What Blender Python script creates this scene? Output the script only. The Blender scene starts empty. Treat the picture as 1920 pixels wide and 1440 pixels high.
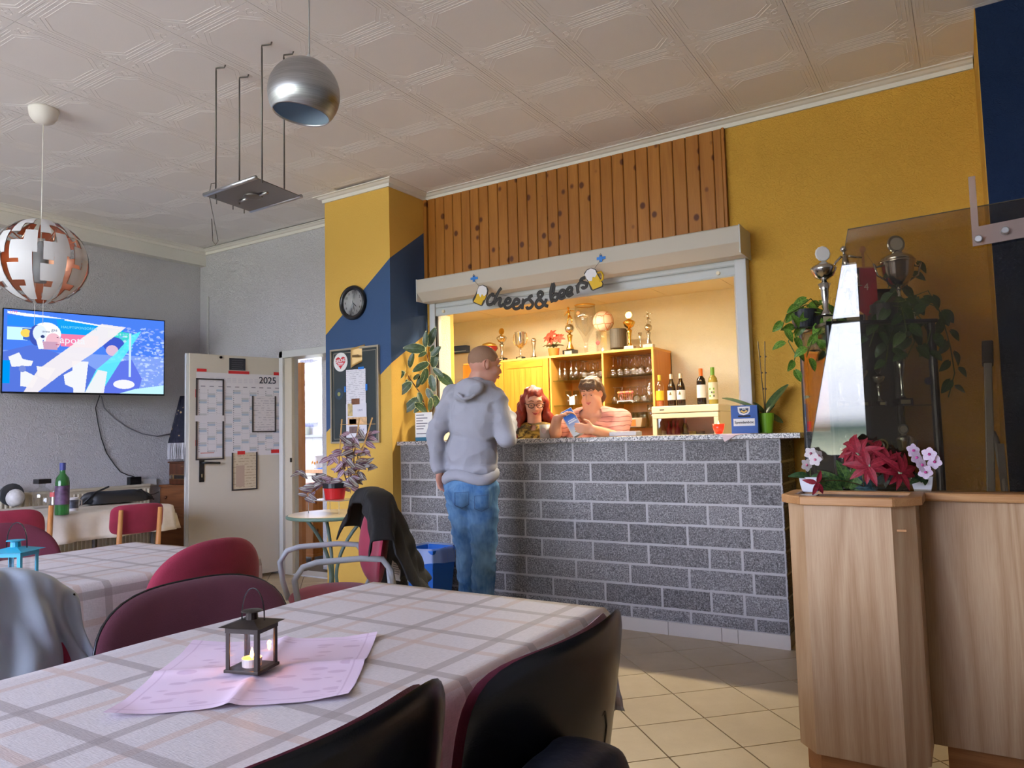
EXPO = 0.15
SKY = 17.0
TUBE = 60
TUBE2 = 62
import bpy, math, random
import numpy as np
from mathutils import Vector, Matrix, Euler, Quaternion
from math import sin, cos, pi, radians, sqrt, atan2

random.seed(7)
SC = bpy.context.scene
COL = SC.collection

# ------------------------------------------------------------------ camera
YAW, PITCH, ROLL, FPX, CAMH = 0.5576, 0.0701, -0.0255, 1376.0, 1.2122
_f = Vector((-sin(YAW), cos(YAW), 0)); _r = Vector((cos(YAW), sin(YAW), 0)); _u = Vector((0, 0, 1))
FW = _f * cos(PITCH) + _u * sin(PITCH)
_u2 = _u * cos(PITCH) - _f * sin(PITCH)
RT = _r * cos(ROLL) + _u2 * sin(ROLL)
UP = _u2 * cos(ROLL) - _r * sin(ROLL)
CAMP = Vector((0, 0, CAMH))
cam = bpy.data.objects.new('camera', bpy.data.cameras.new('camera'))
COL.objects.link(cam)
cam.matrix_world = Matrix.Translation(CAMP) @ Matrix((RT, UP, -FW)).transposed().to_4x4()
cam.data.lens = 36.0 * FPX / 1920.0
cam.data.sensor_width = 36.0
cam.data.clip_start = 0.05
cam.data.clip_end = 200
SC.camera = cam

# ------------------------------------------------------------------ world, light, exposure
SC.view_settings.view_transform = 'Standard'
SC.view_settings.look = 'None'
SC.view_settings.exposure = EXPO
SC.view_settings.gamma = 1
SC.view_settings.use_curve_mapping = False
SC.cycles.max_bounces = 8
SC.cycles.diffuse_bounces = 6
SC.cycles.transparent_max_bounces = 48
SC.cycles.caustics_reflective = False
SC.cycles.caustics_refractive = False
SC.cycles.sample_clamp_indirect = 6.0


def lin(c):
    return tuple(((x / 12.92) if x <= 0.04045 else ((x + 0.055) / 1.055) ** 2.4) for x in (v / 255.0 for v in c))


W = bpy.data.worlds.new('overcast_sky'); SC.world = W
W.use_nodes = True
nt = W.node_tree; nt.nodes.clear()
def wn(t, **k):
    n = nt.nodes.new(t)
    for a, b in k.items(): setattr(n, a, b)
    return n
wo = wn('ShaderNodeOutputWorld'); wb = wn('ShaderNodeBackground')
tc = wn('ShaderNodeTexCoord'); sx = wn('ShaderNodeSeparateXYZ')
nt.links.new(tc.outputs['Generated'], sx.inputs[0])
rp = wn('ShaderNodeValToRGB')
mr = wn('ShaderNodeMapRange'); mr.inputs[1].default_value = -0.4; mr.inputs[2].default_value = 1.0
nt.links.new(sx.outputs[2], mr.inputs[0]); nt.links.new(mr.outputs[0], rp.inputs[0])
els = [(0.0, (160, 160, 172)), (0.255, (180, 186, 170)), (0.285, (74, 90, 88)), (0.298, (200, 206, 222)), (0.36, (226, 232, 255)), (0.5, (186, 200, 246)), (1.0, (140, 160, 235))]
cr = rp.color_ramp
while len(cr.elements) < len(els): cr.elements.new(0.5)
for e, (p, c) in zip(cr.elements, els):
    e.position = p; e.color = (*lin(c), 1)
nz = wn('ShaderNodeTexNoise'); nz.inputs['Scale'].default_value = 2.2; nz.inputs['Detail'].default_value = 5
mp = wn('ShaderNodeMapping'); mp.inputs['Scale'].default_value = (1, 1, 3.5)
nt.links.new(tc.outputs['Generated'], mp.inputs[0]); nt.links.new(mp.outputs[0], nz.inputs['Vector'])
cl = wn('ShaderNodeMapRange'); cl.inputs[1].default_value = 0.42; cl.inputs[2].default_value = 0.68
nt.links.new(nz.outputs['Fac'], cl.inputs[0])
up = wn('ShaderNodeMapRange'); up.inputs[1].default_value = 0.02; up.inputs[2].default_value = 0.1
nt.links.new(sx.outputs[2], up.inputs[0])
mu = wn('ShaderNodeMath', operation='MULTIPLY'); nt.links.new(cl.outputs[0], mu.inputs[0]); nt.links.new(up.outputs[0], mu.inputs[1])
mx = wn('ShaderNodeMixRGB'); mx.inputs[2].default_value = (0.78, 0.84, 1.0, 1)
nt.links.new(mu.outputs[0], mx.inputs[0]); nt.links.new(rp.outputs[0], mx.inputs[1])
nt.links.new(mx.outputs[0], wb.inputs[0]); wb.inputs[1].default_value = SKY
nt.links.new(wb.outputs[0], wo.inputs[0])


def area(name, loc, size, rot, power, color, portal=False, size_y=None):
    l = bpy.data.lights.new(name, 'AREA'); l.shape = 'RECTANGLE'; l.size = size; l.size_y = size_y or size
    l.energy = power; l.color = color
    if portal: l.cycles.is_portal = True
    o = bpy.data.objects.new(name, l); COL.objects.link(o); o.location = loc; o.rotation_euler = rot
    return o
# window openings (portals only steer the sky light that really comes through them)
area('window_light', (-3.3, -2.42, 1.95), 4.6, (-pi / 2, 0, 0), 1, (1, 1, 1), True, 2.2)
area('window_light', (-7.3, 6.43, 1.75), 0.9, (pi / 2, 0, pi), 1, (1, 1, 1), True, 1.2)
# the bar's own ceiling tube lamps (bodies built with the bar room)
area('bar_tube_light', (-1.98, 4.94, 2.405), 1.25, (radians(-28), 0, 0), TUBE, lin((255, 240, 208)), False, 0.05)
area('bar_tube_light', (-3.3, 5.6, 2.405), 1.25, (0, 0, 0), TUBE2, lin((255, 240, 208)), False, 0.05)
area('kitchen_light', (-6.3, 5.5, 2.55), 0.5, (0, 0, 0), 10, lin((255, 230, 190)))


# ------------------------------------------------------------------ materials
MATS = {}
def newmat(name):
    m = bpy.data.materials.new(name); m.use_nodes = True
    m.node_tree.nodes.clear()
    return m
class N:
    """tiny node-graph helper"""
    def __init__(s, name):
        s.m = newmat(name); s.t = s.m.node_tree
        s.out = s.n('ShaderNodeOutputMaterial')
    def n(s, t, props=None, **ins):
        x = s.t.nodes.new(t)
        for k, v in (props or {}).items(): setattr(x, k, v)
        for k, v in ins.items():
            key = k.replace('_', ' ')
            if key not in x.inputs: key = int(k[1:]) if k[0] == 'i' and k[1:].isdigit() else key
            s.set(x, key, v)
        return x
    def set(s, x, key, v):
        if isinstance(v, bpy.types.NodeSocket): s.t.links.new(v, x.inputs[key])
        else: x.inputs[key].default_value = v
    def co(s, scale=(1, 1, 1), loc=(0, 0, 0), rot=(0, 0, 0), rand=False, kind='Object'):
        tc = s.n('ShaderNodeTexCoord'); v = tc.outputs[kind]
        if rand:
            oi = s.n('ShaderNodeObjectInfo')
            ad = s.n('ShaderNodeVectorMath', {'operation': 'MULTIPLY_ADD'})
            s.t.links.new(oi.outputs['Random'], ad.inputs[0]); ad.inputs[1].default_value = (37, 53, 71); s.t.links.new(v, ad.inputs[2]); v = ad.outputs[0]
        mp = s.n('ShaderNodeMapping'); s.t.links.new(v, mp.inputs[0])
        mp.inputs['Scale'].default_value = scale; mp.inputs['Location'].default_value = loc; mp.inputs['Rotation'].default_value = rot
        return mp.outputs[0]
    def noise(s, v, scale, detail=3, rough=.5, dist=0):
        return s.n('ShaderNodeTexNoise', Vector=v, Scale=scale, Detail=detail, Roughness=rough, Distortion=dist).outputs['Fac']
    def ramp(s, fac, els, interp='LINEAR'):
        r = s.n('ShaderNodeValToRGB'); s.t.links.new(fac, r.inputs[0]); c = r.color_ramp; c.interpolation = interp
        while len(c.elements) < len(els): c.elements.new(.5)
        for e, (p, q) in zip(c.elements, els): e.position = p; e.color = (*q, 1) if len(q) == 3 else q
        return r.outputs[0]
    def math(s, op, a, b=0.0, cc=None):
        x = s.n('ShaderNodeMath', {'operation': op}); s.set(x, 0, a); s.set(x, 1, b)
        if cc is not None: s.set(x, 2, cc)
        return x.outputs[0]
    def mix(s, f, a, b):
        x = s.n('ShaderNodeMixRGB'); s.set(x, 0, f)
        s.set(x, 1, a if isinstance(a, bpy.types.NodeSocket) else (*a, 1)); s.set(x, 2, b if isinstance(b, bpy.types.NodeSocket) else (*b, 1))
        return x.outputs[0]
    def bump(s, h, strength=.3, dist=.01):
        return s.n('ShaderNodeBump', Height=h, Strength=strength, Distance=dist).outputs[0]
    def pbsdf(s, col, rough=.6, metal=0, normal=None, spec=.5, **kw):
        p = s.n('ShaderNodeBsdfPrincipled')
        s.set(p, 'Base Color', col if isinstance(col, bpy.types.NodeSocket) else (*col, 1))
        s.set(p, 'Roughness', rough); s.set(p, 'Metallic', metal); s.set(p, 'Specular IOR Level', spec)
        if normal is not None: s.set(p, 'Normal', normal)
        for k, v in kw.items(): s.set(p, k.replace('_', ' '), v)
        s.t.links.new(p.outputs[0], s.out.inputs[0]); return s.m

def P(name, rgb, rough=.6, metal=0, spec=.5, bump=0, bscale=60, var=0, vscale=8, **kw):
    """plain procedural material: base colour with slight noise variation and optional relief"""
    if name in MATS: return MATS[name]
    g = N(name); c = lin(rgb)
    v = g.co(rand=True)
    col = c
    if var:
        f = g.noise(v, vscale, 4)
        col = g.ramp(f, [(.3, tuple(x * (1 - var) for x in c)), (.7, tuple(min(1, x * (1 + var)) for x in c))])
    nrm = g.bump(g.noise(v, bscale, 4), bump, .004) if bump else None
    MATS[name] = g.pbsdf(col, rough, metal, nrm, spec, **kw)
    return MATS[name]

def thin_glass(name, tint=(1, 1, 1), refl=1.0, ior=1.5, extra=0.0, rough=0.0):
    """thin pane: fresnel mix of see-through and mirror"""
    if name in MATS: return MATS[name]
    g = N(name)
    tr = g.n('ShaderNodeBsdfTransparent'); tr.inputs[0].default_value = (*tint, 1)
    gl = g.n('ShaderNodeBsdfGlossy'); gl.inputs['Roughness'].default_value = rough
    gl.inputs['Color'].default_value = (.95, .97, 1, 1)
    lw = g.n('ShaderNodeLayerWeight', Blend=.5)
    r0 = ((ior - 1) / (ior + 1)) ** 2 * refl
    f = g.math('MULTIPLY_ADD', g.math('POWER', lw.outputs['Facing'], 5.0), 1 - r0, r0 + extra)
    f = g.math('MINIMUM', f, 1.0)
    ms = g.n('ShaderNodeMixShader'); g.t.links.new(f, ms.inputs[0]); g.t.links.new(tr.outputs[0], ms.inputs[1]); g.t.links.new(gl.outputs[0], ms.inputs[2])
    g.t.links.new(ms.outputs[0], g.out.inputs[0]); MATS[name] = g.m; return g.m

def emit(name, rgb, strength):
    if name in MATS: return MATS[name]
    g = N(name); e = g.n('ShaderNodeEmission'); e.inputs[0].default_value = (*lin(rgb), 1); e.inputs[1].default_value = strength
    g.t.links.new(e.outputs[0], g.out.inputs[0]); MATS[name] = g.m; return g.m

# ------------------------------------------------------------------ mesh builder
class MB:
    def __init__(s): s.v = []; s.f = []; s.mi = []; s.cur = 0
    def add(s, vs, fs, M=None):
        o = len(s.v)
        s.v += [tuple(M @ Vector(p)) if M is not None else tuple(p) for p in vs]
        s.f += [tuple(o + i for i in f) for f in fs]; s.mi += [s.cur] * len(fs); return s
    def box(s, x0, x1, y0, y1, z0, z1, M=None):
        vs = [(x, y, z) for z in (z0, z1) for y in (y0, y1) for x in (x0, x1)]
        return s.add(vs, [(0, 2, 3, 1), (4, 5, 7, 6), (0, 1, 5, 4), (2, 6, 7, 3), (0, 4, 6, 2), (1, 3, 7, 5)], M)
    def prism(s, poly, a0, a1, axis='z', M=None):
        """extrude 2D polygon (ccw) along axis"""
        def mk(p, a):
            return (p[0], p[1], a) if axis == 'z' else ((p[0], a, p[1]) if axis == 'y' else (a, p[0], p[1]))
        n = len(poly); vs = [mk(p, a0) for p in poly] + [mk(p, a1) for p in poly]
        fs = [tuple(range(n - 1, -1, -1)), tuple(range(n, 2 * n))] + [(i, (i + 1) % n, n + (i + 1) % n, n + i) for i in range(n)]
        return s.add(vs, fs, M)
    def lathe(s, prof, n=20, M=None, cap=True):
        """prof list of (r,z)"""
        vs = []; fs = []
        for r, z in prof:
            for k in range(n): a = 2 * pi * k / n; vs.append((r * cos(a), r * sin(a), z))
        for i in range(len(prof) - 1):
            for k in range(n):
                k2 = (k + 1) % n; fs.append((i * n + k, i * n + k2, (i + 1) * n + k2, (i + 1) * n + k))
        if cap and prof[0][0] > 1e-5: fs.append(tuple(range(n - 1, -1, -1)))
        if cap and prof[-1][0] > 1e-5: fs.append(tuple((len(prof) - 1) * n + k for k in range(n)))
        return s.add(vs, fs, M)
    def tube(s, pts, r, n=8, closed=False, M=None, r1=None):
        pts = [Vector(p) for p in pts]; m = len(pts); vs = []; fs = []
        prev = None
        for i, p in enumerate(pts):
            if closed: d = pts[(i + 1) % m] - pts[i - 1]
            else: d = pts[min(i + 1, m - 1)] - pts[max(i - 1, 0)]
            if d.length < 1e-9: d = Vector((0, 0, 1))
            d.normalize()
            if prev is None:
                a = Vector((0, 0, 1)) if abs(d.z) < .9 else Vector((1, 0, 0)); u = d.cross(a).normalized()
            else:
                u = prev - d * prev.dot(d)
                if u.length < 1e-6: u = d.cross(Vector((0, 0, 1)) if abs(d.z) < .9 else Vector((1, 0, 0)))
                u.normalize()
            prev = u; w = d.cross(u)
            rr = r if r1 is None else r + (r1 - r) * i / max(1, m - 1)
            if isinstance(r, (list, tuple)): rr = r[i]
            for k in range(n): a = 2 * pi * k / n; vs.append(p + (u * cos(a) + w * sin(a)) * rr)
        L = m if closed else m - 1
        for i in range(L):
            j = (i + 1) % m
            for k in range(n): k2 = (k + 1) % n; fs.append((i * n + k, i * n + k2, j * n + k2, j * n + k))
        if not closed: fs.append(tuple(range(n - 1, -1, -1))); fs.append(tuple((m - 1) * n + k for k in range(n)))
        return s.add(vs, fs, M)
    def ball(s, c, r, nu=14, nv=9, M=None):
        if not isinstance(r, (tuple, list)): r = (r, r, r)
        vs = [(c[0], c[1], c[2] - r[2])]; fs = []
        for j in range(1, nv):
            t = -pi / 2 + pi * j / nv
            for k in range(nu): a = 2 * pi * k / nu; vs.append((c[0] + r[0] * cos(t) * cos(a), c[1] + r[1] * cos(t) * sin(a), c[2] + r[2] * sin(t)))
        vs.append((c[0], c[1], c[2] + r[2]))
        for k in range(nu): fs.append((0, 1 + (k + 1) % nu, 1 + k))
        for j in range(nv - 2):
            for k in range(nu): a = 1 + j * nu + k; b = 1 + j * nu + (k + 1) % nu; fs.append((a, b, b + nu, a + nu))
        t = 1 + (nv - 2) * nu; e = len(vs) - 1
        for k in range(nu): fs.append((t + k, t + (k + 1) % nu, e))
        return s.add(vs, fs, M)
    def grid(s, fn, nu, nv, M=None, wrap=False):
        """fn(u,v)->xyz for u,v in 0..1"""
        vs = [fn(i / nu, j / nv) for j in range(nv + 1) for i in range(nu + 1)]
        fs = [(j * (nu + 1) + i, j * (nu + 1) + i + 1, (j + 1) * (nu + 1) + i + 1, (j + 1) * (nu + 1) + i) for j in range(nv) for i in range(nu)]
        return s.add(vs, fs, M)
    def mesh(s, name, mats, smooth=False, xf=None):
        me = bpy.data.meshes.new(name)
        vs = s.v if xf is None else [tuple(xf @ Vector(p)) for p in s.v]
        me.from_pydata(vs, [], s.f)
        if not isinstance(mats, (list, tuple)): mats = [mats]
        for m in mats: me.materials.append(m)
        if len(mats) > 1: me.polygons.foreach_set('material_index', s.mi)
        if smooth: me.shade_smooth()
        me.update(); return me

def wmat(o):
    m = Matrix.Translation(o.location) @ o.rotation_euler.to_matrix().to_4x4()
    return wmat(o.parent) @ m if o.parent else m

def link(name, me, parent=None):
    o = bpy.data.objects.new(name, me); COL.objects.link(o); o.parent = parent; return o

def part(name, mb, mats, parent=None, smooth=False, world=False, bev=0, label=None, sub=0, solid=0, kind=None, auto=True):
    """link mesh builder as ONE object; world=True: coordinates given in world space"""
    xf = wmat(parent).inverted() if (world and parent is not None) else None
    o = link(name, mb.mesh(name, mats, smooth, xf), parent)
    if solid:
        m = o.modifiers.new('solid', 'SOLIDIFY'); m.thickness = solid; m.offset = 0
    if bev:
        m = o.modifiers.new('bevel', 'BEVEL'); m.width = bev; m.segments = 2; m.limit_method = 'ANGLE'; m.angle_limit = radians(40)
    if sub:
        m = o.modifiers.new('sub', 'SUBSURF'); m.levels = sub; m.render_levels = sub
    if label: o['label'] = label
    if kind: o['kind'] = kind
    return o

def tag(o, label, cat, group=None):
    o['label'] = label; o['category'] = cat
    if group: o['group'] = group
    return o
def thing(name, label, cat, loc=(0, 0, 0), rz=0, group=None):
    o = bpy.data.objects.new(name, None); COL.objects.link(o); o.empty_display_size = .05
    o.location = loc; o.rotation_euler = (0, 0, rz); return tag(o, label, cat, group)
def struct(name, mb, mat, parent=None, world=True, **k):
    o = part(name, mb, mat, parent, world=world, **k)
    if parent is None: o['kind'] = 'structure'
    return o
def sthing(name, loc=(0, 0, 0)):
    o = bpy.data.objects.new(name, None); COL.objects.link(o); o.location = loc; o['kind'] = 'structure'; return o
KIDS = {}
def copy_tree(o, parent=None):
    c = o.copy(); COL.objects.link(c)
    if parent is not None: c.parent = parent
    for ch in [x for x in o.children]: copy_tree(ch, c)
    return c
def dup(o, loc, rz=0, label=None, group=None, rot=None):
    c = copy_tree(o); c.location = loc; c.rotation_euler = rot or (0, 0, rz)
    if label: c['label'] = label
    if group: c['group'] = group
    return c
def pxh(x, y, axis, val):
    """world point where the view ray of a measured pixel meets a plane (a real wall, floor or table)"""
    d = RT * ((x - 960) / FPX) - UP * ((y - 720) / FPX) + FW
    t = (val - CAMP[axis]) / d[axis]; return CAMP + d * t
def pxd(x, y, D):
    return CAMP + (RT * ((x - 960) / FPX) - UP * ((y - 720) / FPX) + FW) * D
def frame(loc, xd, yd):
    """matrix with local x along xd, local y along yd, z = x cross y"""
    x = Vector(xd).normalized(); z = x.cross(Vector(yd)).normalized(); y = z.cross(x)
    return Matrix.Translation(loc) @ Matrix((x, y, z)).transposed().to_4x4()

FONTC = {}
def text(s, size, mat, loc, parent=None, xd=(1, 0, 0), yd=(0, 0, 1), name='lettering', depth=.0006, align='CENTER', bold=0):
    cu = bpy.data.curves.new('t', 'FONT'); cu.body = s; cu.size = size; cu.align_x = align; cu.align_y = 'CENTER'
    cu.extrude = depth; cu.offset = bold; cu.resolution_u = 3
    o = bpy.data.objects.new('t', cu)
    me = bpy.data.meshes.new_from_object(o); bpy.data.objects.remove(o); bpy.data.curves.remove(cu)
    F = frame(loc, xd, yd)
    if parent is not None: F = wmat(parent).inverted() @ F
    me.transform(F); me.materials.clear(); me.materials.append(mat)
    return link(name, me, parent)

class Canvas:
    """numpy-painted colour grid that becomes a flat mesh (printed paper, screen)"""
    def __init__(s, w, h, bg=(255, 255, 255)):
        s.a = np.zeros((h, w, 3)); s.a[:] = lin(bg); s.w = w; s.h = h
        s.Y, s.X = np.mgrid[0:h, 0:w] + .5; s.X = s.X / w; s.Y = s.Y / h      # 0..1, y down
    def rect(s, x0, y0, x1, y1, c): s.a[(s.X >= x0) & (s.X < x1) & (s.Y >= y0) & (s.Y < y1)] = lin(c)
    def ell(s, cx, cy, rx, ry, c, al=1):
        k = ((s.X - cx) / rx) ** 2 + ((s.Y - cy) / ry) ** 2 < 1; s.a[k] = s.a[k] * (1 - al) + np.array(lin(c)) * al
    def poly(s, pts, c, al=1):
        ins = np.zeros_like(s.X, bool); n = len(pts)
        for i in range(n):
            x0, y0 = pts[i]; x1, y1 = pts[(i + 1) % n]
            if y0 == y1: continue
            k = ((s.Y > y0) != (s.Y > y1)) & (s.X < (x1 - x0) * (s.Y - y0) / (y1 - y0) + x0); ins ^= k
        s.a[ins] = s.a[ins] * (1 - al) + np.array(lin(c)) * al
    def obj(s, name, mat, size, F, parent=None, bow=0):
        w, h = s.w, s.h; W_, H_ = size
        xs = (np.arange(w + 1) / w - .5) * W_; ys = (.5 - np.arange(h + 1) / h) * H_
        X, Y = np.meshgrid(xs, ys); Z = bow * (1 - (2 * X / W_) ** 2) if bow else np.zeros_like(X)
        v = np.stack([X, Y, Z], 2).reshape(-1, 3)
        i = np.arange(h)[:, None] * (w + 1) + np.arange(w)[None, :]
        f = np.stack([i, i + w + 1, i + w + 2, i + 1], 2).reshape(-1, 4)
        me = bpy.data.meshes.new(name); me.from_pydata(v.tolist(), [], f.tolist())
        ca = me.color_attributes.new('col', 'FLOAT_COLOR', 'CORNER')
        cc = np.ones((h * w, 4, 4), np.float32); cc[:, :, :3] = s.a.reshape(-1, 1, 3); ca.data.foreach_set('color', cc.ravel())
        if parent is not None: F = wmat(parent).inverted() @ F
        me.transform(F); me.materials.append(mat); me.update()
        return link(name, me, parent)
def vcol(name, rough=.6, emis=0):
    if name in MATS: return MATS[name]
    g = N(name); a = g.n('ShaderNodeVertexColor'); a.layer_name = 'col'
    if emis:
        e = g.n('ShaderNodeEmission'); g.t.links.new(a.outputs[0], e.inputs[0]); e.inputs[1].default_value = emis
        g.t.links.new(e.outputs[0], g.out.inputs[0])
    else: g.pbsdf(a.outputs[0], rough)
    MATS[name] = g.m; return g.m
# ================================================================== setting materials
def stucco(name, rgb, sc=55, st=.6, var=.05):
    g = N(name); v = g.co(); c = lin(rgb)
    n1 = g.noise(v, sc, 3, .6, 1.5); n2 = g.noise(v, 2.0, 3)
    col = g.ramp(n2, [(.3, tuple(x * (1 - var) for x in c)), (.7, tuple(x * (1 + var * .6) for x in c))])
    b = g.bump(g.ramp(n1, [(.42, (0, 0, 0)), (.62, (1, 1, 1))]), st, .006)
    MATS[name] = g.pbsdf(col, .85, 0, b, .25); return MATS[name]
M_white = stucco('white_roughcast', (208, 206, 210), 42, .8)
M_yellow = stucco('yellow_roughcast', (214, 166, 70), 48, .6)
M_blue = stucco('blue_roughcast', (26, 44, 78), 60, .5)
M_barwall = stucco('cream_roughcast', (232, 226, 200), 40, .5)
M_ceil = P('ceiling_white', (232, 228, 224), .8, bump=.08, bscale=90)
M_crown = P('crown_white', (226, 222, 214), .55)
M_frame = P('grey_white_plastic', (196, 198, 200), .45)
M_box = P('cream_plastic', (190, 182, 170), .5)
M_steelpaint = P('pale_grey_paint', (205, 206, 204), .4)
M_dark = P('dark_gap', (30, 30, 32), .8)

def column_paint():
    g = N('column_paint'); tc = g.n('ShaderNodeTexCoord'); s = g.n('ShaderNodeSeparateXYZ'); g.t.links.new(tc.outputs['Object'], s.inputs[0])
    x, y, z = s.outputs
    u = g.math('ADD', g.math('ADD', x, 3.689), g.math('SUBTRACT', y, 4.2))
    neg = g.math('MINIMUM', u, 0.0); pos = g.math('MAXIMUM', u, 0.0)
    def edge(z0, a, b): return g.math('ADD', g.math('MULTIPLY_ADD', neg, a, z0), g.math('MULTIPLY', pos, b))
    top = g.math('LESS_THAN', z, edge(2.587, .765, .69)); low = g.math('GREATER_THAN', z, edge(1.78, .73, .63))
    m = g.math('MULTIPLY', top, low)
    v = g.co(); n1 = g.noise(v, 55, 3, .6, 1.2)
    col = g.mix(m, lin((216, 174, 84)), lin((60, 86, 126)))
    MATS['column_paint'] = g.pbsdf(col, .8, 0, g.bump(n1, .35, .006), .3)
    return MATS['column_paint']
M_col = column_paint()

def wood(name, c1, c2, scale=(1, 1, 1), rings=9, knots=False, rough=.45, grain=.5, axis='z', c3=None, bumps=.05, dark=None):
    """vertical-grained wood in object space; random offset per piece"""
    g = N(name)
    st = {'z': (1, 1, .09), 'x': (.09, 1, 1), 'y': (1, .09, 1)}[axis]
    v = g.co(tuple(a * b for a, b in zip(scale, st)), rand=True)
    wv = g.noise(v, rings, 2, .5, .6)
    f = g.math('FRACT', g.math('MULTIPLY', wv, 9.0))
    f = g.math('ABSOLUTE', g.math('SUBTRACT', f, .5))
    fine = g.noise(g.co(tuple(a * b for a, b in zip((1, 1, 1), {'z': (1, 1, .03), 'x': (.03, 1, 1), 'y': (1, .03, 1)}[axis])), rand=True), 260, 2, .7)
    k = g.math('ADD', g.math('MULTIPLY', f, grain), g.math('MULTIPLY', fine, 1 - grain))
    col = g.ramp(k, [(.18, lin(c2)), (.62, lin(c1))])
    if knots:
        kv = g.n('ShaderNodeTexVoronoi', Vector=g.co((1, 1, .8), rand=True), Scale=8.5); kv.inputs['Randomness'].default_value = 1
        kn = g.ramp(kv.outputs['Distance'], [(.12, (1, 1, 1)), (.2, (0, 0, 0))])
        col = g.mix(kn, col, lin(dark or (92, 46, 18)))
    oi = g.n('ShaderNodeObjectInfo')
    hs = g.n('ShaderNodeHueSaturation'); g.t.links.new(col, hs.inputs['Color'])
    g.t.links.new(g.math('MULTIPLY_ADD', oi.outputs['Random'], .08, .96), hs.inputs['Value'])
    MATS[name] = g.pbsdf(hs.outputs[0], rough, 0, g.bump(fine, bumps, .002), .4)
    return MATS[name]
M_pine = wood('varnished_pine', (180, 120, 50), (156, 96, 34), rings=3, knots=True, rough=.45, grain=.45)
M_oak = wood('oak_veneer', (200, 170, 134), (170, 134, 96), rings=4.5, rough=.4, grain=.55)
M_oakedge = wood('oak_edge', (204, 156, 104), (172, 120, 72), rings=5, rough=.35, grain=.5, axis='x')
M_cabwood = wood('orange_alder_veneer', (220, 150, 58), (200, 126, 40), rings=3, rough=.35, grain=.5)
M_cabedge = P('light_beech_edge', (240, 180, 84), .4)
M_beech = wood('beech', (206, 146, 88), (176, 112, 60), rings=6, rough=.4)
M_darkwood = wood('walnut_stained', (112, 66, 42), (70, 38, 24), rings=6, rough=.35)

# ------------------------------------------------------------------ floor
GR = P('tile_grout', (88, 78, 66), .9)
fl = MB(); fl.box(-8.4, 3.4, -2.6, 8.2, -.12, -.006)
floor = struct('floor', fl, GR)
def tile_mat():
    g = N('beige_floor_tile'); v = g.co(rand=True)
    c = g.ramp(g.noise(v, 5, 5, .6), [(.3, lin((176, 158, 128))), (.7, lin((190, 173, 143)))])
    sp = g.ramp(g.noise(v, 180, 2), [(.62, (0, 0, 0)), (.75, (1, 1, 1))])
    c = g.mix(g.math('MULTIPLY', sp, .3), c, lin((150, 128, 98)))
    return g.pbsdf(c, .38, 0, g.bump(g.noise(v, 12, 3), .03, .003), .45)
M_tile = tile_mat()
TG = .3054; r2 = sqrt(.5); T0 = (-1.4641, 3.9893)
tm = MB(); h = TG / 2 - .002
tm.add([(-h, -h, -.006), (h, -h, -.006), (h, h, -.006), (-h, h, -.006), (-h + .001, -h + .001, 0), (h - .001, -h + .001, 0), (h - .001, h - .001, 0), (-h + .001, h - .001, 0)],
       [(4, 5, 6, 7), (0, 1, 5, 4), (1, 2, 6, 5), (2, 3, 7, 6), (3, 0, 4, 7)])
tme = tm.mesh('tile', M_tile)
cand = []
for i in range(-40, 41):
    for j in range(-40, 41):
        ii, jj = i + .5, j + .5
        x = T0[0] + TG * r2 * (ii - jj); y = T0[1] - TG * r2 * (ii + jj)
        if -6.62 < x < 3.2 and -2.4 < y < 4.85 and not (y > 4.65 and not (-5.4 < x < -4.4)):
            if (y > 4.47 and -3.6 < x < -.9) or (-4.3 < x < -3.7 and y > 4.3): continue
            d = min(math.hypot(x + 1.1, y - 3.2), math.hypot(x + 3.9, y - 3.4) * .9 + .4, math.hypot(x + 5.2, y - 4.6) + .6)
            cand.append((d, x, y))
cand.sort(); rest = MB()
for k, (d, x, y) in enumerate(cand):
    if k < 270:
        o = link('tile', tme, floor); o.location = (x, y, 0); o.rotation_euler = (0, 0, pi / 4)
    else: rest.add(tm.v, tm.f, Matrix.Translation((x, y, 0)) @ Matrix.Rotation(pi / 4, 4, 'Z'))
o = struct('tile_field', rest, M_tile, floor); o['kind'] = 'stuff'

# ------------------------------------------------------------------ ceiling with embossed panels
HC = 3.19
cb = MB(); cb.box(-6.88, 3.4, -2.6, 4.95, HC + .012, HC + .2)
ceiling = struct('ceiling', cb, M_ceil)
pm = MB(); PX, PY = .505, .5
hx, hy = PX / 2 - .0012, PY / 2 - .0012
pm.box(-hx, hx, -hy, hy, 0, .012)
def octo(s, c): a = [(s, c), (c, s), (-c, s), (-s, c), (-s, -c), (-c, -s), (c, -s), (s, -c)]; return [(x, y, 0) for x, y in a]
for s_, c_ in ((.205, .125), (.188, .112)):
    pm.tube(octo(s_, c_), .0012, 4, closed=True)
for a in (-1, 1):
    for b in (.225, .238):
        pm.tube([(-.16, a * b, 0), (.16, a * b, 0)], .0011, 4); pm.tube([(a * b, -.16, 0), (a * b, .16, 0)], .0011, 4)
    for b in (-1, 1):
        ring = [(a * .2 + .016 * cos(t * pi / 4), b * .2 + .016 * sin(t * pi / 4), 0) for t in range(8)]
        pm.tube(ring, .0012, 4, closed=True)
        pm.tube([(a * .165, b * .185, 0), (a * .178, b * .198, 0), (a * .17, b * .218, 0)], .0011, 4)
        pm.tube([(a * .185, b * .165, 0), (a * .198, b * .178, 0), (a * .218, b * .17, 0)], .0011, 4)
pme = pm.mesh('ceiling_panel', M_ceil)
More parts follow.
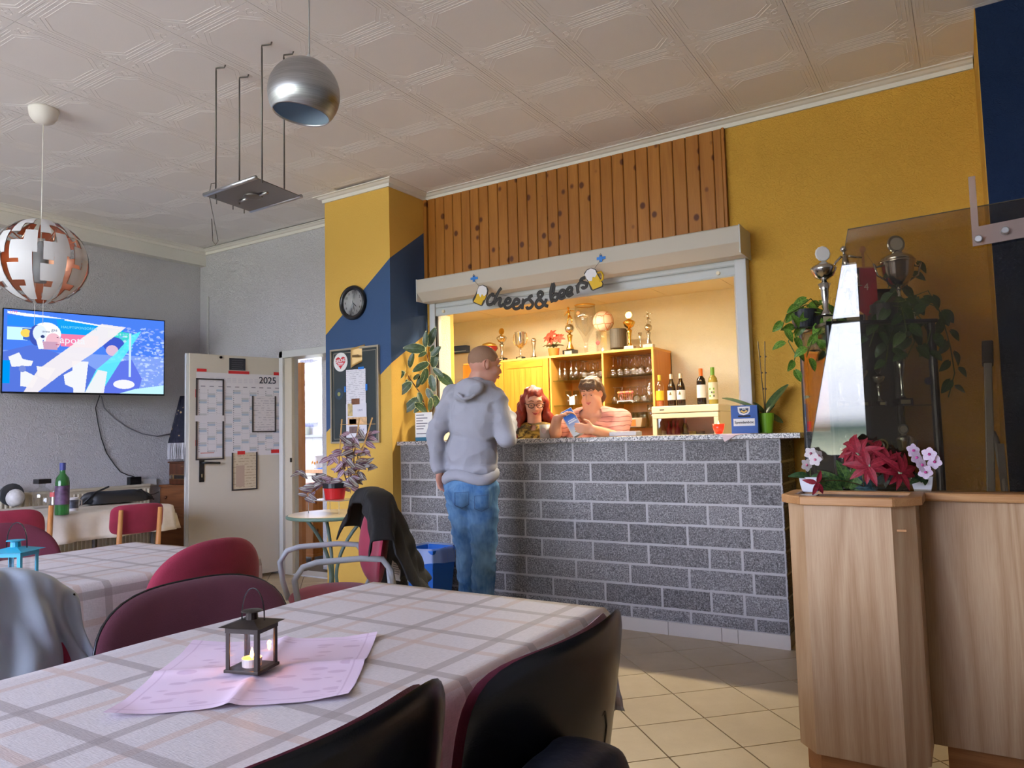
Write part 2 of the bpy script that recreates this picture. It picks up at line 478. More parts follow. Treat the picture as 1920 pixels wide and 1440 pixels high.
for i in range(-10, 10):
    for j in range(-10, 3):
        x = -1.64 + PX * (i + .5); y = 3.085 + PY * (j + .5)
        if not (-6.6 < x < 3.1 and -2.3 < y < 4.5): continue
        if -4.4 < x < -3.7 and y > 4.25: continue
        d = pxd(0, 0, 1)  # noqa
        if x > 1.2 or y < -.6: continue
        o = link('ceiling_panel', pme, ceiling); o.location = (x, y, HC)
# crown mouldings
def crown(name, pts):
    """moulding swept along wall lines; pts 2D, room on the left-hand side of travel"""
    prof = [(0, 0), (0, -.045), (.012, -.05), (.016, -.032), (.03, -.028), (.052, -.012), (.07, -.01), (.075, 0)]
    prof = [(0, -.05), (.014, -.05), (.016, -.022), (.034, -.018), (.05, -.006), (.068, -.004), (.07, 0.0), (0, 0)]
    mb = MB(); n = len(pts); vs = []
    for i, p in enumerate(pts):
        p = Vector(p)
        def nrm(a, b): d = (Vector(b) - Vector(a)).normalized(); return Vector((-d.y, d.x))
        if i == 0: m = nrm(pts[0], pts[1])
        elif i == n - 1: m = nrm(pts[-2], pts[-1])
        else:
            a, b = nrm(pts[i - 1], pts[i]), nrm(pts[i], pts[i + 1]); m = (a + b); m = m / m.dot(a)
        for r, z in prof: vs.append((p.x + m.x * r, p.y + m.y * r, HC - .002 + z * .9 if z else HC))
    k = len(prof)
    fs = [(i * k + j, i * k + (j + 1) % k, (i + 1) * k + (j + 1) % k, (i + 1) * k + j) for i in range(n - 1) for j in range(k)]
    fs += [tuple(range(k)), tuple((n - 1) * k + j for j in range(k - 1, -1, -1))]
    mb.add(vs, fs); return struct(name, mb, M_crown)
crown('trim_1', [(.12, 4.648), (-3.689, 4.648), (-3.689, 4.2), (-4.38, 4.2), (-4.38, 4.67), (-6.59, 4.67), (-6.59, -2.4)])

# ------------------------------------------------------------------ walls
w = MB(); w.box(-6.88, -6.68, -2.6, 4.8, 0, HC + .1); struct('wall_left', w, M_white)
w = MB(); w.box(-6.68, -6.59, -2.4, 4.67, 3.03, HC + .01); struct('trim_2', w, stucco('soffit_white', (224, 221, 214), 42, .3))
w = MB()   # wall with the kitchen doorway
w.box(-6.68, -5.44, 4.67, 4.80, 0, HC + .1); w.box(-5.44, -4.40, 4.67, 4.80, 2.03, HC + .1)
struct('wall_kitchen_side', w, M_white)
w = MB(); w.box(-4.38, -3.689, 4.2, 5.0, 0, HC + .1); struct('wall_column', w, M_col)
w = MB()   # bar wall with the serving opening
XL, XR = -3.655, -1.165
w.box(-3.69, XL, 4.648, 4.90, 0, HC + .1)
w.box(XR, 3.3, 4.648, 4.90, 0, HC + .1); w.box(XL, XR, 4.648, 4.72, 2.22, HC + .1); w.box(XL, XR, 4.648, 4.90, 0, 1.13)
struct('wall_far', w, M_yellow)
w = MB(); w.box(XL - .0, XL + .004, 4.66, 4.902, 1.19, 2.22)
struct('trim_3', w, M_barwall)
w = MB(); w.box(.128, 3.3, 4.055, 4.66, 0, HC + .1); pier = struct('wall_pier', w, M_blue)
w = MB(); w.box(.1245, .128, 4.0555, 4.648, 0, HC); struct('trim_4', w, M_yellow)
# walls behind the camera, with the windows that light the room
w = MB()
w.box(-6.68, -5.7, -2.6, -2.4, 0, HC + .1); w.box(-5.7, -.9, -2.6, -2.4, 0, .85); w.box(-5.7, -.9, -2.6, -2.4, 3.05, HC + .1); w.box(-.9, 3.4, -2.6, -2.4, 0, HC + .1)
struct('wall_near', w, M_white)
w = MB()
w.box(3.2, 3.4, -2.4, 4.1, 0, HC + .1)
struct('wall_right', w, M_white)
def window(name, x0, x1, y, z0, z1, nx, rot=False, bars=()):
    t = sthing(name)
    def B(mb, a0, a1, b0, b1, c0, c1):
        if rot: mb.box(b0, b1, a0, a1, c0, c1)
        else: mb.box(a0, a1, b0, b1, c0, c1)
    f = MB(); wd = .06
    B(f, x0, x1, y - .04, y + .04, z0, z0 + wd); B(f, x0, x1, y - .04, y + .04, z1 - wd, z1)
    xs = [x0 + (x1 - x0) * i / nx for i in range(nx + 1)]
    for i, x in enumerate(xs):
        a = x if i == 0 else (x - wd if i == nx else x - wd / 2)
        B(f, a, a + wd, y - .039, y + .039, z0 + wd, z1 - wd)
    for zb in bars: B(f, x0 + wd, x1 - wd, y - .035, y + .035, zb, zb + .05)
    part('window_frame', f, M_frame, t)
    for i in range(nx):
        g_ = MB(); B(g_, xs[i] + .03, xs[i + 1] - .03, y - .003, y + .003, z0 + .05, z1 - .05)
        part('pane', g_, thin_glass('window_glass', (1, 1, 1), .4), t)
    return t
window('window_1', -5.7, -.9, -2.5, .85, 3.05, 4, bars=(2.35,))

# ------------------------------------------------------------------ pine cladding above the hatch
clad = thing('pine_cladding', 'varnished knotty pine board cladding between white ceiling moulding and grey shutter box', 'wall panelling', (-2.47, 4.64, 2.4))
b = MB(); b.box(-3.685, -1.235, 4.634, 4.647, 2.38, 3.145); part('backing', b, P('backing_brown', (92, 50, 20), .7), clad, world=True)
pl = [-3.685, -3.56]
x = -3.56
xs = [-3.652, -3.575, -3.487, -3.4, -3.315, -3.232, -3.148, -3.06, -2.972, -2.884, -2.797, -2.713, -2.628, -2.542, -2.455, -2.369, -2.283, -2.195, -2.11, -2.022, -1.936, -1.846, -1.758, -1.671, -1.582, -1.494, -1.404, -1.31, -1.255]
plank = None
for i in range(len(xs) - 1):
    x0, x1 = xs[i] + .002, xs[i + 1] - .002
    m = MB(); wdt = (x1 - x0)
    pr = [(x0, 4.63), (x0 + .004, 4.625), (x1 - .004, 4.625), (x1, 4.63), (x1, 4.636), (x0, 4.636)]
    m.prism(pr, 2.38, 3.143, 'z'); part('plank', m, M_pine, clad, world=True)
for a_, b_ in ((-3.686, -3.655), (-1.252, -1.236)): m = MB(); m.box(a_, b_, 4.612, 4.636, 2.38, 3.143); part('edge_strip', m, M_pine, clad, world=True)

# ------------------------------------------------------------------ shutter box and rails
sb = thing('shutter_box', 'pale grey roller shutter box with chamfered underside spanning above the serving hatch', 'shutter', (-2.36, 4.5, 2.3))
m = MB(); m.prism([(4.40, 2.335), (4.40, 2.434), (4.408, 2.44), (4.648, 2.44), (4.648, 2.27), (4.47, 2.27)], -3.595, -1.115, 'x'); part('housing', m, M_box, sb, world=True, bev=.003)
for a_, b_ in ((-1.116, -1.110), (-3.6, -3.594)): m = MB(); m.box(a_, b_, 4.398, 4.648, 2.268, 2.442); part('end_cap', m, M_frame, sb, world=True)
m = MB(); m.tube([(-3.59, 4.412, 2.437), (-1.12, 4.412, 2.437)], .004, 6); part('ridge', m, M_box, sb, world=True)
shu = thing('hatch_shutter', 'raised grey slatted shutter curtain end with bottom bar under the shutter box', 'shutter', (-2.36, 4.6, 2.2))
for k, (z0, z1) in enumerate(((2.235, 2.30), (2.17, 2.233))):
    m = MB(); m.prism([(4.585, z0), (4.58, z0 + .01), (4.58, z1 - .01), (4.585, z1), (4.60, z1), (4.60, z0)], -3.55, -1.18, 'x'); part('slat', m, P('slat_grey', (186, 190, 190), .4), shu, world=True)
for x in (-3.47, -1.3):
    m = MB(); m.tube([(x, 4.58, 2.2), (x, 4.565, 2.2)], .012, 10); part('stop_knob', m, P('beige_knob', (220, 208, 180), .5), shu, world=True)
for side, (x0, x1) in enumerate(((-3.605, -3.552), (-1.195, -1.125))):
    t = thing('shutter_rail', ['grey vertical shutter guide rail at left side of the hatch', 'grey vertical shutter guide rail at right side of the hatch'][side], 'rail', ((x0 + x1) / 2, 4.6, 1.19))
    m = MB(); m.box(x0, x1, 4.565, 4.648, 1.192, 2.27); part('channel', m, M_frame, t, world=True, bev=.004)
    m = MB(); a = x1 if side == 0 else x0 - .01
    m.box(a, a + .01, 4.575, 4.60, 1.192, 2.17); part('brush_strip', m, M_dark if side == 0 else M_box, t, world=True)

# ------------------------------------------------------------------ block counter
def block_mat():
    g = N('lava_block'); v = g.co((1, 1, 1), rand=True)
    n1 = g.noise(v, 130, 3, .8); n2 = g.noise(v, 6, 3)
    c = g.ramp(n1, [(.36, lin((74, 73, 74))), (.5, lin((132, 130, 130))), (.64, lin((196, 194, 192)))])
    c = g.mix(g.math('MULTIPLY', n2, .5), c, lin((118, 116, 118)))
    oi = g.n('ShaderNodeObjectInfo'); hs = g.n('ShaderNodeHueSaturation'); g.t.links.new(c, hs.inputs['Color'])
    g.t.links.new(g.math('MULTIPLY_ADD', oi.outputs['Random'], .4, .85), hs.inputs['Value'])
    return g.pbsdf(hs.outputs[0], .9, 0, g.bump(n1, .9, .006), .2)
M_block = block_mat()
M_mortar = P('pale_mortar', (190, 188, 188), .95, bump=.5, bscale=70)
def granite():
    g = N('speckled_granite'); v = g.co()
    vo = g.n('ShaderNodeTexVoronoi', Vector=v, Scale=150); n1 = g.noise(v, 120, 3, .8)
    c = g.ramp(vo.outputs['Color'], [(.2, lin((70, 68, 72))), (.45, lin((170, 164, 160))), (.75, lin((214, 208, 202)))])
    c = g.mix(g.ramp(n1, [(.55, (0, 0, 0)), (.62, (1, 1, 1))]), c, lin((60, 58, 60)))
    return g.pbsdf(c, .22, 0, None, .5)
M_granite = granite()
ctr = thing('block_counter', 'long bar counter of rough grey lava blocks in pale mortar below the hatch', 'counter', (-2.3, 4.45, 0))
YF = 4.2908
XR0 = -.93
m = MB(); m.box(-3.689, XR0 + .012, YF + .0005, 4.646, 0, 1.157); part('mortar_core', m, M_mortar, ctr, world=True)
zj = [1.157, 1.0272 + .0, .9022, .7772, .6522, .5272, .4022, .2772, .1522, .078]
rowA = [XR0 + .006, -1.0968, -1.4718, -1.8468, -2.2218, -2.5968, -2.9718, -3.3468, -3.689]
rowB = [XR0 + .006, -1.155, -1.345, -1.722, -2.097, -2.472, -2.847, -3.222, -3.597, -3.689]
rowC = [XR0 + .006, -1.155, -1.345, -1.645, -2.02, -2.395, -2.77, -3.145, -3.52, -3.689]
def rock(x0, x1, z0, z1, yf=YF, seed=0):
    rnd = random.Random(seed); nx = max(2, int((x1 - x0) / .06)); nz = 3
    def fn(u, v):
        ex = 0 < u < 1; ez = 0 < v < 1
        return (x0 + (x1 - x0) * u + (0 if ex else rnd.uniform(-.0015, .0015)), yf - .004 + (rnd.uniform(-.003, .002) if ex and ez else .003), z0 + (z1 - z0) * v + rnd.uniform(-.0015, .0015))
    m = MB(); m.grid(fn, nx, nz); nv = len(m.v)
    m.add([(x0, yf - .001, z0), (x1, yf - .001, z0), (x1, yf - .001, z1), (x0, yf - .001, z1), (x0, yf + .03, z0), (x1, yf + .03, z0), (x1, yf + .03, z1), (x0, yf + .03, z1)],
          [(0, 4, 5, 1), (1, 5, 6, 2), (2, 6, 7, 3), (3, 7, 4, 0)])
    return m
sd = 0
for k in range(9):
    row = rowA if k % 2 == 0 else (rowC if k == 7 else rowB)
    zt_, zb_ = zj[k] - .0072, zj[k + 1] + .0072
    if k == 0: zt_ = 1.15
    if k == 8: zb_ = .08
    for i in range(len(row) - 1):
        x1, x0 = row[i] - (.0078 if i else 0), row[i + 1] + .0072
        if x1 - x0 < .02: continue
        sd += 1; part('block', rock(x0, x1, zb_, zt_, seed=sd), M_block, ctr, world=True)
    # return face
    m = MB()
    for (y0, y1) in (((YF + .002, YF + .16), (YF + .175, 4.645)) if k % 2 else ((YF + .002, YF + .235), (YF + .25, 4.645))):
        m = MB(); m.box(XR0 - .03, XR0 + .016, y0, y1, zb_, zt_); part('block', m, M_block, ctr, world=True)
sk = thing('skirting_tiles', 'row of cream skirting tiles along the foot of the block counter', 'skirting', (-2.3, YF, 0))
xs2 = [XR0 + .02, -1.197, -1.29, -1.61, -1.925, -2.24, -2.555, -2.87, -3.185, -3.5, -3.689]
for i in range(len(xs2) - 1):
    m = MB(); m.box(xs2[i + 1] + .0015, xs2[i] - .0015, YF - .014, YF - .0045, 0, .077); part('tile', m, P('cream_skirting', (206, 198, 188), .4, bump=.05), sk, world=True)
sl = thing('granite_slab', 'speckled grey granite countertop with slight overhang along the bar', 'countertop', (-2.3, 4.5, 1.157))
m = MB(); m.box(-3.688, -.8, 4.25, 4.648, 1.158, 1.188); m.box(XL + .003, XR - .003, 4.6485, 4.93, 1.158, 1.188)
m.v = m.v; part('slab', m, M_granite, sl, world=True, bev=.003)

# ------------------------------------------------------------------ bar room
BY = 6.6; BZ = 2.485
w = MB(); w.box(-5.2, 0.6, BY, BY + .15, 0, BZ + .2); struct('wall_bar_back', w, M_barwall)
w = MB(); w.box(-.6, -.45, 4.95, BY, 0, BZ + .2); struct('wall_bar_right', w, M_barwall)
w = MB(); w.box(-5.2, -5.05, 5.1, BY, 0, BZ + .2); w.box(-5.2, -4.2, 5.0, 5.1, 0, BZ + .2); struct('wall_bar_left', w, M_barwall)
cb = MB(); cb.box(-5.2, -.45, 4.73, BY + .15, BZ + .014, BZ + .2); bc = struct('ceiling', cb, P('bar_ceiling_cream', (226, 212, 176), .8))
for i in range(-6, 4):
    for j in range(4):
        x0 = -2.35 + .625 * i; y0 = 4.73 + .625 * j; y1 = min(y0 + .621, BY - .004)
        if x0 < -5.0 or x0 + .62 > -.62 or y1 - y0 < .05: continue
        m = MB(); m.box(x0, x0 + .621, y0, y1, BZ, BZ + .014); part('ceiling_panel', m, P('bar_ceiling_panel', (236, 224, 190), .8, bump=.1), bc, world=True)
for k, (x, y) in enumerate(((-1.98, 4.94), (-3.3, 5.6))):
    t = thing('tube_lamp', ['white batten tube lamp on bar ceiling just inside the hatch', 'white batten tube lamp on bar ceiling near the cabinets'][k], 'lamp', (x, y, BZ))
    m = MB(); m.box(-.65, .65, -.035, .035, -.05, 0); part('batten', m, M_frame, t)
    m = MB(); m.tube([(-.6, 0, -.06), (.6, 0, -.06)], .009, 8); part('tube', m, emit('tube_glow', (255, 232, 190), 12), t)

# ------------------------------------------------------------------ kitchen beyond the doorway
w = MB(); KY = 6.45
w.box(-8.4, -8.25, 4.8, KY, 0, 2.8); struct('wall_kitchen_left', w, M_white)
w = MB(); w.box(-5.27, -5.21, 5.0, KY + .15, 0, 2.8); struct('wall_kitchen_right', w, M_white)
wx0, wx1, wz0, wz1 = -6.55, -5.98, 1.3, 2.3
WA = pxh(567, 680, 1, KY); WB = pxh(606, 800, 1, KY)
wx0, wx1, wz0, wz1 = WA.x - .55, WB.x, WB.z, WA.z + .06
w = MB(); w.box(-8.2, wx0, KY, KY + .15, 0, 2.8); w.box(wx0, wx1, KY, KY + .15, 0, wz0); w.box(wx0, wx1, KY, KY + .15, wz1, 2.8); w.box(wx1, -5.2, KY, KY + .15, 0, 2.8)
struct('wall_kitchen_back', w, P('kitchen_white', (226, 226, 228), .6))
w = MB(); w.box(-8.3, -4.4, 4.8, KY + .1, 2.7, 2.85); struct('ceiling', w, M_ceil)
window('window_2', wx0, wx1, KY + .06, wz0, wz1, 2)
# ================================================================== tables and cloths
def plaid(name, x0, y0, base=(212, 206, 206), dk=(150, 140, 138), tn=(196, 172, 160)):
    """woven check cloth; UV holds the flat cloth coordinates in metres"""
    g = N(name); uv = g.n('ShaderNodeTexCoord').outputs['UV']
    s = g.n('ShaderNodeSeparateXYZ'); g.t.links.new(uv, s.inputs[0])
    def band(v, off, w, p):
        f = g.math('FRACT', g.math('DIVIDE', g.math('SUBTRACT', v, off), p))
        d = g.math('ABSOLUTE', g.math('SUBTRACT', f, .5))
        return g.math('GREATER_THAN', g.math('SUBTRACT', d, .5 - w / 2 / p), 0)
    dx = band(s.outputs[0], x0, .026, .248); tx = band(s.outputs[0], x0 + .088, .022, .248)
    dy = band(s.outputs[1], y0, .026, .2525); ty = band(s.outputs[1], y0 - .098, .022, .2525)
    mp = g.n('ShaderNodeMapping', Vector=uv); mp.inputs['Scale'].default_value = (1, 1, 1)
    m1 = g.n('ShaderNodeMapping', Vector=uv); m1.inputs['Scale'].default_value = (60, 420, 1)
    m2 = g.n('ShaderNodeMapping', Vector=uv); m2.inputs['Scale'].default_value = (420, 60, 1)
    w1 = g.n('ShaderNodeTexNoise', Vector=m1.outputs[0], Scale=1.0).outputs['Fac']; w2 = g.n('ShaderNodeTexNoise', Vector=m2.outputs[0], Scale=1.0).outputs['Fac']
    wv = g.math('ADD', w1, w2)
    c = g.ramp(g.math('MULTIPLY', wv, .5), [(.38, tuple(.86 * x for x in lin(base))), (.58, lin(base))])
    c = g.mix(g.math('MULTIPLY', tx, .6), c, lin(tn)); c = g.mix(g.math('MULTIPLY', ty, .6), c, lin(tn))
    c = g.mix(g.math('MULTIPLY', dx, .62), c, lin(dk)); c = g.mix(g.math('MULTIPLY', dy, .62), c, lin(dk))
    MATS[name] = g.pbsdf(c, .5, 0, g.bump(wv, .25, .002), .45); return MATS[name]

def cloth(name, label, x0, x1, y0, y1, z, over, mat, parent=None, seed=1, amp=.02, group=None, res=.03, wav=9, crease=0):
    rnd = random.Random(seed); ph = [rnd.uniform(0, 6) for _ in range(6)]
    W_, H_ = x1 - x0 + 2 * over, y1 - y0 + 2 * over
    nu, nv = int(W_ / res), int(H_ / res)
    vs = []; uvs = []
    for j in range(nv + 1):
        for i in range(nu + 1):
            u = x0 - over + W_ * i / nu; v = y0 - over + H_ * j / nv
            cx = min(max(u, x0), x1); cy = min(max(v, y0), y1)
            dx = u - cx; dy = v - cy; ax, ay = abs(dx), abs(dy)
            dr = max(ax, ay)
            e = .012 * (1 - math.exp(-dr / .01)) if dr else 0
            fl = 0
            wv = amp * (dr / over) * sin((u if ay > ax else v) * wav + ph[0]) + amp * .5 * (dr / over) * sin((u if ay > ax else v) * wav * 2.3 + ph[1])
            sxn = (dx > 0) - (dx < 0); syn = (dy > 0) - (dy < 0)
            px = cx + sxn * (e + fl + (wv + amp * dr / over if ax >= ay and ax > 0 else 0)); py = cy + syn * (e + fl + (wv + amp * dr / over if ay > ax else 0))
            zz = z - max(0, dr - .008) + (.0012 * sin(u * 17 + ph[2]) * sin(v * 13 + ph[3]) if dr == 0 else 0)
            vs.append((px, py, zz)); uvs.append((u, v))
    fs = [(j * (nu + 1) + i, j * (nu + 1) + i + 1, (j + 1) * (nu + 1) + i + 1, (j + 1) * (nu + 1) + i) for j in range(nv) for i in range(nu)]
    me = bpy.data.meshes.new(name); me.from_pydata(vs, [], fs); ul = me.uv_layers.new(name='uv')
    arr = np.array([uvs[i] for f in fs for i in f], np.float32); ul.data.foreach_set('uv', arr.ravel())
    me.materials.append(mat); me.shade_smooth(); me.update()
    o = link(name, me); m = o.modifiers.new('solid', 'SOLIDIFY'); m.thickness = .0015; m.offset = 1
    return tag(o, label, 'tablecloth', group)

def table(label, x0, x1, y0, y1, z, legs=P('grey_metal', (120, 122, 126), .35, 1)):
    t = thing('dining_table', label, 'table', ((x0 + x1) / 2, (y0 + y1) / 2, 0))
    m = MB(); m.box(x0, x1, y0, y1, z - .028, z); part('tabletop', m, P('table_laminate', (196, 190, 182), .4), t, world=True, bev=.004)
    m = MB()
    for a, b, c, d in ((x0 + .06, x1 - .06, y0 + .05, y0 + .08), (x0 + .06, x1 - .06, y1 - .08, y1 - .05), (x0 + .06, x0 + .09, y0 + .08, y1 - .08), (x1 - .09, x1 - .06, y0 + .08, y1 - .08)): m.box(a, b, c, d, z - .08, z - .028)
    part('apron', m, legs, t, world=True)
    for x in (x0 + .075, x1 - .075):
        for y in (y0 + .065, y1 - .065):
            m = MB(); m.tube([(x, y, 0), (x, y, z - .03)], .018, 10); part('leg', m, legs, t, world=True)
    return t
ZT = .748
table('long dining table under the check cloth in the right foreground', -1.655, -.865, -.15, 1.785, ZT)
cloth('tablecloth', 'white cloth with grey and tan check on the long foreground table', -1.672, -.85, -.15, 1.80, ZT + .003, .27, plaid('plaid_main', -.938, .908), seed=3, amp=.012)
table('dining table under the check cloth in the left middle distance', -3.40, -2.56, .55, 2.03, ZT)
cloth('tablecloth', 'check cloth hanging low on the second table left of the foreground one', -3.41, -2.545, .55, 2.045, ZT + .003, .27, plaid('plaid_second', -2.75, 1.42), seed=8, amp=.018)
table('side table in front of the radiator under the television', -6.30, -5.32, 1.5, 3.44, ZT)
cl3 = P('cream_damask', (214, 204, 190), .7, bump=.5, bscale=30, var=.08)
cloth('tablecloth', 'plain cream cloth on the side table in front of the radiator', -6.31, -5.30, 1.5, 3.455, ZT + .003, .2, cl3, seed=5, amp=.03, wav=16)

# pink paper mat under the lantern
def pink():
    g = N('pink_paper_mat'); uv = g.n('ShaderNodeTexCoord').outputs['UV']
    mp = g.n('ShaderNodeMapping', Vector=uv); mp.inputs['Scale'].default_value = (14, 34, 1); mp.inputs['Rotation'].default_value = (0, 0, .35)
    vo = g.n('ShaderNodeTexVoronoi', Vector=mp.outputs[0], Scale=1.0)
    f = g.ramp(vo.outputs['Distance'], [(.30, (1, 1, 1)), (.36, (0, 0, 0))])
    s = g.n('ShaderNodeSeparateXYZ'); g.t.links.new(uv, s.inputs[0])
    def bd(x): a = g.math('ABSOLUTE', x); return g.math('LESS_THAN', g.math('ABSOLUTE', g.math('SUBTRACT', a, .225)), .0022)
    fr = g.math('MAXIMUM', bd(s.outputs[0]), bd(s.outputs[1]))
    inn = g.math('LESS_THAN', g.math('MAXIMUM', g.math('ABSOLUTE', s.outputs[0]), g.math('ABSOLUTE', s.outputs[1])), .215)
    c = g.mix(g.math('MULTIPLY', g.math('MULTIPLY', f, inn), .45), lin((226, 206, 226)), lin((188, 156, 186)))
    c = g.mix(g.math('MULTIPLY', fr, .4), c, lin((188, 156, 186)))
    return g.pbsdf(c, .7)
# corners measured on the table: a square mat laid diagonally, folded in four
cA, cB, cC, cD = Vector((-1.268, .705)), Vector((-.962, .970)), Vector((-1.201, 1.306)), Vector((-1.537, 1.060))
vs = []; uvs = []; nn = 36
for j in range(nn + 1):
    for i in range(nn + 1):
        u, v = i / nn, j / nn
        p = (cA * (1 - u) + cB * u) * (1 - v) + (cD * (1 - u) + cC * u) * v
        du, dv = abs(u - .5), abs(v - .5)
        z = .0045 + .009 * math.exp(-du * 22) * min(1, dv * 5) + .008 * math.exp(-dv * 22) * min(1, du * 5)
        ed = min(u, 1 - u, v, 1 - v); cr_ = max(du, dv)
        z += .006 * max(0, (du + dv - .82)) * 8
        vs.append((p.x, p.y, ZT + .004 + z)); uvs.append((u * .5 - .25, v * .5 - .25))
fs = [(j * (nn + 1) + i, j * (nn + 1) + i + 1, (j + 1) * (nn + 1) + i + 1, (j + 1) * (nn + 1) + i) for j in range(nn) for i in range(nn)]
me = bpy.data.meshes.new('paper_mat'); me.from_pydata(vs, [], fs); ul = me.uv_layers.new(name='uv')
ul.data.foreach_set('uv', np.array([uvs[i] for f in fs for i in f], np.float32).ravel()); me.materials.append(pink()); me.shade_smooth()
tag(link('paper_mat', me), 'pink paper mat with fold creases lying diagonally under the dark lantern', 'placemat')

# ------------------------------------------------------------------ lantern
def lantern(loc, rz, label, mat, lit=True, s=1.0, cat='lantern'):
    t = thing('lantern', label, cat, loc, rz)
    wx, wy, h = .036 * s, .033 * s, .088 * s
    m = MB(); m.box(-wx - .003, wx + .003, -wy - .003, wy + .003, 0, .006); part('base_plate', m, mat, t, bev=.001)
    for a in (-1, 1):
        for b in (-1, 1):
            m = MB(); x, y = a * wx, b * wy; q = .0085 * s
            m.box(min(x, x - a * q), max(x, x - a * q), min(y, y - b * .002), max(y, y - b * .002), .006, h); m.box(min(x, x - a * .002), max(x, x - a * .002), min(y - b * .002, y - b * q), max(y - b * .002, y - b * q), .006, h)
            part('corner_post', m, mat, t)
    for a in (-1, 1):
        g_ = MB(); g_.box(-wx + .004, wx - .004, a * (wy - .004) - .0006, a * (wy - .004) + .0006, .006, h); part('glass_pane', g_, thin_glass('lantern_glass', (1, 1, 1), 1.0), t)
        g_ = MB(); g_.box(a * (wx - .004) - .0006, a * (wx - .004) + .0006, -wy + .005, wy - .005, .006, h); part('glass_pane', g_, thin_glass('lantern_glass', (1, 1, 1), 1.0), t)
    m = MB(); m.box(-wx - .001, wx + .001, -wy - .001, wy + .001, h - .012 * s, h); part('top_rim', m, mat, t)
    m = MB(); e = .011 * s
    m.add([(-wx - e, -wy - e, h), (wx + e, -wy - e, h), (wx + e, wy + e, h), (-wx - e, wy + e, h), (-.014 * s, -.014 * s, h + .009 * s), (.014 * s, -.014 * s, h + .009 * s), (.014 * s, .014 * s, h + .009 * s), (-.014 * s, .014 * s, h + .009 * s)],
          [(3, 2, 1, 0), (0, 1, 5, 4), (1, 2, 6, 5), (2, 3, 7, 6), (3, 0, 4, 7), (4, 5, 6, 7)]); part('roof', m, mat, t)
    m = MB(); m.lathe([(.012 * s, h + .008 * s), (.011 * s, h + .022 * s)], 12); m.lathe([(.021 * s, h + .024 * s), (.019 * s, h + .026 * s), (.0, h + .028 * s)], 16); part('chimney_cap', m, mat, t)
    m = MB(); pts = [(.026 * s * cos(a) * (1 if sin(a) > -.1 else 1), .004 * s, h + .006 * s + (.046 * s + .016 * s) * max(0, sin(a)) ** .8) for a in [pi * k / 16 for k in range(17)]]
    m.tube(pts, .0014 * s, 6); part('wire_handle', m, P('dark_wire', (90, 88, 90), .25, 1), t)
    if lit:
        c = thing('tea_light', 'lit tea light in white cup inside the small dark lantern', 'candle', (loc[0], loc[1], loc[2] + .006), rz)
        m = MB(); m.lathe([(.0185, 0), (.0195, .016), (.0188, .016), (.018, .004), (0, .004)], 20, cap=True); part('cup', m, P('candle_cup', (232, 226, 222), .4, Transmission_Weight=.2), c)
        m = MB(); m.lathe([(.0178, .002), (.0178, .0125), (.0, .012)], 20)
        g = N('glowing_wax'); p = g.pbsdf(lin((255, 214, 140)), .4); bs = [n for n in g.t.nodes if n.type == 'BSDF_PRINCIPLED'][0]; bs.inputs['Emission Color'].default_value = (*lin((255, 150, 20)), 1); bs.inputs['Emission Strength'].default_value = 1.6
        part('wax', m, g.m, c)
        m = MB(); m.tube([(0, 0, .012), (0, 0, .017)], .0006, 5); part('wick', m, M_dark, c)
        m = MB(); m.lathe([(.0006, .014), (.0032, .018), (.0036, .022), (.002, .029), (.0003, .035)], 10); part('flame', m, emit('flame', (255, 206, 110), 22), c, smooth=True)
        l = bpy.data.lights.new('flame_light', 'POINT'); l.energy = .25; l.color = lin((255, 150, 50)); l.shadow_soft_size = .004
        lo = bpy.data.objects.new('flame_light', l); COL.objects.link(lo); lo.location = (loc[0], loc[1], loc[2] + .035)
    return t
M_lmetal = P('dark_bronze_metal', (58, 50, 46), .45, .6, bump=.1)
lantern((-1.238, .984, ZT + .0165), radians(16), 'small dark metal lantern with a lit tea light on the pink mat', M_lmetal)
lb = pxh(32, 1085, 2, ZT)
lantern((-2.73, 1.22, ZT + .005), radians(30), 'turquoise metal lantern with wire handle standing on the second table', P('turquoise_paint', (40, 160, 190), .4), lit=False, s=1.35)

# ================================================================== chairs
def pad(w_, h_, n, t, curve, rings=7, seg=88, nb=None, zc=0, tilt=0, lipz=0, bot=1.0):
    """superellipse cushion standing in the xz plane, front towards +y; curve = forward bend of the sides"""
    mb = MB(); vs = []; fs = []
    def pt(r, a, side):
        ca, sa = cos(a), sin(a); k = (abs(ca) ** n + abs(sa) ** n) ** (-1 / n)
        x = w_ / 2 * r * k * ca; z = h_ / 2 * r * k * sa
        if z < 0: x *= 1 - (1 - bot) * (-z / (h_ / 2))
        y = curve * (x / (w_ / 2)) ** 2 + side * t / 2 * sqrt(max(0, 1 - r ** 6)) + tilt * z
        return (x, y, z + zc)
    for side in (1, -1):
        o = len(vs); vs.append(pt(0, 0, side))
        for i in range(1, rings + 1):
            r = sin(i / rings * pi / 2)
            for k in range(seg): vs.append(pt(r if i < rings else 1, 2 * pi * k / seg, side))
        for k in range(seg):
            q = (o, o + 1 + k, o + 1 + (k + 1) % seg); fs.append(q if side < 0 else q[::-1])
        for i in range(rings - 1):
            for k in range(seg):
                a = o + 1 + i * seg + k; b = o + 1 + i * seg + (k + 1) % seg
                q = (a, a + seg, b + seg, b); fs.append(q if side < 0 else q[::-1])
    mb.add(vs, fs); return mb
F_burg = P('burgundy_wool', (118, 34, 58), .9, bump=.4, bscale=300, var=.12, vscale=14, Sheen_Weight=.3)
F_red = P('crimson_fabric', (150, 34, 62), .85, bump=.3, bscale=260, var=.14, vscale=10, Sheen_Weight=.25)
F_plum = P('plum_fabric', (104, 48, 66), .92, bump=.3, bscale=300, var=.08, Sheen_Weight=.3)
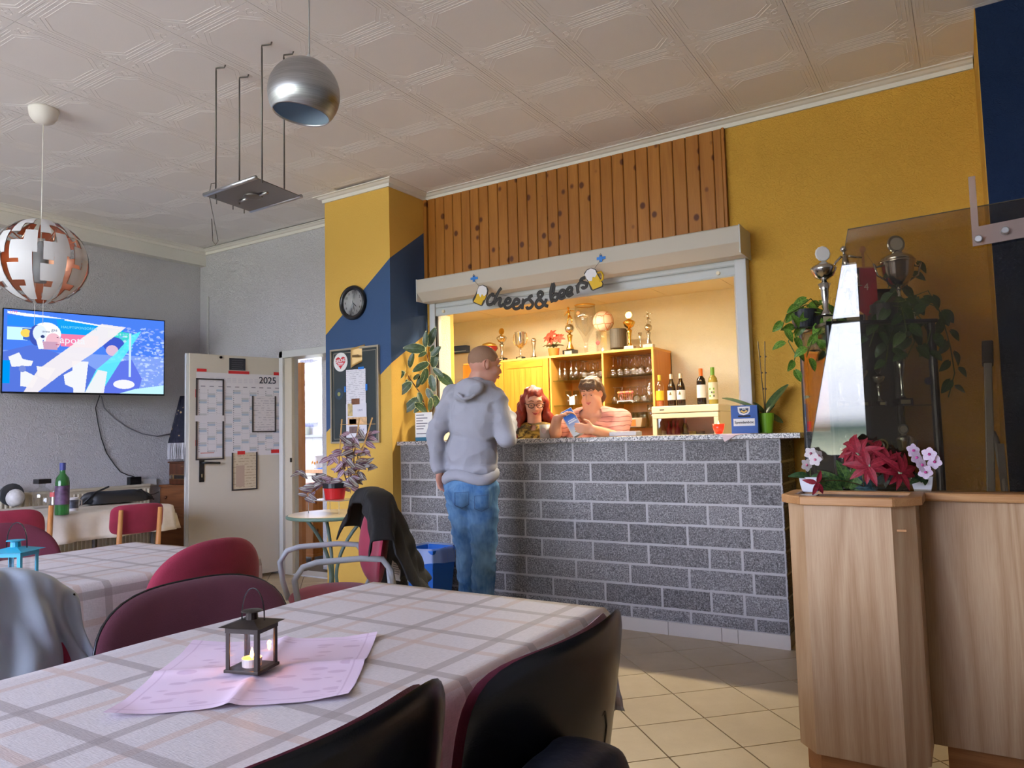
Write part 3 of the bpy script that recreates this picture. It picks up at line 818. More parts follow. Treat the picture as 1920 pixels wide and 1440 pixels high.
M_blackpl = P('black_plastic', (24, 26, 32), .27, bump=.06, bscale=420, spec=.6)
M_armgrey = P('grey_lacquer', (176, 180, 184), .35)
def iso_chair(label, loc, rz, fab, back_h=.34, back_w=.5, n=3.2, top=.86, shell=True, arms=False, group=None, name='visitor_chair', edge=False):
    t = thing(name, label, 'chair', loc, rz, group)
    zc = top - back_h / 2
    yb = -.22; tl = -.16
    def bp(**k): return pad(back_w * k.get('s', 1), back_h * k.get('s', 1), n, k['t'], .05, zc=0, tilt=tl)
    def place(mb, dy): mb.v = [(x, y + yb + dy, z + zc) for x, y, z in mb.v]; return mb
    if shell:
        part('back_shell', place(bp(t=.034), -.02), M_blackpl, t, smooth=True)
        part('back_pad', place(bp(t=.036, s=.955), .004), fab, t, smooth=True)
        m = MB(); m.tube([(-.11, 0, -.13), (-.11, 0, .02), (-.09, 0, .05), (.09, 0, .05), (.11, 0, .02), (.11, 0, -.13)], .003, 6)
        m.v = [(x, y + yb - .036 + .05 * (x / .25) ** 2 + tl * z, z + zc) for x, y, z in m.v]; part('shell_rib', m, M_blackpl, t, smooth=True)
    else:
        part('backrest', place(bp(t=.05), 0), fab, t, smooth=True)
        if edge:
            ring = []
            for k in range(48):
                a = 2 * pi * k / 48; ca, sa = cos(a), sin(a); kk = (abs(ca) ** n + abs(sa) ** n) ** (-1 / n); x = back_w / 2 * kk * ca; z = back_h / 2 * kk * sa
                ring.append((x * 1.003, yb + .05 * (x / (back_w / 2)) ** 2 + tl * z - .004, zc + z * 1.003))
            m = MB(); m.tube(ring, .004, 6, closed=True); part('black_piping', m, M_blackpl, t, smooth=True)
    m = pad(.46, .44, 3.2, .05, 0); m.v = [(x, z * 1.0, .455 + y + .02 * (1 - (z / .22) ** 2) - .01) for x, y, z in m.v]; m.f = [f[::-1] for f in m.f]
    part('seat', m, fab, t, smooth=True)
    m = pad(.45, .43, 3.2, .02, 0); m.v = [(x, z, .424 + y) for x, y, z in m.v]; m.f = [f[::-1] for f in m.f]
    part('seat_shell', m, M_blackpl, t, smooth=True)
    fm = M_armgrey if arms else M_blackpl
    for sd in (-1, 1):
        m = MB(); m.tube([(sd * .24, .22, .01), (sd * .225, .17, .41)], .0125, 8); part('leg', m, fm, t, smooth=True)
        m = MB(); m.tube([(sd * .24, -.24, .01), (sd * .22, -.17, .41)], .0125, 8); part('leg', m, fm, t, smooth=True)
        m = MB(); m.tube([(sd * .2, -.17, .42), (sd * .2, -.215, .5), (sd * .2, -.235 + .03, zc - back_h * .25)], .011, 8); part('back_bracket', m, fm, t, smooth=True)
        if arms:
            x = sd * .275
            m = MB(); m.tube([(sd * .215, .2, .42), (x, .22, .5), (x, .235, .6), (x, .2, .652), (x, .14, .668), (x, -.06, .668), (x, -.16, .655), (x, -.20, .60), (x - sd * .02, -.215, .53)], .014, 10); part('armrest', m, M_armgrey, t, smooth=True)
            m = MB(); m.box(min(x - sd * .02, x - sd * .06), max(x - sd * .02, x - sd * .06), -.222, -.212, .53, .60); part('bracket', m, M_armgrey, t, bev=.002)
    m = MB(); m.tube([(-.22, .17, .41), (.22, .17, .41)], .011, 8); m.tube([(-.22, -.17, .41), (.22, -.17, .41)], .011, 8); part('crossbar', m, fm, t, smooth=True)
    return t
PL, PR = radians(-90), radians(90)
iso_chair('black plastic backed chair with burgundy pad at far right corner of the check table', (-.82, 1.085, 0), PR, F_burg, back_h=.42, top=.895, n=6)
iso_chair('black plastic backed chair nearest camera in front of the check table', (-.87, .60, 0), PR, F_burg, back_h=.42, top=.90, n=6)
iso_chair('plum upholstered chair with thin black edge behind the dark lantern', (-1.66, 1.30, 0), PL, F_plum, shell=False, edge=True, back_h=.40, back_w=.60, n=3.0, top=.825)
iso_chair('crimson rounded chair back beside the second check table', (-2.57, 1.70, 0), PR, F_red, shell=False, back_h=.40, back_w=.47, n=2.4, top=.87)
iso_chair('dull burgundy oval chair back at the left photo edge behind the blue lantern', (-3.68, 1.67, 0), PL, P('dull_burgundy', (118, 52, 72), .9, bump=.3, bscale=300), shell=False, back_h=.42, back_w=.52, n=2.4, top=.86)
iso_chair('crimson armchair with grey tubular armrests carrying a black jacket', (-2.67, 2.62, 0), radians(146), F_red, shell=False, back_h=.44, back_w=.46, n=2.4, top=.93, arms=True)
iso_chair('crimson chair hidden under the pale grey jacket at left', (-1.86, .80, 0), PL, F_red, shell=False, back_h=.40, back_w=.5, n=2.6, top=.84)

# wooden chairs at the side table
def wood_chair(label, loc, rz, back_h, back_w, top, tall=False):
    t = thing('wooden_chair', label, 'chair', loc, rz)
    m = MB()
    zc = top - back_h / 2
    mb = pad(back_w, back_h, 5, .03, .03, tilt=-.15); mb.v = [(x, y - .2, z + zc) for x, y, z in mb.v]; part('backrest', mb, F_red, t, smooth=True)
    for sd in (-1, 1):
        m = MB(); x = sd * (back_w / 2 - (.045 if not tall else -.012)); m.tube([(x, -.17, .0), (x, -.19, .45), (x, -.235 if not tall else -.25, top - (.03 if not tall else -.01))], [.015, .018, .013], 10); part('rear_leg', m, M_beech, t, smooth=True)
        m = MB(); m.tube([(sd * .19, .2, 0), (sd * .19, .19, .43)], [.013, .018], 10); part('front_leg', m, M_beech, t, smooth=True)
        m = MB(); m.box(sd * .19 - .009, sd * .19 + .009, -.18, .19, .37, .42); part('rail', m, M_beech, t)
    m = pad(.44, .42, 4, .05, 0); m.v = [(x, z, .45 + y) for x, y, z in m.v]; m.f = [f[::-1] for f in m.f]; part('seat', m, F_red, t, smooth=True)
    return t
wood_chair('low backed crimson wooden chair drawn up to the cream cloth', (-4.78, 2.80, 0), radians(80), .19, .33, .835)
wood_chair('tall crimson wooden chair at the left photo edge by the side table', (-4.78, 2.0, 0), radians(78), .42, .46, .87, tall=True)

# ------------------------------------------------------------------ draped jackets
def drape(name, label, loc, rz, w_, front, back, top, thick, mat, lump=.012, waves=5, seed=1, seams=0, flare=.1, n=(40, 54), cat='jacket', round_=.16, zipper=None, curl=.05):
    """garment hung over a chair back: front (+y) and back lengths, rounded shoulders"""
    rnd = random.Random(seed); ph = [rnd.uniform(0, 6.28) for _ in range(9)]
    t = thing(name, label, cat, loc, rz)
    L = front + back
    def fn(u, v):
        s = v * L - back          # <0 behind the backrest, >0 in front
        x = (u - .5) * w_
        a = abs(s); sg = 1 if s > 0 else -1
        k = min(a / .05, 1.0)
        y = sg * thick * sin(k * pi / 2) + sg * max(0, a - .05) * flare
        e = abs(2 * u - 1)
        z = top - max(0, a - .035) - round_ * e ** 2.6 - (.012 * (1 - cos(k * pi / 2)))
        am = lump * (.35 + 1.6 * a / L)
        y += sg * am * (sin(u * waves * 6.28 + ph[0] + 2.0 * sin(a * 7 + ph[1])) + .5 * sin(u * waves * 15 + ph[2] + a * 9)) + curl * e ** 2
        z += .5 * am * sin(u * waves * 4 + ph[3])
        x += am * .8 * sin(a * 16 + ph[4] + u * 5) + (u - .5) * .25 * a
        if seams: y += sg * seams * (abs(sin(a * 30 + .6 * sin(u * 9))) ** .5 - .5)
        return (x, y, z)
    m = MB(); m.grid(fn, *n); part('shell', m, mat, t, smooth=True, solid=.012, sub=1)
    if zipper:
        for uu in (.02, .98):
            m = MB(); m.tube([fn(uu, k / 30) for k in range(31)], .004, 5); part('zip_edge', m, zipper, t, smooth=True)
    return t
M_jblack = P('black_quilted_nylon', (7, 7, 9), .7, bump=.5, bscale=45)
M_jgrey = P('pale_blue_grey_nylon', (170, 182, 192), .5, bump=.35, bscale=30)
jb = drape('jacket', 'black quilted jacket hung over the armchair back with white care label', (-2.585, 2.80, 0), radians(146), .72, .10, .5, .965, .05, M_jblack, lump=.02, waves=2.5, seams=.012, seed=4, flare=.42, round_=.22)
bpy.context.view_layer.update()
_d = RT * ((745 - 960) / FPX) - UP * ((1066 - 720) / FPX) + FW
_h = SC.ray_cast(bpy.context.evaluated_depsgraph_get(), CAMP, _d)
if _h[0]:
    nz_ = _h[2] if _h[2].dot(_d) < 0 else -_h[2]; nz_ = (nz_.normalized() * .5 - FW).normalized(); yv = Vector((.25, 0, 1)); LMx = frame(_h[1] + nz_ * .012, yv.cross(nz_), yv)
    m = MB(); m.box(-.032, .032, -.06, .06, 0, .0015, LMx); part('care_label', m, P('white_label', (228, 228, 226), .6), jb, world=True)
    for k in range(6): m = MB(); m.box(-.024, .018, .035 - .012 * k, .038 - .012 * k, .0016, .0022, LMx); part('label_print', m, P('grey_ink', (110, 110, 120), .6), jb, world=True)
drape('jacket', 'pale blue grey quilted jacket hung over a chair at the left photo edge', (-2.08, .76, 0), PL, .62, .42, .4, .925, .05, M_jgrey, lump=.034, waves=4, seed=9, seams=.006, flare=.12, round_=.10, zipper=M_blackpl, curl=0)
# ================================================================== planter divider with smoked glass
LT = .972
pd = thing('planter_divider', 'pale oak clad planter box with chamfered corners at right foreground', 'planter', (-.38, 2.95, 0))
foot = [(-.533, 2.75), (-.236, 2.747), (-.157, 2.84), (-.157, 3.06), (-.612, 3.06), (-.612, 2.84)]
def offs(poly, d):
    n = len(poly); out = []
    for i in range(n):
        p0, p1, p2 = (Vector(poly[i - 1]), Vector(poly[i]), Vector(poly[(i + 1) % n]))
        a = (p1 - p0).normalized(); b = (p2 - p1).normalized(); na = Vector((a.y, -a.x)); nb = Vector((b.y, -b.x)); m = na + nb; m = m / m.dot(na)
        out.append(tuple(p1 + m * d))
    return out
inner = offs(foot, -.022)
M_oakv = M_oak
M_plinth = wood('plinth_oak', (176, 120, 70), (140, 88, 46), rings=4, axis='x')
def wallseg(a, b, z0, z1, th, mat, name, parent, lab=None, inw=0):
    a = Vector(a); b = Vector(b); d = (b - a).normalized(); nrm = Vector((d.y, -d.x))
    m = MB(); q = [a + nrm * inw, b + nrm * inw, b - nrm * (th - inw), a - nrm * (th - inw)]
    m.prism([tuple(p) for p in q], z0, z1); return part(name, m, mat, parent, world=True, label=lab)
n = len(inner)
for i in range(n):
    wallseg(inner[i], inner[(i + 1) % n], .085, LT - .03, .018, M_oakv, 'side_panel', pd)
plin = offs(foot, -.045)
for i in range(n):
    if i in (3,): continue
    wallseg(plin[i], plin[(i + 1) % n], 0, .085, .018, M_plinth, 'plinth_board', pd)
capi = offs(foot, -.045)
for i in range(n):
    a, b = foot[i], foot[(i + 1) % n]; c, d = capi[(i + 1) % n], capi[i]
    m = MB(); m.prism([a, b, c, d], LT - .03, LT)
    part('cap_moulding', m, M_oakedge, pd, world=True, bev=.004)
m = MB(); m.prism(offs(foot, -.043), LT - .05, LT - .012); part('inlay_top', m, P('dark_inlay', (52, 46, 44), .3), pd, world=True)
for (x0, x1) in ((-.595, -.50), (-.235, -.175)):
    m = MB(); m.box(x0, x1, 2.86, 2.95, LT - .0115, LT - .007); part('pale_patch', m, P('pale_sheet', (196, 190, 188), .3), pd, world=True)
m = MB(); m.box(-.233, -.205, 2.7755, 2.7775, .86, .867); o = part('splinter_repair', m, M_oakedge, pd, world=True); 
dv = thing('divider_wall', 'wide oak veneer parapet with rounded oak handrail at the right edge', 'partition', (.6, 3.06, 0))
m = MB(); m.box(-.20, .62, 3.05, 3.068, .085, LT - .03); part('front_panel', m, M_oakv, dv, world=True)
m = MB(); m.box(.622, 1.9, 3.05, 3.068, .085, LT - .03); part('front_panel', m, M_oakv, dv, world=True)
m = MB(); m.box(-.139, 1.9, 3.12, 3.138, 0, LT - .03); part('rear_panel', m, M_oakv, dv, world=True)
m = MB(); m.box(-.139, 1.9, 3.072, 3.09, 0, .085); part('plinth_board', m, M_plinth, dv, world=True)
m = MB(); m.box(-.20, 1.9, 3.022, 3.155, LT - .032, LT - .002); part('handrail', m, M_oakedge, dv, world=True, bev=.008)
# smoked pane
sg = thing('smoked_glass_screen', 'large smoked glass screen with slanted left edge standing on the oak parapet', 'glass screen', (.3, 3.1, LT))
m = MB(); poly = [(-.582, LT - .005), (1.8, LT - .005), (1.8, 2.03), (-.366, 1.983)]
m.prism(poly, 3.097, 3.103, 'y'); part('pane', m, thin_glass('smoked_glass', (.68, .63, .53), 1.3, 1.5, .0), sg, world=True)
m = MB(); m.tube([(-.582, 3.1, LT), (-.366, 3.1, 1.983), (1.8, 3.1, 2.03)], .0022, 6); part('polished_edge', m, P('glass_edge', (88, 84, 70), .2), sg, world=True)
br = thing('clear_bracket', 'clear plastic corner bracket with two steel studs on the smoked glass', 'bracket', (.05, 3.08, 1.85))
m = MB(); m.prism([(.040, 1.845), (.62, 1.875), (.62, 1.95), (.062, 1.915), (.062, 2.1), (.040, 2.1)], 3.076, 3.084, 'y')
part('plate', m, P('clear_acrylic', (188, 166, 160), .12, Transmission_Weight=.35, Alpha=.75), br, world=True, bev=.001)
for x, z in ((.058, 1.867), (.138, 1.884), (.34, 1.9)):
    m = MB(); m.lathe([(.0125, 0), (.0125, .018), (.010, .020)], 16, M=frame((x, 3.076, z), (1, 0, 0), (0, 0, 1))); part('stud', m, P('satin_steel', (196, 198, 200), .3, 1), br, world=True, smooth=False, bev=.001)

# ================================================================== leaves and plants
def leafmesh(name, mat, L=1.0, W_=.5, tip=.25, base=.9, fold=.15, droop=.25, nu=4, nv=7, heart=0):
    m = MB()
    def fn(u, v):
        s = u * 2 - 1
        w_ = W_ / 2 * (sin(pi * min(1, v * .97 + .02)) ** base) * (1 - tip * v) * 1.15
        x = s * w_; y = L * v - (heart * L * .12 * abs(s) * (1 - v) ** 6)
        z = fold * abs(x) - droop * L * v * v
        return (x, y, z)
    m.grid(fn, nu, nv); me = m.mesh(name, mat, True); return me
def leafmat(name, g1, g2, edge=None, mid=None, W_=.5, thr=.55, rough=.4):
    g = N(name); tc = g.n('ShaderNodeTexCoord'); s = g.n('ShaderNodeSeparateXYZ'); g.t.links.new(tc.outputs['Generated'], s.inputs[0])
    v = g.co(rand=True); nn_ = g.noise(v, 9, 3)
    c = g.ramp(nn_, [(.35, lin(g1)), (.65, lin(g2))])
    d = g.math('ABSOLUTE', g.math('SUBTRACT', s.outputs[0], .5))
    yy = g.math('ABSOLUTE', g.math('SUBTRACT', s.outputs[1], .5))
    rr = g.math('ADD', g.math('POWER', g.math('MULTIPLY', d, 2), 2.0), g.math('POWER', g.math('MULTIPLY', yy, 2), 2.2))
    if edge:
        k = g.math('GREATER_THAN', g.math('MULTIPLY_ADD', g.noise(g.co(rand=True), 14, 2), .5, rr), thr + .25)
        c = g.mix(k, c, lin(edge))
    if mid:
        k = g.math('LESS_THAN', g.math('ABSOLUTE', g.math('SUBTRACT', d, .17)), .07); c = g.mix(k, c, lin(mid))
    rib = g.math('LESS_THAN', d, .018); c = g.mix(g.math('MULTIPLY', rib, .5), c, lin(tuple(min(255, x + 50) for x in g2)))
    MATS[name] = g.pbsdf(c, rough, 0, None, .5); return MATS[name]
def leaf(me, parent, base, d, up=(0, 0, 1), s=.1, name='leaf', sx_=1.0):
    d = Vector(d).normalized(); up = Vector(up)
    x = d.cross(up)
    if x.length < 1e-4: x = Vector((1, 0, 0))
    x.normalize(); z = x.cross(d)
    M = Matrix.Translation(base) @ Matrix((x, d, z)).transposed().to_4x4() @ Matrix.Diagonal((s * sx_, s, s, 1))
    if parent is not None: M = wmat(parent).inverted() @ M
    o = link(name, me, parent); loc, q, sc = M.decompose(); o.location = loc; o.rotation_euler = q.to_euler(); o.scale = sc
    return o
M_stem = P('green_stem', (84, 104, 44), .6)
M_brownstem = P('brown_stem', (96, 72, 44), .7)
M_soil = P('potting_soil', (56, 42, 32), .95, bump=.8, bscale=60)
def stem(parent, pts, r, mat=M_stem, name='stem', r1=None):
    m = MB(); m.tube(pts, r, 6, r1=r1 or r); return part(name, m, mat, parent, world=True, smooth=True)
def bez(a, b, c, n_=8):
    a, b, c = Vector(a), Vector(b), Vector(c); return [a * (1 - t) ** 2 + b * 2 * t * (1 - t) + c * t * t for t in [k / n_ for k in range(n_ + 1)]]
def pot(parent, loc, r0, r1, h, mat, n_=24, rim=.004, square=False, soil=True):
    m = MB()
    if square:
        def sq(r, z): return [(r * a, r * b, z) for a, b in ((-1, -1), (1, -1), (1, 1), (-1, 1))]
        vs = sq(r0, 0) + sq((r0 + r1) / 2 * 1.04, h * .5) + sq(r1, h) + sq(r1 * .9, h) + sq(r1 * .82, h * .8)
        fs = [(3, 2, 1, 0)] + [(4 * k + i, 4 * k + (i + 1) % 4, 4 * k + 4 + (i + 1) % 4, 4 * k + 4 + i) for k in range(4) for i in range(4)] + [(16, 17, 18, 19)]
        m.add(vs, fs); o = part('pot', m, mat, parent, bev=.003)
    else:
        m.lathe([(r0 * .9, 0), (r0, .003), (r1, h), (r1 - rim, h), (r0 * .95 if r0 < r1 else r1 - rim, h * .85), (0, h * .85)], n_); o = part('pot', m, mat, parent, smooth=False)
    if soil:
        m = MB(); m.lathe([(r1 * .78, h * .86), (r1 * .5, h * .92), (0, h * .93)], 12); part('soil', m, M_soil, parent)
    return o
LM_pothos = leafmesh('pothos_leaf', leafmat('pothos_green', (62, 108, 34), (120, 158, 56), edge=(206, 214, 150), thr=1.0), W_=.72, tip=.5, base=.6, fold=.25, droop=.35, heart=1)
LM_pothosd = leafmesh('pothos_leaf_dark', leafmat('pothos_dark', (34, 66, 30), (60, 96, 42)), W_=.72, tip=.5, base=.6, fold=.25, droop=.35, heart=1)
def vine(parent, pts, lm, s0, s1, step, seed, r=.0028, side=.8, camface=True):
    rnd = random.Random(seed); stem(parent, pts, r, M_stem, 'vine')
    P_ = [Vector(p) for p in pts]; acc = 0; k = 0
    tot = sum((P_[i + 1] - P_[i]).length for i in range(len(P_) - 1)); dist = 0
    for i in range(len(P_) - 1):
        seg = P_[i + 1] - P_[i]; L = seg.length; tcur = step - acc
        while tcur <= L:
            p = P_[i] + seg * (tcur / L); fr = (dist + tcur) / tot; s = s0 + (s1 - s0) * fr
            sd = RT * (1 if k % 2 else -1) * rnd.uniform(.5, 1.0) + Vector((0, 0, rnd.uniform(-.9, .2))) - FW * rnd.uniform(0, .5)
            pet = p + sd.normalized() * s * .35
            leaf(lm, parent, pet, sd + Vector((0, 0, -.4)), -FW + Vector((rnd.uniform(-.5, .5), 0, rnd.uniform(.1, .8))), s * rnd.uniform(.85, 1.15))
            k += 1; tcur += step
        acc = (acc + L) % step; dist += L

# ================================================================== vitrine
VFL, VFR = Vector((-.559, 3.746, 0)), Vector((-.113, 4.025, 0)); vdir = (VFR - VFL).normalized(); vback = Vector((-vdir.y, vdir.x, 0))
VW = (VFR - VFL).length; VD = .36; VH = 1.70
vt = thing('display_cabinet', 'black framed glass display cabinet full of trophies behind the smoked screen', 'cabinet', VFL, atan2(vdir.y, vdir.x))
M_vb = P('black_aluminium', (26, 27, 31), .35, .3)
for (x, y) in ((0, 0), (VW, 0), (0, VD), (VW, VD)):
    m = MB(); m.lathe([(.019, 0), (.019, VH)], 12, M=Matrix.Translation((x + (.019 if x == 0 else -.019), y + (.019 if y == 0 else -.019), 0))); part('corner_post', m, M_vb, vt)
m = MB(); m.box(-.004, VW + .004, -.004, VD + .004, VH, VH + .018); part('top_board', m, M_vb, vt, bev=.003)
m = MB(); m.box(0, VW, 0, VD, .02, .32); part('base_cupboard', m, M_vb, vt)
m = MB(); m.box(.03, VW - .03, VD - .012, VD - .006, .32, VH); part('back_panel', m, P('dark_back', (60, 64, 70), .4), vt)
G_v = thin_glass('cabinet_glass', (.93, .96, .95), 1.0)
for a, (x0, x1, y0, y1) in enumerate(((.03, VW - .03, .006, .011), (.004, .009, .03, VD - .03), (VW - .009, VW - .004, .03, VD - .03))):
    m = MB(); m.box(x0, x1, y0, y1, .32, VH - .002); part(['glass_door', 'side_pane', 'side_pane'][a], m, G_v, vt)
SH = [.62, .965, 1.31]
for z in SH:
    m = MB(); m.box(.02, VW - .02, .03, VD - .02, z - .006, z); part('glass_shelf', m, thin_glass('shelf_glass', (.80, .9, .86), 1.2), vt)
m = MB(); m.lathe([(.018, 0), (.018, .004)], 16, M=frame((VW - .06, .002, 1.42), (1, 0, 0), (0, 0, 1))); part('lock', m, M_vb, vt)
def vp(x, y, z): return VFL + vdir * x + vback * y + Vector((0, 0, z))

# ------------------------------------------------------------------ trophies
M_silver = P('silver_plate', (206, 204, 200), .16, 1)
M_gold = P('gold_plate', (232, 190, 96), .2, 1)
M_marble = P('dark_marble', (36, 34, 34), .2, var=.4, vscale=20)
M_whmarble = P('white_marble', (214, 206, 196), .25, var=.08)
M_plate = P('engraved_plate', (206, 196, 160), .35, .6)
def trophy(kind, label, loc, h, mat=M_silver, mat2=None, base=M_marble, rz=YAW, group=None, name='trophy', discm=None):
    t = thing(name, label, 'trophy', loc, rz, group); mat2 = mat2 or mat
    bh = h * .12; bw = h * .13
    if kind != 'tallglass':
        m = MB(); m.prism([(-bw, -bw * .7), (bw, -bw * .7), (bw, bw * .7), (-bw, bw * .7)], 0, bh); part('base', m, base, t, bev=h * .008)
        m = MB(); m.box(-bw * .6, bw * .6, -bw * .72 - .001, -bw * .7, bh * .25, bh * .8); part('nameplate', m, M_plate, t)
    def L(prof, name, mt, nn=20): m = MB(); m.lathe([(r * h, z * h) for r, z in prof], nn); return part(name, m, mt, t, smooth=True)
    if kind in ('cup', 'lidcup'):
        L([(.09, .12), (.085, .13), (.03, .16), (.02, .28), (.035, .31), (.02, .34), (.03, .40)], 'stem', mat)
        top = .95 if kind == 'cup' else .72
        L([(.03, .40), (.10, .45), (.16, .56), (.175, .68), (.185, top - .02), (.195, top), (.18, top), (.165, .7), (.02, .46)], 'bowl', mat)
        for sd in (-1, 1):
            m = MB(); m.tube([(sd * .13 * h, 0, .50 * h), (sd * .23 * h, 0, .56 * h), (sd * .27 * h, 0, .70 * h), (sd * .24 * h, 0, (top - .06) * h), (sd * .18 * h, 0, (top - .05) * h)], .012 * h, 8); part('handle', m, mat2, t, smooth=True)
        if kind == 'lidcup':
            L([(.185, .72), (.16, .77), (.08, .81), (.03, .83), (.012, .85)], 'lid', mat)
            m = MB(); m.lathe([(.095 * h, -.012 * h), (.105 * h, 0), (.095 * h, .012 * h)], 20, M=frame((0, 0, .92 * h), (1, 0, 0), (0, 0, 1))); part('disc', m, discm or mat, t)
            m = MB(); m.lathe([(.072 * h, .0), (.072 * h, .016 * h)], 20, M=frame((0, 0, .92 * h), (1, 0, 0), (0, 0, 1))); part('medallion', m, P('pale_medal', (214, 210, 206), .5, .3), t)
    elif kind == 'bowldisc':     # long fluted foot, bowl, crest disc
        L([(.07, .12), (.065, .14), (.03, .20), (.05, .44), (.075, .52), (.04, .535), (.03, .56)], 'foot', mat2)
        L([(.03, .56), (.11, .61), (.15, .69), (.155, .72), (.12, .75), (.05, .79), (.012, .81)], 'bowl', mat)
        m = MB(); m.lathe([(.085 * h, -.01 * h), (.098 * h, 0), (.085 * h, .01 * h)], 12, M=frame((0, 0, .90 * h), (1, 0, 0), (0, 0, 1))); part('crest_disc', m, discm or mat, t)
    elif kind in ('figball', 'figure'):
        L([(.08, .12), (.075, .16), (.03, .27), (.05, .38), (.06, .42), (.03, .43), (.02, .46)], 'stem', mat2)
        if kind == 'figball': m = MB(); m.ball((0, 0, .55 * h), .095 * h, 20, 14); part('ball', m, mat if mat != M_gold else M_silver, t, smooth=True)
        z0 = .645 if kind == 'figball' else .46; k = (1.0 - z0) * h
        def F(x, y, z): return (x * k, y * k, z0 * h + z * k)
        m = MB()
        m.tube([F(-.14, 0, 0), F(-.10, .02, .22), F(-.02, 0, .45)], [.03 * k, .035 * k, .055 * k], 8)
        m.tube([F(.20, -.1, .06), F(.20, -.08, .26), F(.04, 0, .45)], [.03 * k, .035 * k, .055 * k], 8)
        m.tube([F(0, 0, .42), F(-.02, 0, .60), F(-.03, 0, .78)], [.075 * k, .08 * k, .05 * k], 8)
        m.tube([F(-.10, 0, .74), F(-.22, .03, .62), F(-.30, 0, .50)], [.03 * k, .028 * k, .02 * k], 7)
        m.tube([F(.05, 0, .74), F(.22, .02, .72), F(.36, 0, .70)], [.03 * k, .028 * k, .02 * k], 7)
        m.ball(F(-.05, 0, .90), .075 * k, 10, 8); m.tube([F(-.04, 0, .76), F(-.05, 0, .86)], .03 * k, 6)
        m.ball(F(-.17, -.03, .015), (.06 * k, .03 * k, .02 * k), 8, 6); m.ball(F(.22, -.13, .03), (.06 * k, .03 * k, .02 * k), 8, 6)
        part('footballer_figure', m, mat, t, smooth=True)
    elif kind == 'world':        # slim swirling cup holding a small globe
        L([(.10, .12), (.09, .16), (.055, .30), (.05, .42), (.07, .60), (.11, .75), (.10, .80)], 'swirl_stem', mat)
        m = MB(); m.ball((0, 0, .86 * h), .125 * h, 16, 12); part('globe', m, mat2, t, smooth=True)
    elif kind == 'vase':
        L([(.06, .12), (.03, .2), (.025, .45), (.06, .60), (.10, .92), (.085, .92), (.03, .62)], 'cup', mat)
    return t
# on top of the vitrine
VT = VH + .018
tl_ = pxd(1557, 600, 3.62)
trophy('bowldisc', 'tall silver bowl trophy with crest disc left of the smoked glass edge on cabinet', vp(.06, .14, VT), .40, M_silver, rz=YAW, discm=P('white_crest', (222, 218, 214), .5))
trophy('figure', 'silver footballer statue trophy behind smoked glass on the display cabinet', vp(.19, .17, VT), .41, M_silver)
trophy('lidcup', 'big silver lidded cup with crest disc on right of the cabinet top', vp(.44, .16, VT), .44, M_silver, base=M_whmarble)
pn = thing('pennant', 'red hanging pennant on a turned wooden stand among cabinet trophies', 'pennant', vp(.30, .22, VT), YAW)
m = MB(); m.lathe([(.04, 0), (.04, .012), (.006, .016), (.006, .38), (.012, .385), (.016, .395), (.012, .41), (0, .415)], 14); part('wooden_stand', m, M_beech, pn, smooth=True)
m = MB(); m.tube([(-.055, -.012, .30), (0, -.012, .39), (.055, -.012, .30)], .0012, 5); part('cord', m, P('gold_cord', (160, 120, 60), .7), pn)
m = MB(); m.tube([(-.06, -.012, .30), (.06, -.012, .30)], .004, 6); part('crossbar', m, M_beech, pn)
m = MB(); m.prism([(-.055, .298), (-.055, .09), (0, .05), (.055, .09), (.055, .298)][::-1], -.014, -.011, 'y'); part('cloth', m, P('pennant_red', (176, 22, 46), .6), pn)
m = MB(); m.prism([(-.055, .298), (-.055, .09), (-.04, .08), (-.03, .298)][::-1], -.0155, -.0142, 'y'); part('black_band', m, M_dark, pn)
pn2 = P('pennant_white', (226, 214, 206), .6)
text('4', .05, pn2, pn.location + Vector((0, 0, .2)) - FW * .016, pn, RT, (0, 0, 1), name='printed_number')
ph_ = thing('framed_picture', 'dark picture frame leaning at the back of the cabinet top', 'picture frame', vp(.40, .27, VT), YAW)
m = MB(); m.box(-.09, .09, -.004, .004, 0, .2); o = part('frame', m, P('frame_darkbrown', (48, 32, 26), .4), ph_, bev=.002)
m = MB(); m.box(-.075, .075, -.006, -.0045, .018, .18); part('picture', m, P('picture_dim', (90, 72, 60), .4), ph_)
# inside the vitrine
trophy('vase', 'tall silver goblet trophy on upper glass shelf at the cabinet right', vp(.43, .17, SH[2]), .30, M_silver)
trophy('lidcup', 'lidded silver bowl with medallion on the middle cabinet shelf at right', vp(.42, .16, SH[1]), .25, M_silver)
gr = 'small cups in the display cabinet'
pr_ = None
CUPS = [(.08, .12, 2, .24), (.14, .2, 2, .26), (.20, .13, 2, .22), (.25, .22, 2, .25), (.30, .14, 2, .2), (.10, .13, 1, .2), (.17, .2, 1, .22), (.24, .12, 1, .16), (.31, .2, 1, .18), (.10, .15, 0, .22), (.25, .18, 0, .24), (.40, .15, 0, .22)]
for k, (x, y, z, h_) in enumerate(CUPS):
    if pr_ is None: pr_ = trophy('bowldisc', 'small silver cup at the left end of the top cabinet shelf', vp(x, y, SH[z]), .24, M_silver, group=gr)
    else:
        c = dup(pr_, vp(x, y, SH[z]), YAW + .3 * (k % 3)); c.scale = (h_ / .24,) * 3
        c['label'] = 'small silver cup on the ' + ['lowest', 'middle', 'top'][z] + ' cabinet shelf, number ' + ['one', 'two', 'three', 'four', 'five', 'six'][sum(1 for q in CUPS[:k] if q[2] == z)] + ' from the left'
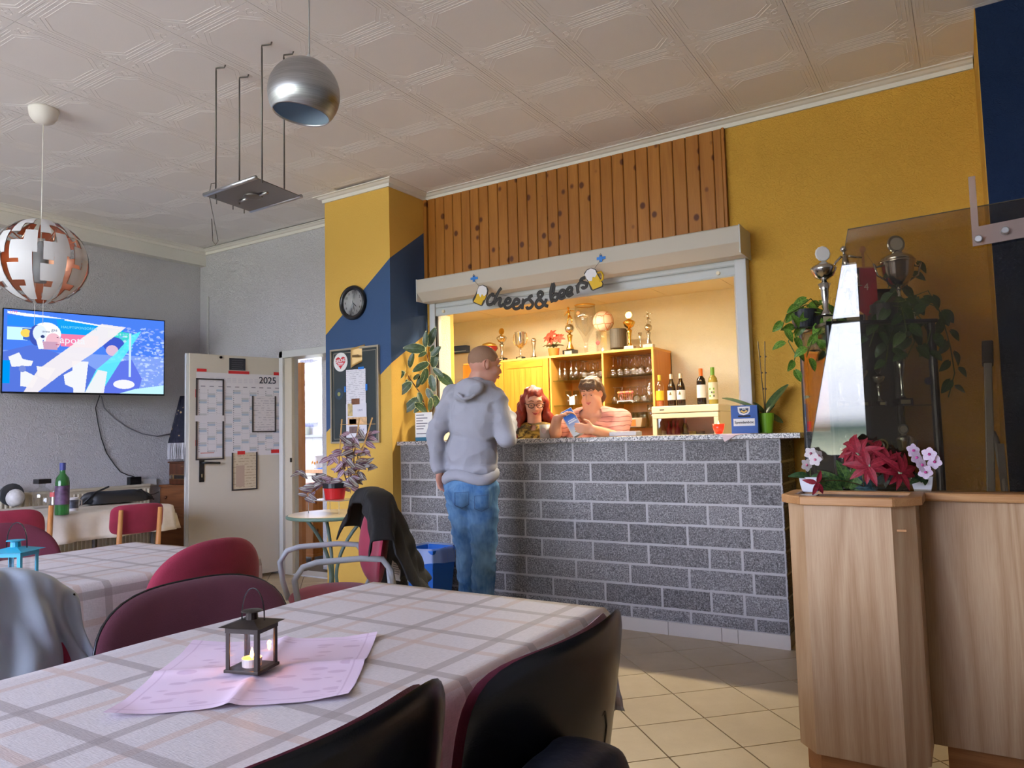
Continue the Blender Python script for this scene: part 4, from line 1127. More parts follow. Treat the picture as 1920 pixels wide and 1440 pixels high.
for k, (x, z) in enumerate(((.24, 1.115), (.268, 1.12))):
    t = thing('medal', ['pale round medal plaque with figure leaning on the middle cabinet shelf', 'cream rimmed round plaque just behind the figure medal in the cabinet'][k], 'medal', vp(x, .06 + .02 * k, z), YAW)
    m = MB(); m.lathe([(.03, -.003), (.032, 0), (.03, .003)], 20, M=frame((0, 0, 0), (1, 0, 0), (0, 0, 1))); part('disc', m, P('medal_white' if k == 0 else 'medal_cream', (206, 204, 204) if k == 0 else (216, 206, 160), .4), t)
    m = MB(); m.lathe([(.022, .003), (.022, .0045)], 16, M=frame((0, 0, 0), (1, 0, 0), (0, 0, 1))); m.tube([(0, -.003, -.03), (0, -.003, -.14)], .003, 6); part('stand', m, M_silver, t)

# pothos plants on the vitrine
pa = thing('pothos_plant', 'variegated pothos trailing left from the display cabinet top', 'plant', vp(-.02, .22, VT))
pot(pa, (0, 0, 0), .05, .065, .09, P('dark_pot', (44, 46, 52), .5))
b0 = pa.location + Vector((0, 0, .09))
def W3(px_, py_, D): return pxd(px_, py_, D)
for k, pts in enumerate([
    [b0, W3(1545, 570, 3.85), W3(1510, 572, 3.7), W3(1475, 590, 3.65), W3(1464, 620, 3.65)],
    [b0, W3(1530, 590, 3.8), W3(1500, 605, 3.7), W3(1478, 640, 3.7), W3(1492, 665, 3.7), W3(1485, 690, 3.7)],
    [b0, W3(1560, 600, 3.7), W3(1540, 615, 3.6), W3(1522, 640, 3.6), W3(1512, 670, 3.6)],
    [b0, W3(1535, 575, 3.8), W3(1520, 560, 3.75), W3(1500, 575, 3.7)],
    [b0, W3(1565, 590, 3.6), W3(1575, 620, 3.55), W3(1572, 660, 3.55)]]):
    vine(pa, pts, LM_pothos, .075, .062, .045, 10 + k)
pb = thing('pothos_plant', 'dark leaved pothos trailing right over the display cabinet behind smoked glass', 'plant', vp(.33, .1, VT))
pot(pb, (0, 0, 0), .05, .065, .09, P('dark_pot', (44, 46, 52), .5))
b0 = pb.location + Vector((0, 0, .09))
for k, pts in enumerate([
    [b0, W3(1700, 560, 3.7), W3(1740, 545, 3.65), W3(1765, 590, 3.65), W3(1782, 650, 3.65), W3(1790, 700, 3.65), W3(1778, 745, 3.65)],
    [b0, W3(1690, 530, 3.75), W3(1715, 490, 3.75), W3(1685, 490, 3.7), W3(1665, 540, 3.7)],
    [b0, W3(1680, 600, 3.6), W3(1665, 650, 3.5), W3(1660, 690, 3.5)],
    [b0, W3(1700, 600, 3.6), W3(1715, 640, 3.5), W3(1700, 670, 3.5)],
    [b0, W3(1720, 590, 3.6), W3(1745, 620, 3.5), W3(1735, 660, 3.5)],
    [b0, W3(1660, 580, 3.6), W3(1640, 620, 3.5), W3(1630, 650, 3.5)],
    [b0, W3(1720, 560, 3.65), W3(1755, 575, 3.6), W3(1775, 600, 3.6)],
    [b0, W3(1690, 575, 3.5), W3(1700, 620, 3.45), W3(1690, 640, 3.45)]]):
    vine(pb, pts, LM_pothosd, .08, .066, .05, 40 + k)

# ladder leaning in the corner
ld = thing('ladder', 'folded aluminium ladder with dark end cap leaning in the corner', 'ladder', (.07, 3.75, 0))
M_al = P('scuffed_aluminium', (150, 154, 158), .38, .85, bump=.1)
m = MB(); a = Vector((.015, 3.62, 0)); b = Vector((.078, 3.98, 1.5))
def beam(m, a, b, w_, d_):
    a, b = Vector(a), Vector(b); z = (b - a).normalized(); x = Vector((0, 1, 0)).cross(z).normalized(); y = z.cross(x)
    M = Matrix.Translation(a) @ Matrix((x, y, z)).transposed().to_4x4(); m.box(-w_ / 2, w_ / 2, -d_ / 2, d_ / 2, 0, (b - a).length, M)
beam(m, a, b, .032, .06); part('stile', m, M_al, ld, world=True, bev=.004)
m = MB(); beam(m, a + (b - a) * .985, a + (b - a) * 1.055, .044, .07); part('end_cap', m, P('black_rubber', (34, 30, 30), .6), ld, world=True, bev=.006)
m = MB(); m.tube(bez((.075, 3.9, 1.17), (.115, 3.8, 1.1), (.105, 3.72, .3)), .014, 8); part('brace', m, M_al, ld, world=True, smooth=True)
m = MB(); beam(m, (.115, 3.66, 0), (.1, 3.85, 1.12), .026, .04); part('stile', m, P('dull_aluminium', (110, 112, 116), .45, .8), ld, world=True)

# ------------------------------------------------------------------ flowers on the planter
M_wpot = P('white_glazed_pot', (226, 228, 234), .25)
def petal(nm, mat, W_=.6, tip=.1, base=.6, droop=.15): return leafmesh(nm, mat, W_=W_, tip=tip, base=base, fold=.05, droop=droop, nu=4, nv=5)
M_orchid = leafmat('orchid_petal', (226, 200, 226), (240, 226, 240), None); M_orchc = P('orchid_magenta', (190, 66, 140), .5)
PT_orch = petal('petal', M_orchid, W_=.85, base=.45); PT_white = petal('petal', leafmat('cream_petal', (226, 216, 214), (240, 236, 232)), W_=.8, base=.45)
LM_dark = leafmesh('leaf', leafmat('dark_green_leaf', (38, 70, 40), (64, 100, 58)), W_=.4, tip=.3, base=.6, droop=.5, fold=.2)
def flower(parent, c, s, pm, seed, cm=M_orchc, n_=5, towards=None):
    rnd = random.Random(seed); nrm = (-FW + RT * rnd.uniform(-.4, .4) + Vector((0, 0, rnd.uniform(-.1, .3)))).normalized()
    x = nrm.cross(Vector((0, 0, 1))).normalized(); y = nrm.cross(x); a0 = rnd.uniform(0, 1)
    for k in range(n_):
        a = a0 + 2 * pi * k / n_; leaf(pm, parent, c, x * cos(a) + y * sin(a) + nrm * .15, nrm, s, 'petal')
    m = MB(); m.ball(tuple(c + nrm * s * .12), (s * .2,) * 3, 8, 6); part('lip', m, cm, parent, world=True, smooth=True)
def orchid(label, base, pm, spots, leaves, s=.035, cm=M_orchc):
    t = thing('potted_orchid', label, 'plant', base, 0)
    pot(t, (0, 0, 0), .027, .036, .058, M_wpot, square=True)
    b = base + Vector((0, 0, .055))
    for k, (px_, py_, D) in enumerate(spots):
        c = pxd(px_, py_, D); stem(t, bez(b, b + Vector((0, 0, .07)), c), .0015, M_stem); flower(t, c, s, pm, k, cm)
    for (px_, py_, D, s_) in leaves:
        c = pxd(px_, py_, D); leaf(LM_dark, t, b, c - b, (-FW * .6 + Vector((0, 0, .6))), s_)
    return t
D0 = 2.80
po = pxh(1731, 922, 2, LT - .006)
orchid('pink and white artificial orchid in square white pot at planter right end', po, PT_orch, [(1718, 858, 2.53), (1742, 852, 2.53), (1728, 872, 2.52), (1752, 866, 2.53), (1735, 885, 2.52), (1712, 845, 2.54)], [(1705, 880, 2.52, .09), (1760, 890, 2.52, .07), (1745, 875, 2.55, .08)], .025)
po = pxh(1521, 922, 2, LT - .006)
orchid('cream artificial orchid in square white pot at planter left end', po, PT_white, [(1512, 872, D0), (1528, 862, D0), (1534, 855, D0 + .05), (1520, 850, D0 + .05)], [(1490, 880, D0, .085), (1545, 885, D0, .06)], .025, P('pink_lip', (206, 110, 140), .5))
# poinsettia arrangement
ps = thing('poinsettia_arrangement', 'artificial dark red poinsettia with green leaves lying along the planter', 'flowers', pxh(1620, 922, 2, LT - .006))
M_bract = leafmat('dark_red_bract', (122, 12, 30), (150, 24, 44), rough=.6); BR = leafmesh('bract', M_bract, W_=.42, tip=.45, base=.75, droop=.3, fold=.25, nu=4, nv=6)
LMd2 = leafmesh('leaf', leafmat('mottled_leaf', (30, 62, 38), (96, 128, 62)), W_=.62, tip=.4, base=.6, droop=.6, fold=.3)
LMd3 = leafmesh('leaf', leafmat('bluish_leaf', (36, 54, 60), (70, 96, 96)), W_=.62, tip=.4, base=.6, droop=.6, fold=.3)
def star(parent, c, s, nrm, seed, n_=9):
    rnd = random.Random(seed); nrm = Vector(nrm).normalized(); x = nrm.cross(Vector((0, 0, 1))).normalized(); y = nrm.cross(x)
    for k in range(n_):
        a = 2 * pi * k / n_ + rnd.uniform(-.2, .2); leaf(BR, parent, c + nrm * .002 * k, x * cos(a) + y * sin(a) + nrm * rnd.uniform(0, .3), nrm, s * rnd.uniform(.75, 1.1), 'bract')
    for k in range(4):
        m = MB(); m.ball(tuple(c + nrm * .012 + x * rnd.uniform(-.008, .008) + y * rnd.uniform(-.008, .008)), .004, 6, 5); part('seed_head', m, P('grey_green_bud', (140, 150, 120), .6), parent, world=True)
b = ps.location + Vector((0, 0, .02))
for k, (px_, py_, D, s_, nr) in enumerate([(1612, 852, 2.66, .075, (-.1, -1, .5)), (1628, 876, 2.60, .08, (.1, -1, .4)), (1660, 868, 2.62, .07, (.6, -1, .3)), (1684, 886, 2.58, .075, (.9, -.8, .2)), (1600, 842, 2.70, .07, (-.3, -.6, .8)), (1640, 848, 2.66, .07, (.3, -.5, .9))]):
    c = pxd(px_, py_, D); stem(ps, bez(b, b + Vector((0, 0, .08)), c), .002, M_brownstem); star(ps, c, s_, nr, k)
c = pxd(1532, 905, 2.7)
for k in range(4): leaf(BR, ps, c, RT * (.3 * (-1) ** k) + Vector((0, 0, .6 - .55 * k)), -FW, .05, 'bract')
stem(ps, bez(b, b + Vector((-.08, -.05, .04)), c), .0018, M_brownstem)
for k, (x, dx, dz, s_) in enumerate([(1560, -1, .5, .09), (1575, -.7, .9, .09), (1590, -.2, 1, .1), (1605, .2, .9, .09), (1580, -.9, .1, .08), (1600, .5, .5, .085), (1565, -.5, .3, .09), (1592, .1, .4, .1), (1640, -.4, .5, .08), (1650, .4, .6, .08), (1660, .7, .3, .08), (1635, -.1, .7, .075), (1648, -.7, .2, .075), (1642, .1, .3, .08)]):
    c = pxh(x, 918, 2, LT); leaf(LMd2 if k < 8 else LMd3, ps, c + Vector((0, 0, .004)), RT * dx + Vector((0, 0, dz)) - FW * .35, -FW + Vector((0, 0, .5)), s_)

# ================================================================== ceiling fittings
al = thing('ball_pendant', 'brushed aluminium ball pendant lamp with open underside near the ceiling hooks', 'lamp')
D = 3.02; c = pxd(570, 176, D); al.location = c; R_ = .145
prof = []
for k in range(15):
    a = radians(90) - radians(127) * k / 14; prof.append((max(.004, R_ * cos(a)), R_ * sin(a)))
tilt = Matrix.Rotation(radians(8), 4, FW)
def brushed():
    g = N('brushed_aluminium'); g_co = g.co((1, 1, 60)); n_ = g.noise(g_co, 6, 3)
    c_ = g.ramp(n_, [(.3, lin((160, 162, 162))), (.7, lin((190, 192, 192)))]); return g.pbsdf(c_, .34, 1, g.bump(n_, .08, .002), .5, Anisotropic=.8)
m = MB(); m.lathe(prof, 48, M=tilt, cap=False); o = part('shade', m, brushed(), al, smooth=True)
m = MB(); m.lathe([(r * .985, z * .985) for r, z in prof], 48, M=tilt, cap=False); part('inner_shade', m, P('shade_inner_blue_white', (176, 196, 214), .5), al, smooth=True)
m = MB(); m.lathe([(prof[-1][0] * 1.0, prof[-1][1]), (prof[-1][0] * .97, prof[-1][1] - .003), (prof[-1][0] * .97, prof[-1][1] + .006)], 48, M=tilt, cap=False); part('rim', m, P('satin_steel', (196, 198, 200), .3, 1), al, smooth=True)
m = MB(); m.lathe([(.012, 0), (.010, .012), (.004, .03)], 12, M=Matrix.Translation(tilt @ Vector((0, 0, R_ - .003)))); part('cord_grip', m, M_frame, al, smooth=True)
tp = tilt @ Vector((0, 0, R_ + .02))
m = MB(); m.tube([tp, (tp.x, tp.y, HC - c.z)], .0028, 6); part('cord', m, P('grey_cord', (150, 150, 150), .5), al)
m = MB(); m.lathe([(.05, 0), (.045, -.05), (.01, -.06)], 16, M=Matrix.Translation((tp.x, tp.y, HC - c.z))); part('canopy', m, M_frame, al, smooth=True)

wp = thing('globe_pendant', 'large globe pendant of split white shells with copper insides at left', 'lamp', (-4.50, 2.11, 0))
cz = pxh(80, 492, 0, -4.50).z; D = (Vector((-4.5, 2.11, cz)) - CAMP).dot(FW); Rg = 80 / FPX * D
wp.location = (-4.50, 2.11, cz)
M_wsh = P('matt_white_shell', (212, 212, 214), .5); M_cu = P('copper_lining', (232, 170, 140), .3, 1)
NM = 9
def shell(a0, a1, t0, t1, R_, splay, name='shell', notch=0):
    """patch of the globe, white outside and copper inside; notch cuts an L shape"""
    m = MB(); nu, nv = 6, 5
    def pt(u, v, r):
        a = a0 + (a1 - a0) * u; t = t0 + (t1 - t0) * v; return (r * cos(t) * cos(a), r * cos(t) * sin(a), r * sin(t))
    for ly, (r, mi) in enumerate(((R_, 0), (R_ - .004, 1))):
        m.cur = mi
        vs = [pt(i / nu, j / nv, r) for j in range(nv + 1) for i in range(nu + 1)]
        fs = []
        for j in range(nv):
            for i in range(nu):
                if notch == 1 and i < 3 and j >= 3: continue
                if notch == 2 and i >= 3 and j < 2: continue
                if notch == 3 and ((i < 3 and j >= 3) or (i >= 3 and j < 1)): continue
                q = (j * (nu + 1) + i, j * (nu + 1) + i + 1, (j + 1) * (nu + 1) + i + 1, (j + 1) * (nu + 1) + i); fs.append(q if mi == 0 else q[::-1])
        m.add(vs, fs)
    o = part(name, m, [M_wsh, M_cu], wp, smooth=True); return o
for k in range(NM):
    a = 2 * pi * k / NM + .25; w1 = 2 * pi / NM * .84
    shell(a, a + w1 * .8, radians(30), radians(74), Rg, 0, notch=2)
    shell(a + .06, a + .06 + w1 * .98, radians(-8), radians(34), Rg * .985, 0, notch=3)
    shell(a + .0, a + w1 * .92, radians(-36), radians(2), Rg * 1.0, 0, notch=1)
    shell(a + .1, a + .1 + w1 * .75, radians(-72), radians(-28), Rg * .985, 0, notch=1)
    # copper struts
    m = MB(); aa = a + w1 * .5
    for t0_, t1_ in ((.9, .35),): m.tube([(Rg * .3 * cos(aa), Rg * .3 * sin(aa), Rg * t0_ * .4), (Rg * .75 * cos(aa + .1), Rg * .75 * sin(aa + .1), Rg * (t0_ + t1_) / 2), (Rg * .93 * cos(aa) * cos(t1_), Rg * .93 * sin(aa) * cos(t1_), Rg * sin(t1_))], .004, 6)
    part('copper_strut', m, M_cu, wp, smooth=True)
m = MB(); m.lathe([(.03, -.12), (.04, -.05), (.04, .08), (.012, .12)], 14); part('lamp_holder', m, M_frame, wp, smooth=True)
m = MB(); m.tube([(0, 0, .1), (0, 0, HC - cz - .06)], .003, 6); part('cord', m, M_crown, wp)
m = MB(); m.lathe([(.078, 0), (.078, -.012), (.072, -.05), (.055, -.075), (.03, -.09), (.006, -.094)], 24, M=Matrix.Translation((0, 0, HC - cz))); part('canopy', m, M_crown, wp, smooth=True)
m = MB()
for q in (-.03, .02): m.tube([(q * .85, q * .5, -.1), (q * .85, q * .5, -Rg - .12)], .0012, 5)
part('pull_strings', m, M_crown, wp)

hp = thing('hanging_metal_plate', 'grey metal projector plate hanging from four thin ceiling rods', 'mount', (-3.12, 2.49, 2.5))
M_rod = P('zinc_rod', (104, 100, 96), .4, .9)
PZ = 2.5
Pc = [Vector(pxh(*p, 2, PZ)) for p in ((383, 367), (480, 334), (565, 369), (470, 397))]
m = MB(); m.add([tuple(p + Vector((0, 0, dz))) for dz in (0, .004) for p in Pc], [(3, 2, 1, 0), (4, 5, 6, 7), (0, 1, 5, 4), (1, 2, 6, 5), (2, 3, 7, 6), (3, 0, 4, 7)]); part('plate', m, P('grey_sheet_steel', (128, 124, 122), .4, .8), hp, world=True)
for a_, b_ in ((Pc[0], Pc[1]), (Pc[3], Pc[2])):
    m = MB(); m.tube([a_ + Vector((0, 0, .004)), b_ + Vector((0, 0, .004))], .011, 8); part('edge_rail', m, P('satin_steel', (196, 198, 200), .3, 1), hp, world=True, smooth=True)
ctr_ = sum(Pc, Vector()) / 4
m = MB(); m.ball(tuple(ctr_ - Vector((0, 0, .002))), (.05, .05, .012), 16, 6); part('centre_boss', m, P('grey_sheet_steel', (128, 124, 122), .4, .8), hp, world=True, smooth=True)
for f_ in (.3, .7):
    p = Pc[0].lerp(Pc[3], .5).lerp(Pc[1].lerp(Pc[2], .5), f_); m = MB(); dd = (Pc[2] - Pc[3]).normalized() * .03; m.tube([p - dd - Vector((0, 0, .004)), p + dd - Vector((0, 0, .004))], .007, 8); part('slot', m, P('satin_steel', (196, 198, 200), .3, 1), hp, world=True, smooth=True)
hk = [((405, 124), Pc[0].lerp(Pc[1], .28)), ((443, 139), Pc[0].lerp(Pc[1], .7)), ((491, 81), Pc[3].lerp(Pc[2], .12)), ((532, 99), Pc[3].lerp(Pc[2], .82))]
rods = [((-3.26, 2.366), 0), ((-3.245, 2.50), 0), ((-2.882, 2.352), 0), ((-2.865, 2.475), 0)]
for (x, y), _ in rods:
    m = MB(); m.tube([(x + .05, y + .02, HC + .002), (x + .045, y + .018, HC - .012), (x, y, HC - .012), (x, y, HC - .03), (x, y, PZ - .02)], .004, 6); part('rod', m, M_rod, hp, world=True, smooth=True)
for f_ in (.25, .6, .85):
    p = Pc[0].lerp(Pc[3], f_); m = MB(); m.tube([p, p - Vector((0, 0, .022))], .003, 5); part('screw', m, M_rod, hp, world=True)
hkx = thing('ceiling_wire_hook', 'loose bent wire hook dangling from the ceiling behind the metal plate', 'hook')
p0 = pxh(396, 343, 2, HC); hkx.location = p0; Dh = (p0 - CAMP).dot(FW)
m = MB(); m.tube([p0 + RT * .03, p0 - Vector((0, 0, .006)), pxd(392, 365, Dh), pxd(409, 452, Dh), pxd(404, 459, Dh), pxd(399, 452, Dh), pxd(397, 410, Dh)], .003, 6); part('wire', m, M_rod, hkx, world=True, smooth=True)
# ================================================================== bar room contents
CY = 6.14
M_orail = wood('orange_rail', (224, 140, 44), (204, 114, 28), rings=4, axis='x')
def bx(px_, py_, Y=CY): return pxh(px_, py_, 1, Y)
ZC = bx(1225, 650).z; X0, X1, X2, XM = bx(869, 680).x, bx(1033, 690).x, bx(1226, 680).x, bx(1130, 690).x
cb_ = thing('bar_cabinet', 'orange wooden wall cabinet with panelled doors and open glass shelving behind the bar', 'cabinet', ((X0 + X2) / 2, 6.35, 0))
def bxp(name, x0, x1, y0, y1, z0, z1, mat, parent=cb_, bev=.002, **k): m = MB(); m.box(x0, x1, y0, y1, z0, z1); return part(name, m, mat, parent, world=True, bev=bev, **k)
bxp('carcass_side', X1 - .018, X1, CY, 6.59, 0, ZC - .02, M_cabedge); bxp('carcass_side', X2 - .02, X2, CY, 6.59, 0, ZC - .02, M_cabwood)
bxp('carcass_side', X0, X0 + .02, CY, 6.59, 0, ZC - .02, M_cabwood); bxp('divider', XM - .009, XM + .009, CY, 6.57, 0, ZC - .02, M_cabedge)
bxp('top_board', X0, X2, CY - .003, 6.59, ZC - .02, ZC, M_cabedge); bxp('back_board', X1, X2, 6.57, 6.59, 0, ZC - .02, M_cabwood)
bxp('front_edge', X2 - .02, X2, CY - .004, CY, 0, ZC, M_cabedge)
xm = bx(946, 700).x
for k, (a, b) in enumerate(((X0 + .004, xm - .003), (xm + .003, X1 - .022))):
    d = MB(); d.box(a, b, CY - .02, CY, .1, ZC - .024); dd = part('door', d, M_cabwood, cb_, world=True, bev=.003)
    w_ = b - a; pn_ = 6
    for i in range(pn_):
        x = a + .06 + (w_ - .12) * i / pn_
        m = MB(); m.box(x + .003, x + (w_ - .12) / pn_ - .003, CY - .024, CY - .019, .18, ZC - .10); part('panel_board', m, M_cabwood, dd, world=True)
    m = MB(); m.box(a + .055, b - .055, CY - .026, CY - .019, ZC - .095, ZC - .03); part('top_rail', m, M_orail, dd, world=True)
    m = MB(); m.ball((b - .03 if k == 0 else a + .03, CY - .032, 1.3), .013, 10, 8); part('knob', m, P('bronze_knob', (90, 60, 36), .4, .8), dd, world=True, smooth=True)
GS = thin_glass('shelf_glass_bar', (.72, .80, .76), 1.0)
shz = {}
for nm, x0, x1, py_ in (('a', X1, XM, 713), ('b', XM, X2 - .02, 708), ('c', XM, X2 - .02, 757), ('d', X1, XM, 760), ('e', XM, X2 - .02, 803), ('f', X1, XM, 806)):
    z = bx(1133 if nm in 'bce' else 1045, py_).z; shz[nm] = z
    bxp('glass_shelf', x0 + .001, x1 - .001, CY + .03, 6.56, z - .006, z, GS, bev=0)

# glasses
GLS = thin_glass('clear_glass', (.93, .93, .92), 1.6, 1.5, .03)
def lathe_thing(name, prof, label, cat, loc, mat=GLS, pname='glass_body', n_=16, group=None, rz=0):
    t = thing(name, label, cat, loc, rz, group); m = MB(); m.lathe(prof, n_); part(pname, m, mat, t, smooth=True); return t
wine_up = [(.032, 0), (.033, .002), (.006, .006), (.004, .02), (.004, .07), (.012, .08), (.034, .105), (.038, .125), (.032, .165), (.030, .165), (.036, .125), (.03, .1), (0, .082)]
def flip(p): h_ = max(z for r, z in p); return [(r, h_ - z) for r, z in p][::-1]
flute = [(.03, 0), (.03, .002), (.004, .006), (.004, .06), (.016, .085), (.024, .12), (.023, .19), (.022, .19), (.02, .12), (0, .088)]
tumb = [(.027, 0), (.03, .005), (.032, .14), (.0305, .14), (.028, .008), (0, .008)]
beer = [(.033, 0), (.033, .003), (.008, .008), (.007, .035), (.02, .05), (.036, .10), (.034, .20), (.033, .20), (.034, .10), (0, .055)]
wine = [(r, z) for r, z in flip(wine_up)]
def rowof(proto, label, cat, group, xs_, ys_, z, jit=.006, flipz=False):
    first = None; rnd = random.Random(len(xs_) + int(z * 100))
    for j, y in enumerate(ys_):
        for i, x in enumerate(xs_):
            L_ = (x + rnd.uniform(-jit, jit), y + rnd.uniform(-jit, jit), z)
            lb_ = label + ((', ' + ['front', 'second', 'rear'][j] + ' row') if len(ys_) > 1 else '') + ((', ' + ['first', 'second', 'third', 'fourth', 'fifth', 'sixth'][i] + ' from left') if len(xs_) > 1 else '')
            if first is None: first = lathe_thing(proto[0], proto[1], lb_, cat, L_, group=group)
            else: dup(first, L_, label=lb_)
def fr(a, b, n_): return [a + (b - a) * (i + .5) / n_ for i in range(n_)]
rowof(('champagne_flute', flip(flute)), 'upturned flute on the upper left shelf', 'glass', 'flutes on the upper shelf', fr(X1 + .03, X1 + .26, 4), (6.22, 6.32, 6.42), shz['a'])
rowof(('wine_glass', flip(wine_up)), 'upturned wine glass on the upper left shelf', 'glass', 'wine glasses in the left bay', fr(X1 + .28, XM - .01, 3), (6.22, 6.33, 6.44), shz['a'])
rowof(('wine_glass', flip([(r * 1.05, z * 1.15) for r, z in wine_up])), 'upturned wine glass on the upper right shelf', 'glass', 'wine glasses on the upper right shelf', fr(XM + .03, X2 - .04, 6), (6.22, 6.34, 6.46), shz['b'])
rowof(('goblet', flip([(r, z * .9) for r, z in wine_up])), 'upturned goblet on the middle right shelf', 'glass', 'goblets on the middle shelf', fr(XM + .03, X2 - .1, 5), (6.24, 6.36), shz['c'])
rowof(('beer_goblet', flip(beer)), 'tall upturned beer glass at the middle shelf\'s right end', 'glass', 'beer glasses at the shelf end', fr(X2 - .11, X2 - .03, 1), (6.22, 6.33, 6.43), shz['c'])
rowof(('tumbler', tumb), 'straight tumbler on the lower right shelf', 'glass', 'tumblers on the lower shelf', fr(XM + .17, XM + .36, 4), (6.3, 6.4), shz['e'])
rowof(('beer_glass', beer), 'stemmed beer glass at the lower shelf\'s right end', 'glass', 'beer glasses on the lower shelf', fr(X2 - .1, X2 - .03, 1), (6.2, 6.32), shz['e'])
rowof(('tumbler', tumb), 'plain tumbler on the left bay\'s middle shelf', 'glass', 'tumblers in the left bay', fr(X1 + .05, XM - .05, 5), (6.3,), shz['d'])
# lollipop holder and snack box
lo_ = thing('cake_pop_stand', 'small white rack holding pink and orange lollipops among upturned goblets', 'sweets', (XM + .19, 6.19, shz['c']))
m = MB(); m.box(-.075, .075, -.012, .012, .015, .022); m.box(-.075, -.07, -.012, .012, 0, .015); m.box(.07, .075, -.012, .012, 0, .015); part('rack', m, P('white_wire', (232, 228, 222), .5), lo_)
for k in range(8):
    x = -.065 + .0186 * k; m = MB(); m.tube([(x, 0, .015), (x + .004, 0, .085)], .0015, 5); m.ball((x + .004, 0, .095), .013, 10, 8)
    part('lollipop', m, P('lolly_pink' if k % 3 else 'lolly_orange', (232, 120, 108) if k % 3 else (236, 150, 84), .35), lo_, smooth=True)
sn = thing('snack_box', 'clear plastic tub with orange sweets label on the lower cabinet shelf', 'box', (XM + .25, 6.2, shz['e']))
m = MB(); m.prism([(-.10, 0), (.10, 0), (.115, .085), (-.115, .085)], -.05, .05, 'y'); part('tub', m, P('hazy_plastic', (196, 176, 140), .3, Transmission_Weight=.4), sn, bev=.006)
m = MB(); m.box(-.075, .05, -.0525, -.0505, .012, .07); part('orange_label', m, P('orange_label', (236, 110, 30), .5), sn, bev=.001)
m = MB(); m.box(-.03, .005, -.0545, -.0530, .014, .03); part('barcode_patch', m, P('white_label', (228, 228, 226), .6), sn)

# ---- things on top of the cabinet
TZ = ZC
def tp_(px_, y=6.3): p = bx(px_, 650, y); return Vector((p.x, y, TZ))
def hh(px0, py0, py1, y=6.3): return bx(px0, py0, y).z - TZ
bo = thing('small_bottle', 'small clear bottle with red cap on the cabinet left end', 'bottle', tp_(888))
m = MB(); m.lathe([(.022, 0), (.024, .004), (.024, .07), (.01, .095), (.01, .12)], 14); part('glass_body', m, GLS, bo, smooth=True)
m = MB(); m.lathe([(.013, .118), (.013, .14), (0, .141)], 12); part('cap', m, P('red_cap', (190, 40, 36), .5), bo)
m = MB(); m.lathe([(.0245, .01), (.0245, .035)], 14, cap=False); part('label_band', m, P('red_cap', (190, 40, 36), .5), bo)
bwl = thing('gift_bowl', 'dark red bowl with gold domed lid above the man\'s head', 'bowl', tp_(917))
m = MB(); m.lathe([(.03, .0), (.032, .012), (.02, .05), (.07, .12), (.092, .15), (.09, .17)], 24); part('bowl', m, P('wine_red_lacquer', (134, 34, 30), .25), bwl, smooth=True)
m = MB(); m.lathe([(.09, .17), (.07, .20), (.03, .215), (0, .218)], 24); part('lid', m, P('gold_foil', (196, 160, 80), .3, .8), bwl, smooth=True)
trophy('bowldisc', 'silver trophy with crest disc half hidden behind the man\'s head', tp_(941), hh(941, 615, 0), M_silver, M_silver, rz=0, discm=M_gold)
trophy('cup', 'wide silver cup with gold handles and black base on the cabinet', tp_(976), hh(976, 620, 0), M_silver, M_gold, rz=0)
trophy('world', 'small silver globe trophy between the wide cup and poinsettia', tp_(1001), hh(1001, 633, 0), P('pale_silver', (214, 206, 190), .25, 1), M_silver, rz=0)
pp = thing('poinsettia_plant', 'red poinsettia in orange pot on top of the bar cabinet', 'plant', tp_(1038))
pot(pp, (0, 0, 0), .045, .058, .09, P('terracotta', (206, 110, 40), .6))
LMg = leafmesh('leaf', leafmat('grey_green_leaf', (92, 108, 64), (124, 134, 88)), W_=.55, tip=.3, base=.6, droop=.3)
BR2 = leafmesh('bract', leafmat('orange_red_bract', (196, 44, 30), (222, 74, 48), rough=.6), W_=.5, tip=.4, base=.7, droop=.3, fold=.2)
b = pp.location + Vector((0, 0, .09)); rnd = random.Random(3)
for k in range(10):
    a = k * 2.4; leaf(LMg, pp, b + Vector((0, 0, .02)), (cos(a), sin(a), .35), (0, 0, 1), .11)
for (dx, dz, sd) in ((-.05, .11, 1), (.05, .10, 2), (.0, .14, 3), (-.02, .08, 4), (.09, .09, 5)):
    c = b + Vector((dx, -.04 + .02 * sd % .05, dz)); stem(pp, [b, c], .003)
    n0 = Vector((dx * 3, -1, .6)).normalized(); x = n0.cross(Vector((0, 0, 1))).normalized(); y = n0.cross(x)
    for k in range(6): a = k * pi / 3 + sd; leaf(BR2, pp, c, x * cos(a) + y * sin(a) + n0 * .2, n0, .06, 'bract')
trophy('figball', 'golden footballer trophy on silver ball left of the giant beer glass', tp_(1069), hh(1069, 574, 0), M_gold, M_gold, rz=0)
gb = thing('giant_beer_glass', 'oversized clear beer glass with gold rim on the cabinet', 'glass', tp_(1099))
H_ = hh(1099, 570, 0); m = MB()
m.lathe([(r * H_, z * H_) for r, z in [(.12, 0), (.12, .01), (.035, .03), (.04, .25), (.07, .33), (.19, .55), (.22, .75), (.2, .97), (.195, .97), (.21, .75), (.17, .56), (0, .36)]], 24); part('glass_body', m, GLS, gb, smooth=True)
m = MB(); m.lathe([(.2 * H_, .955 * H_), (.205 * H_, .98 * H_), (.195 * H_, .985 * H_)], 24, cap=False); part('gold_rim', m, M_gold, gb, smooth=True)
m = MB(); m.box(-.02, .02, -.001, .001, -.005, .03); 
m = MB(); m.lathe([(.018, 0), (.018, .002)], 10, M=frame((-.02, -.222 * H_, .80 * H_), (1, 0, 0), (0, 0, 1))); part('printed_crest', m, P('gold_print', (196, 130, 60), .4), gb)
mg = thing('beer_mug', 'dimpled glass beer mug standing under the signed football', 'mug', tp_(1133))
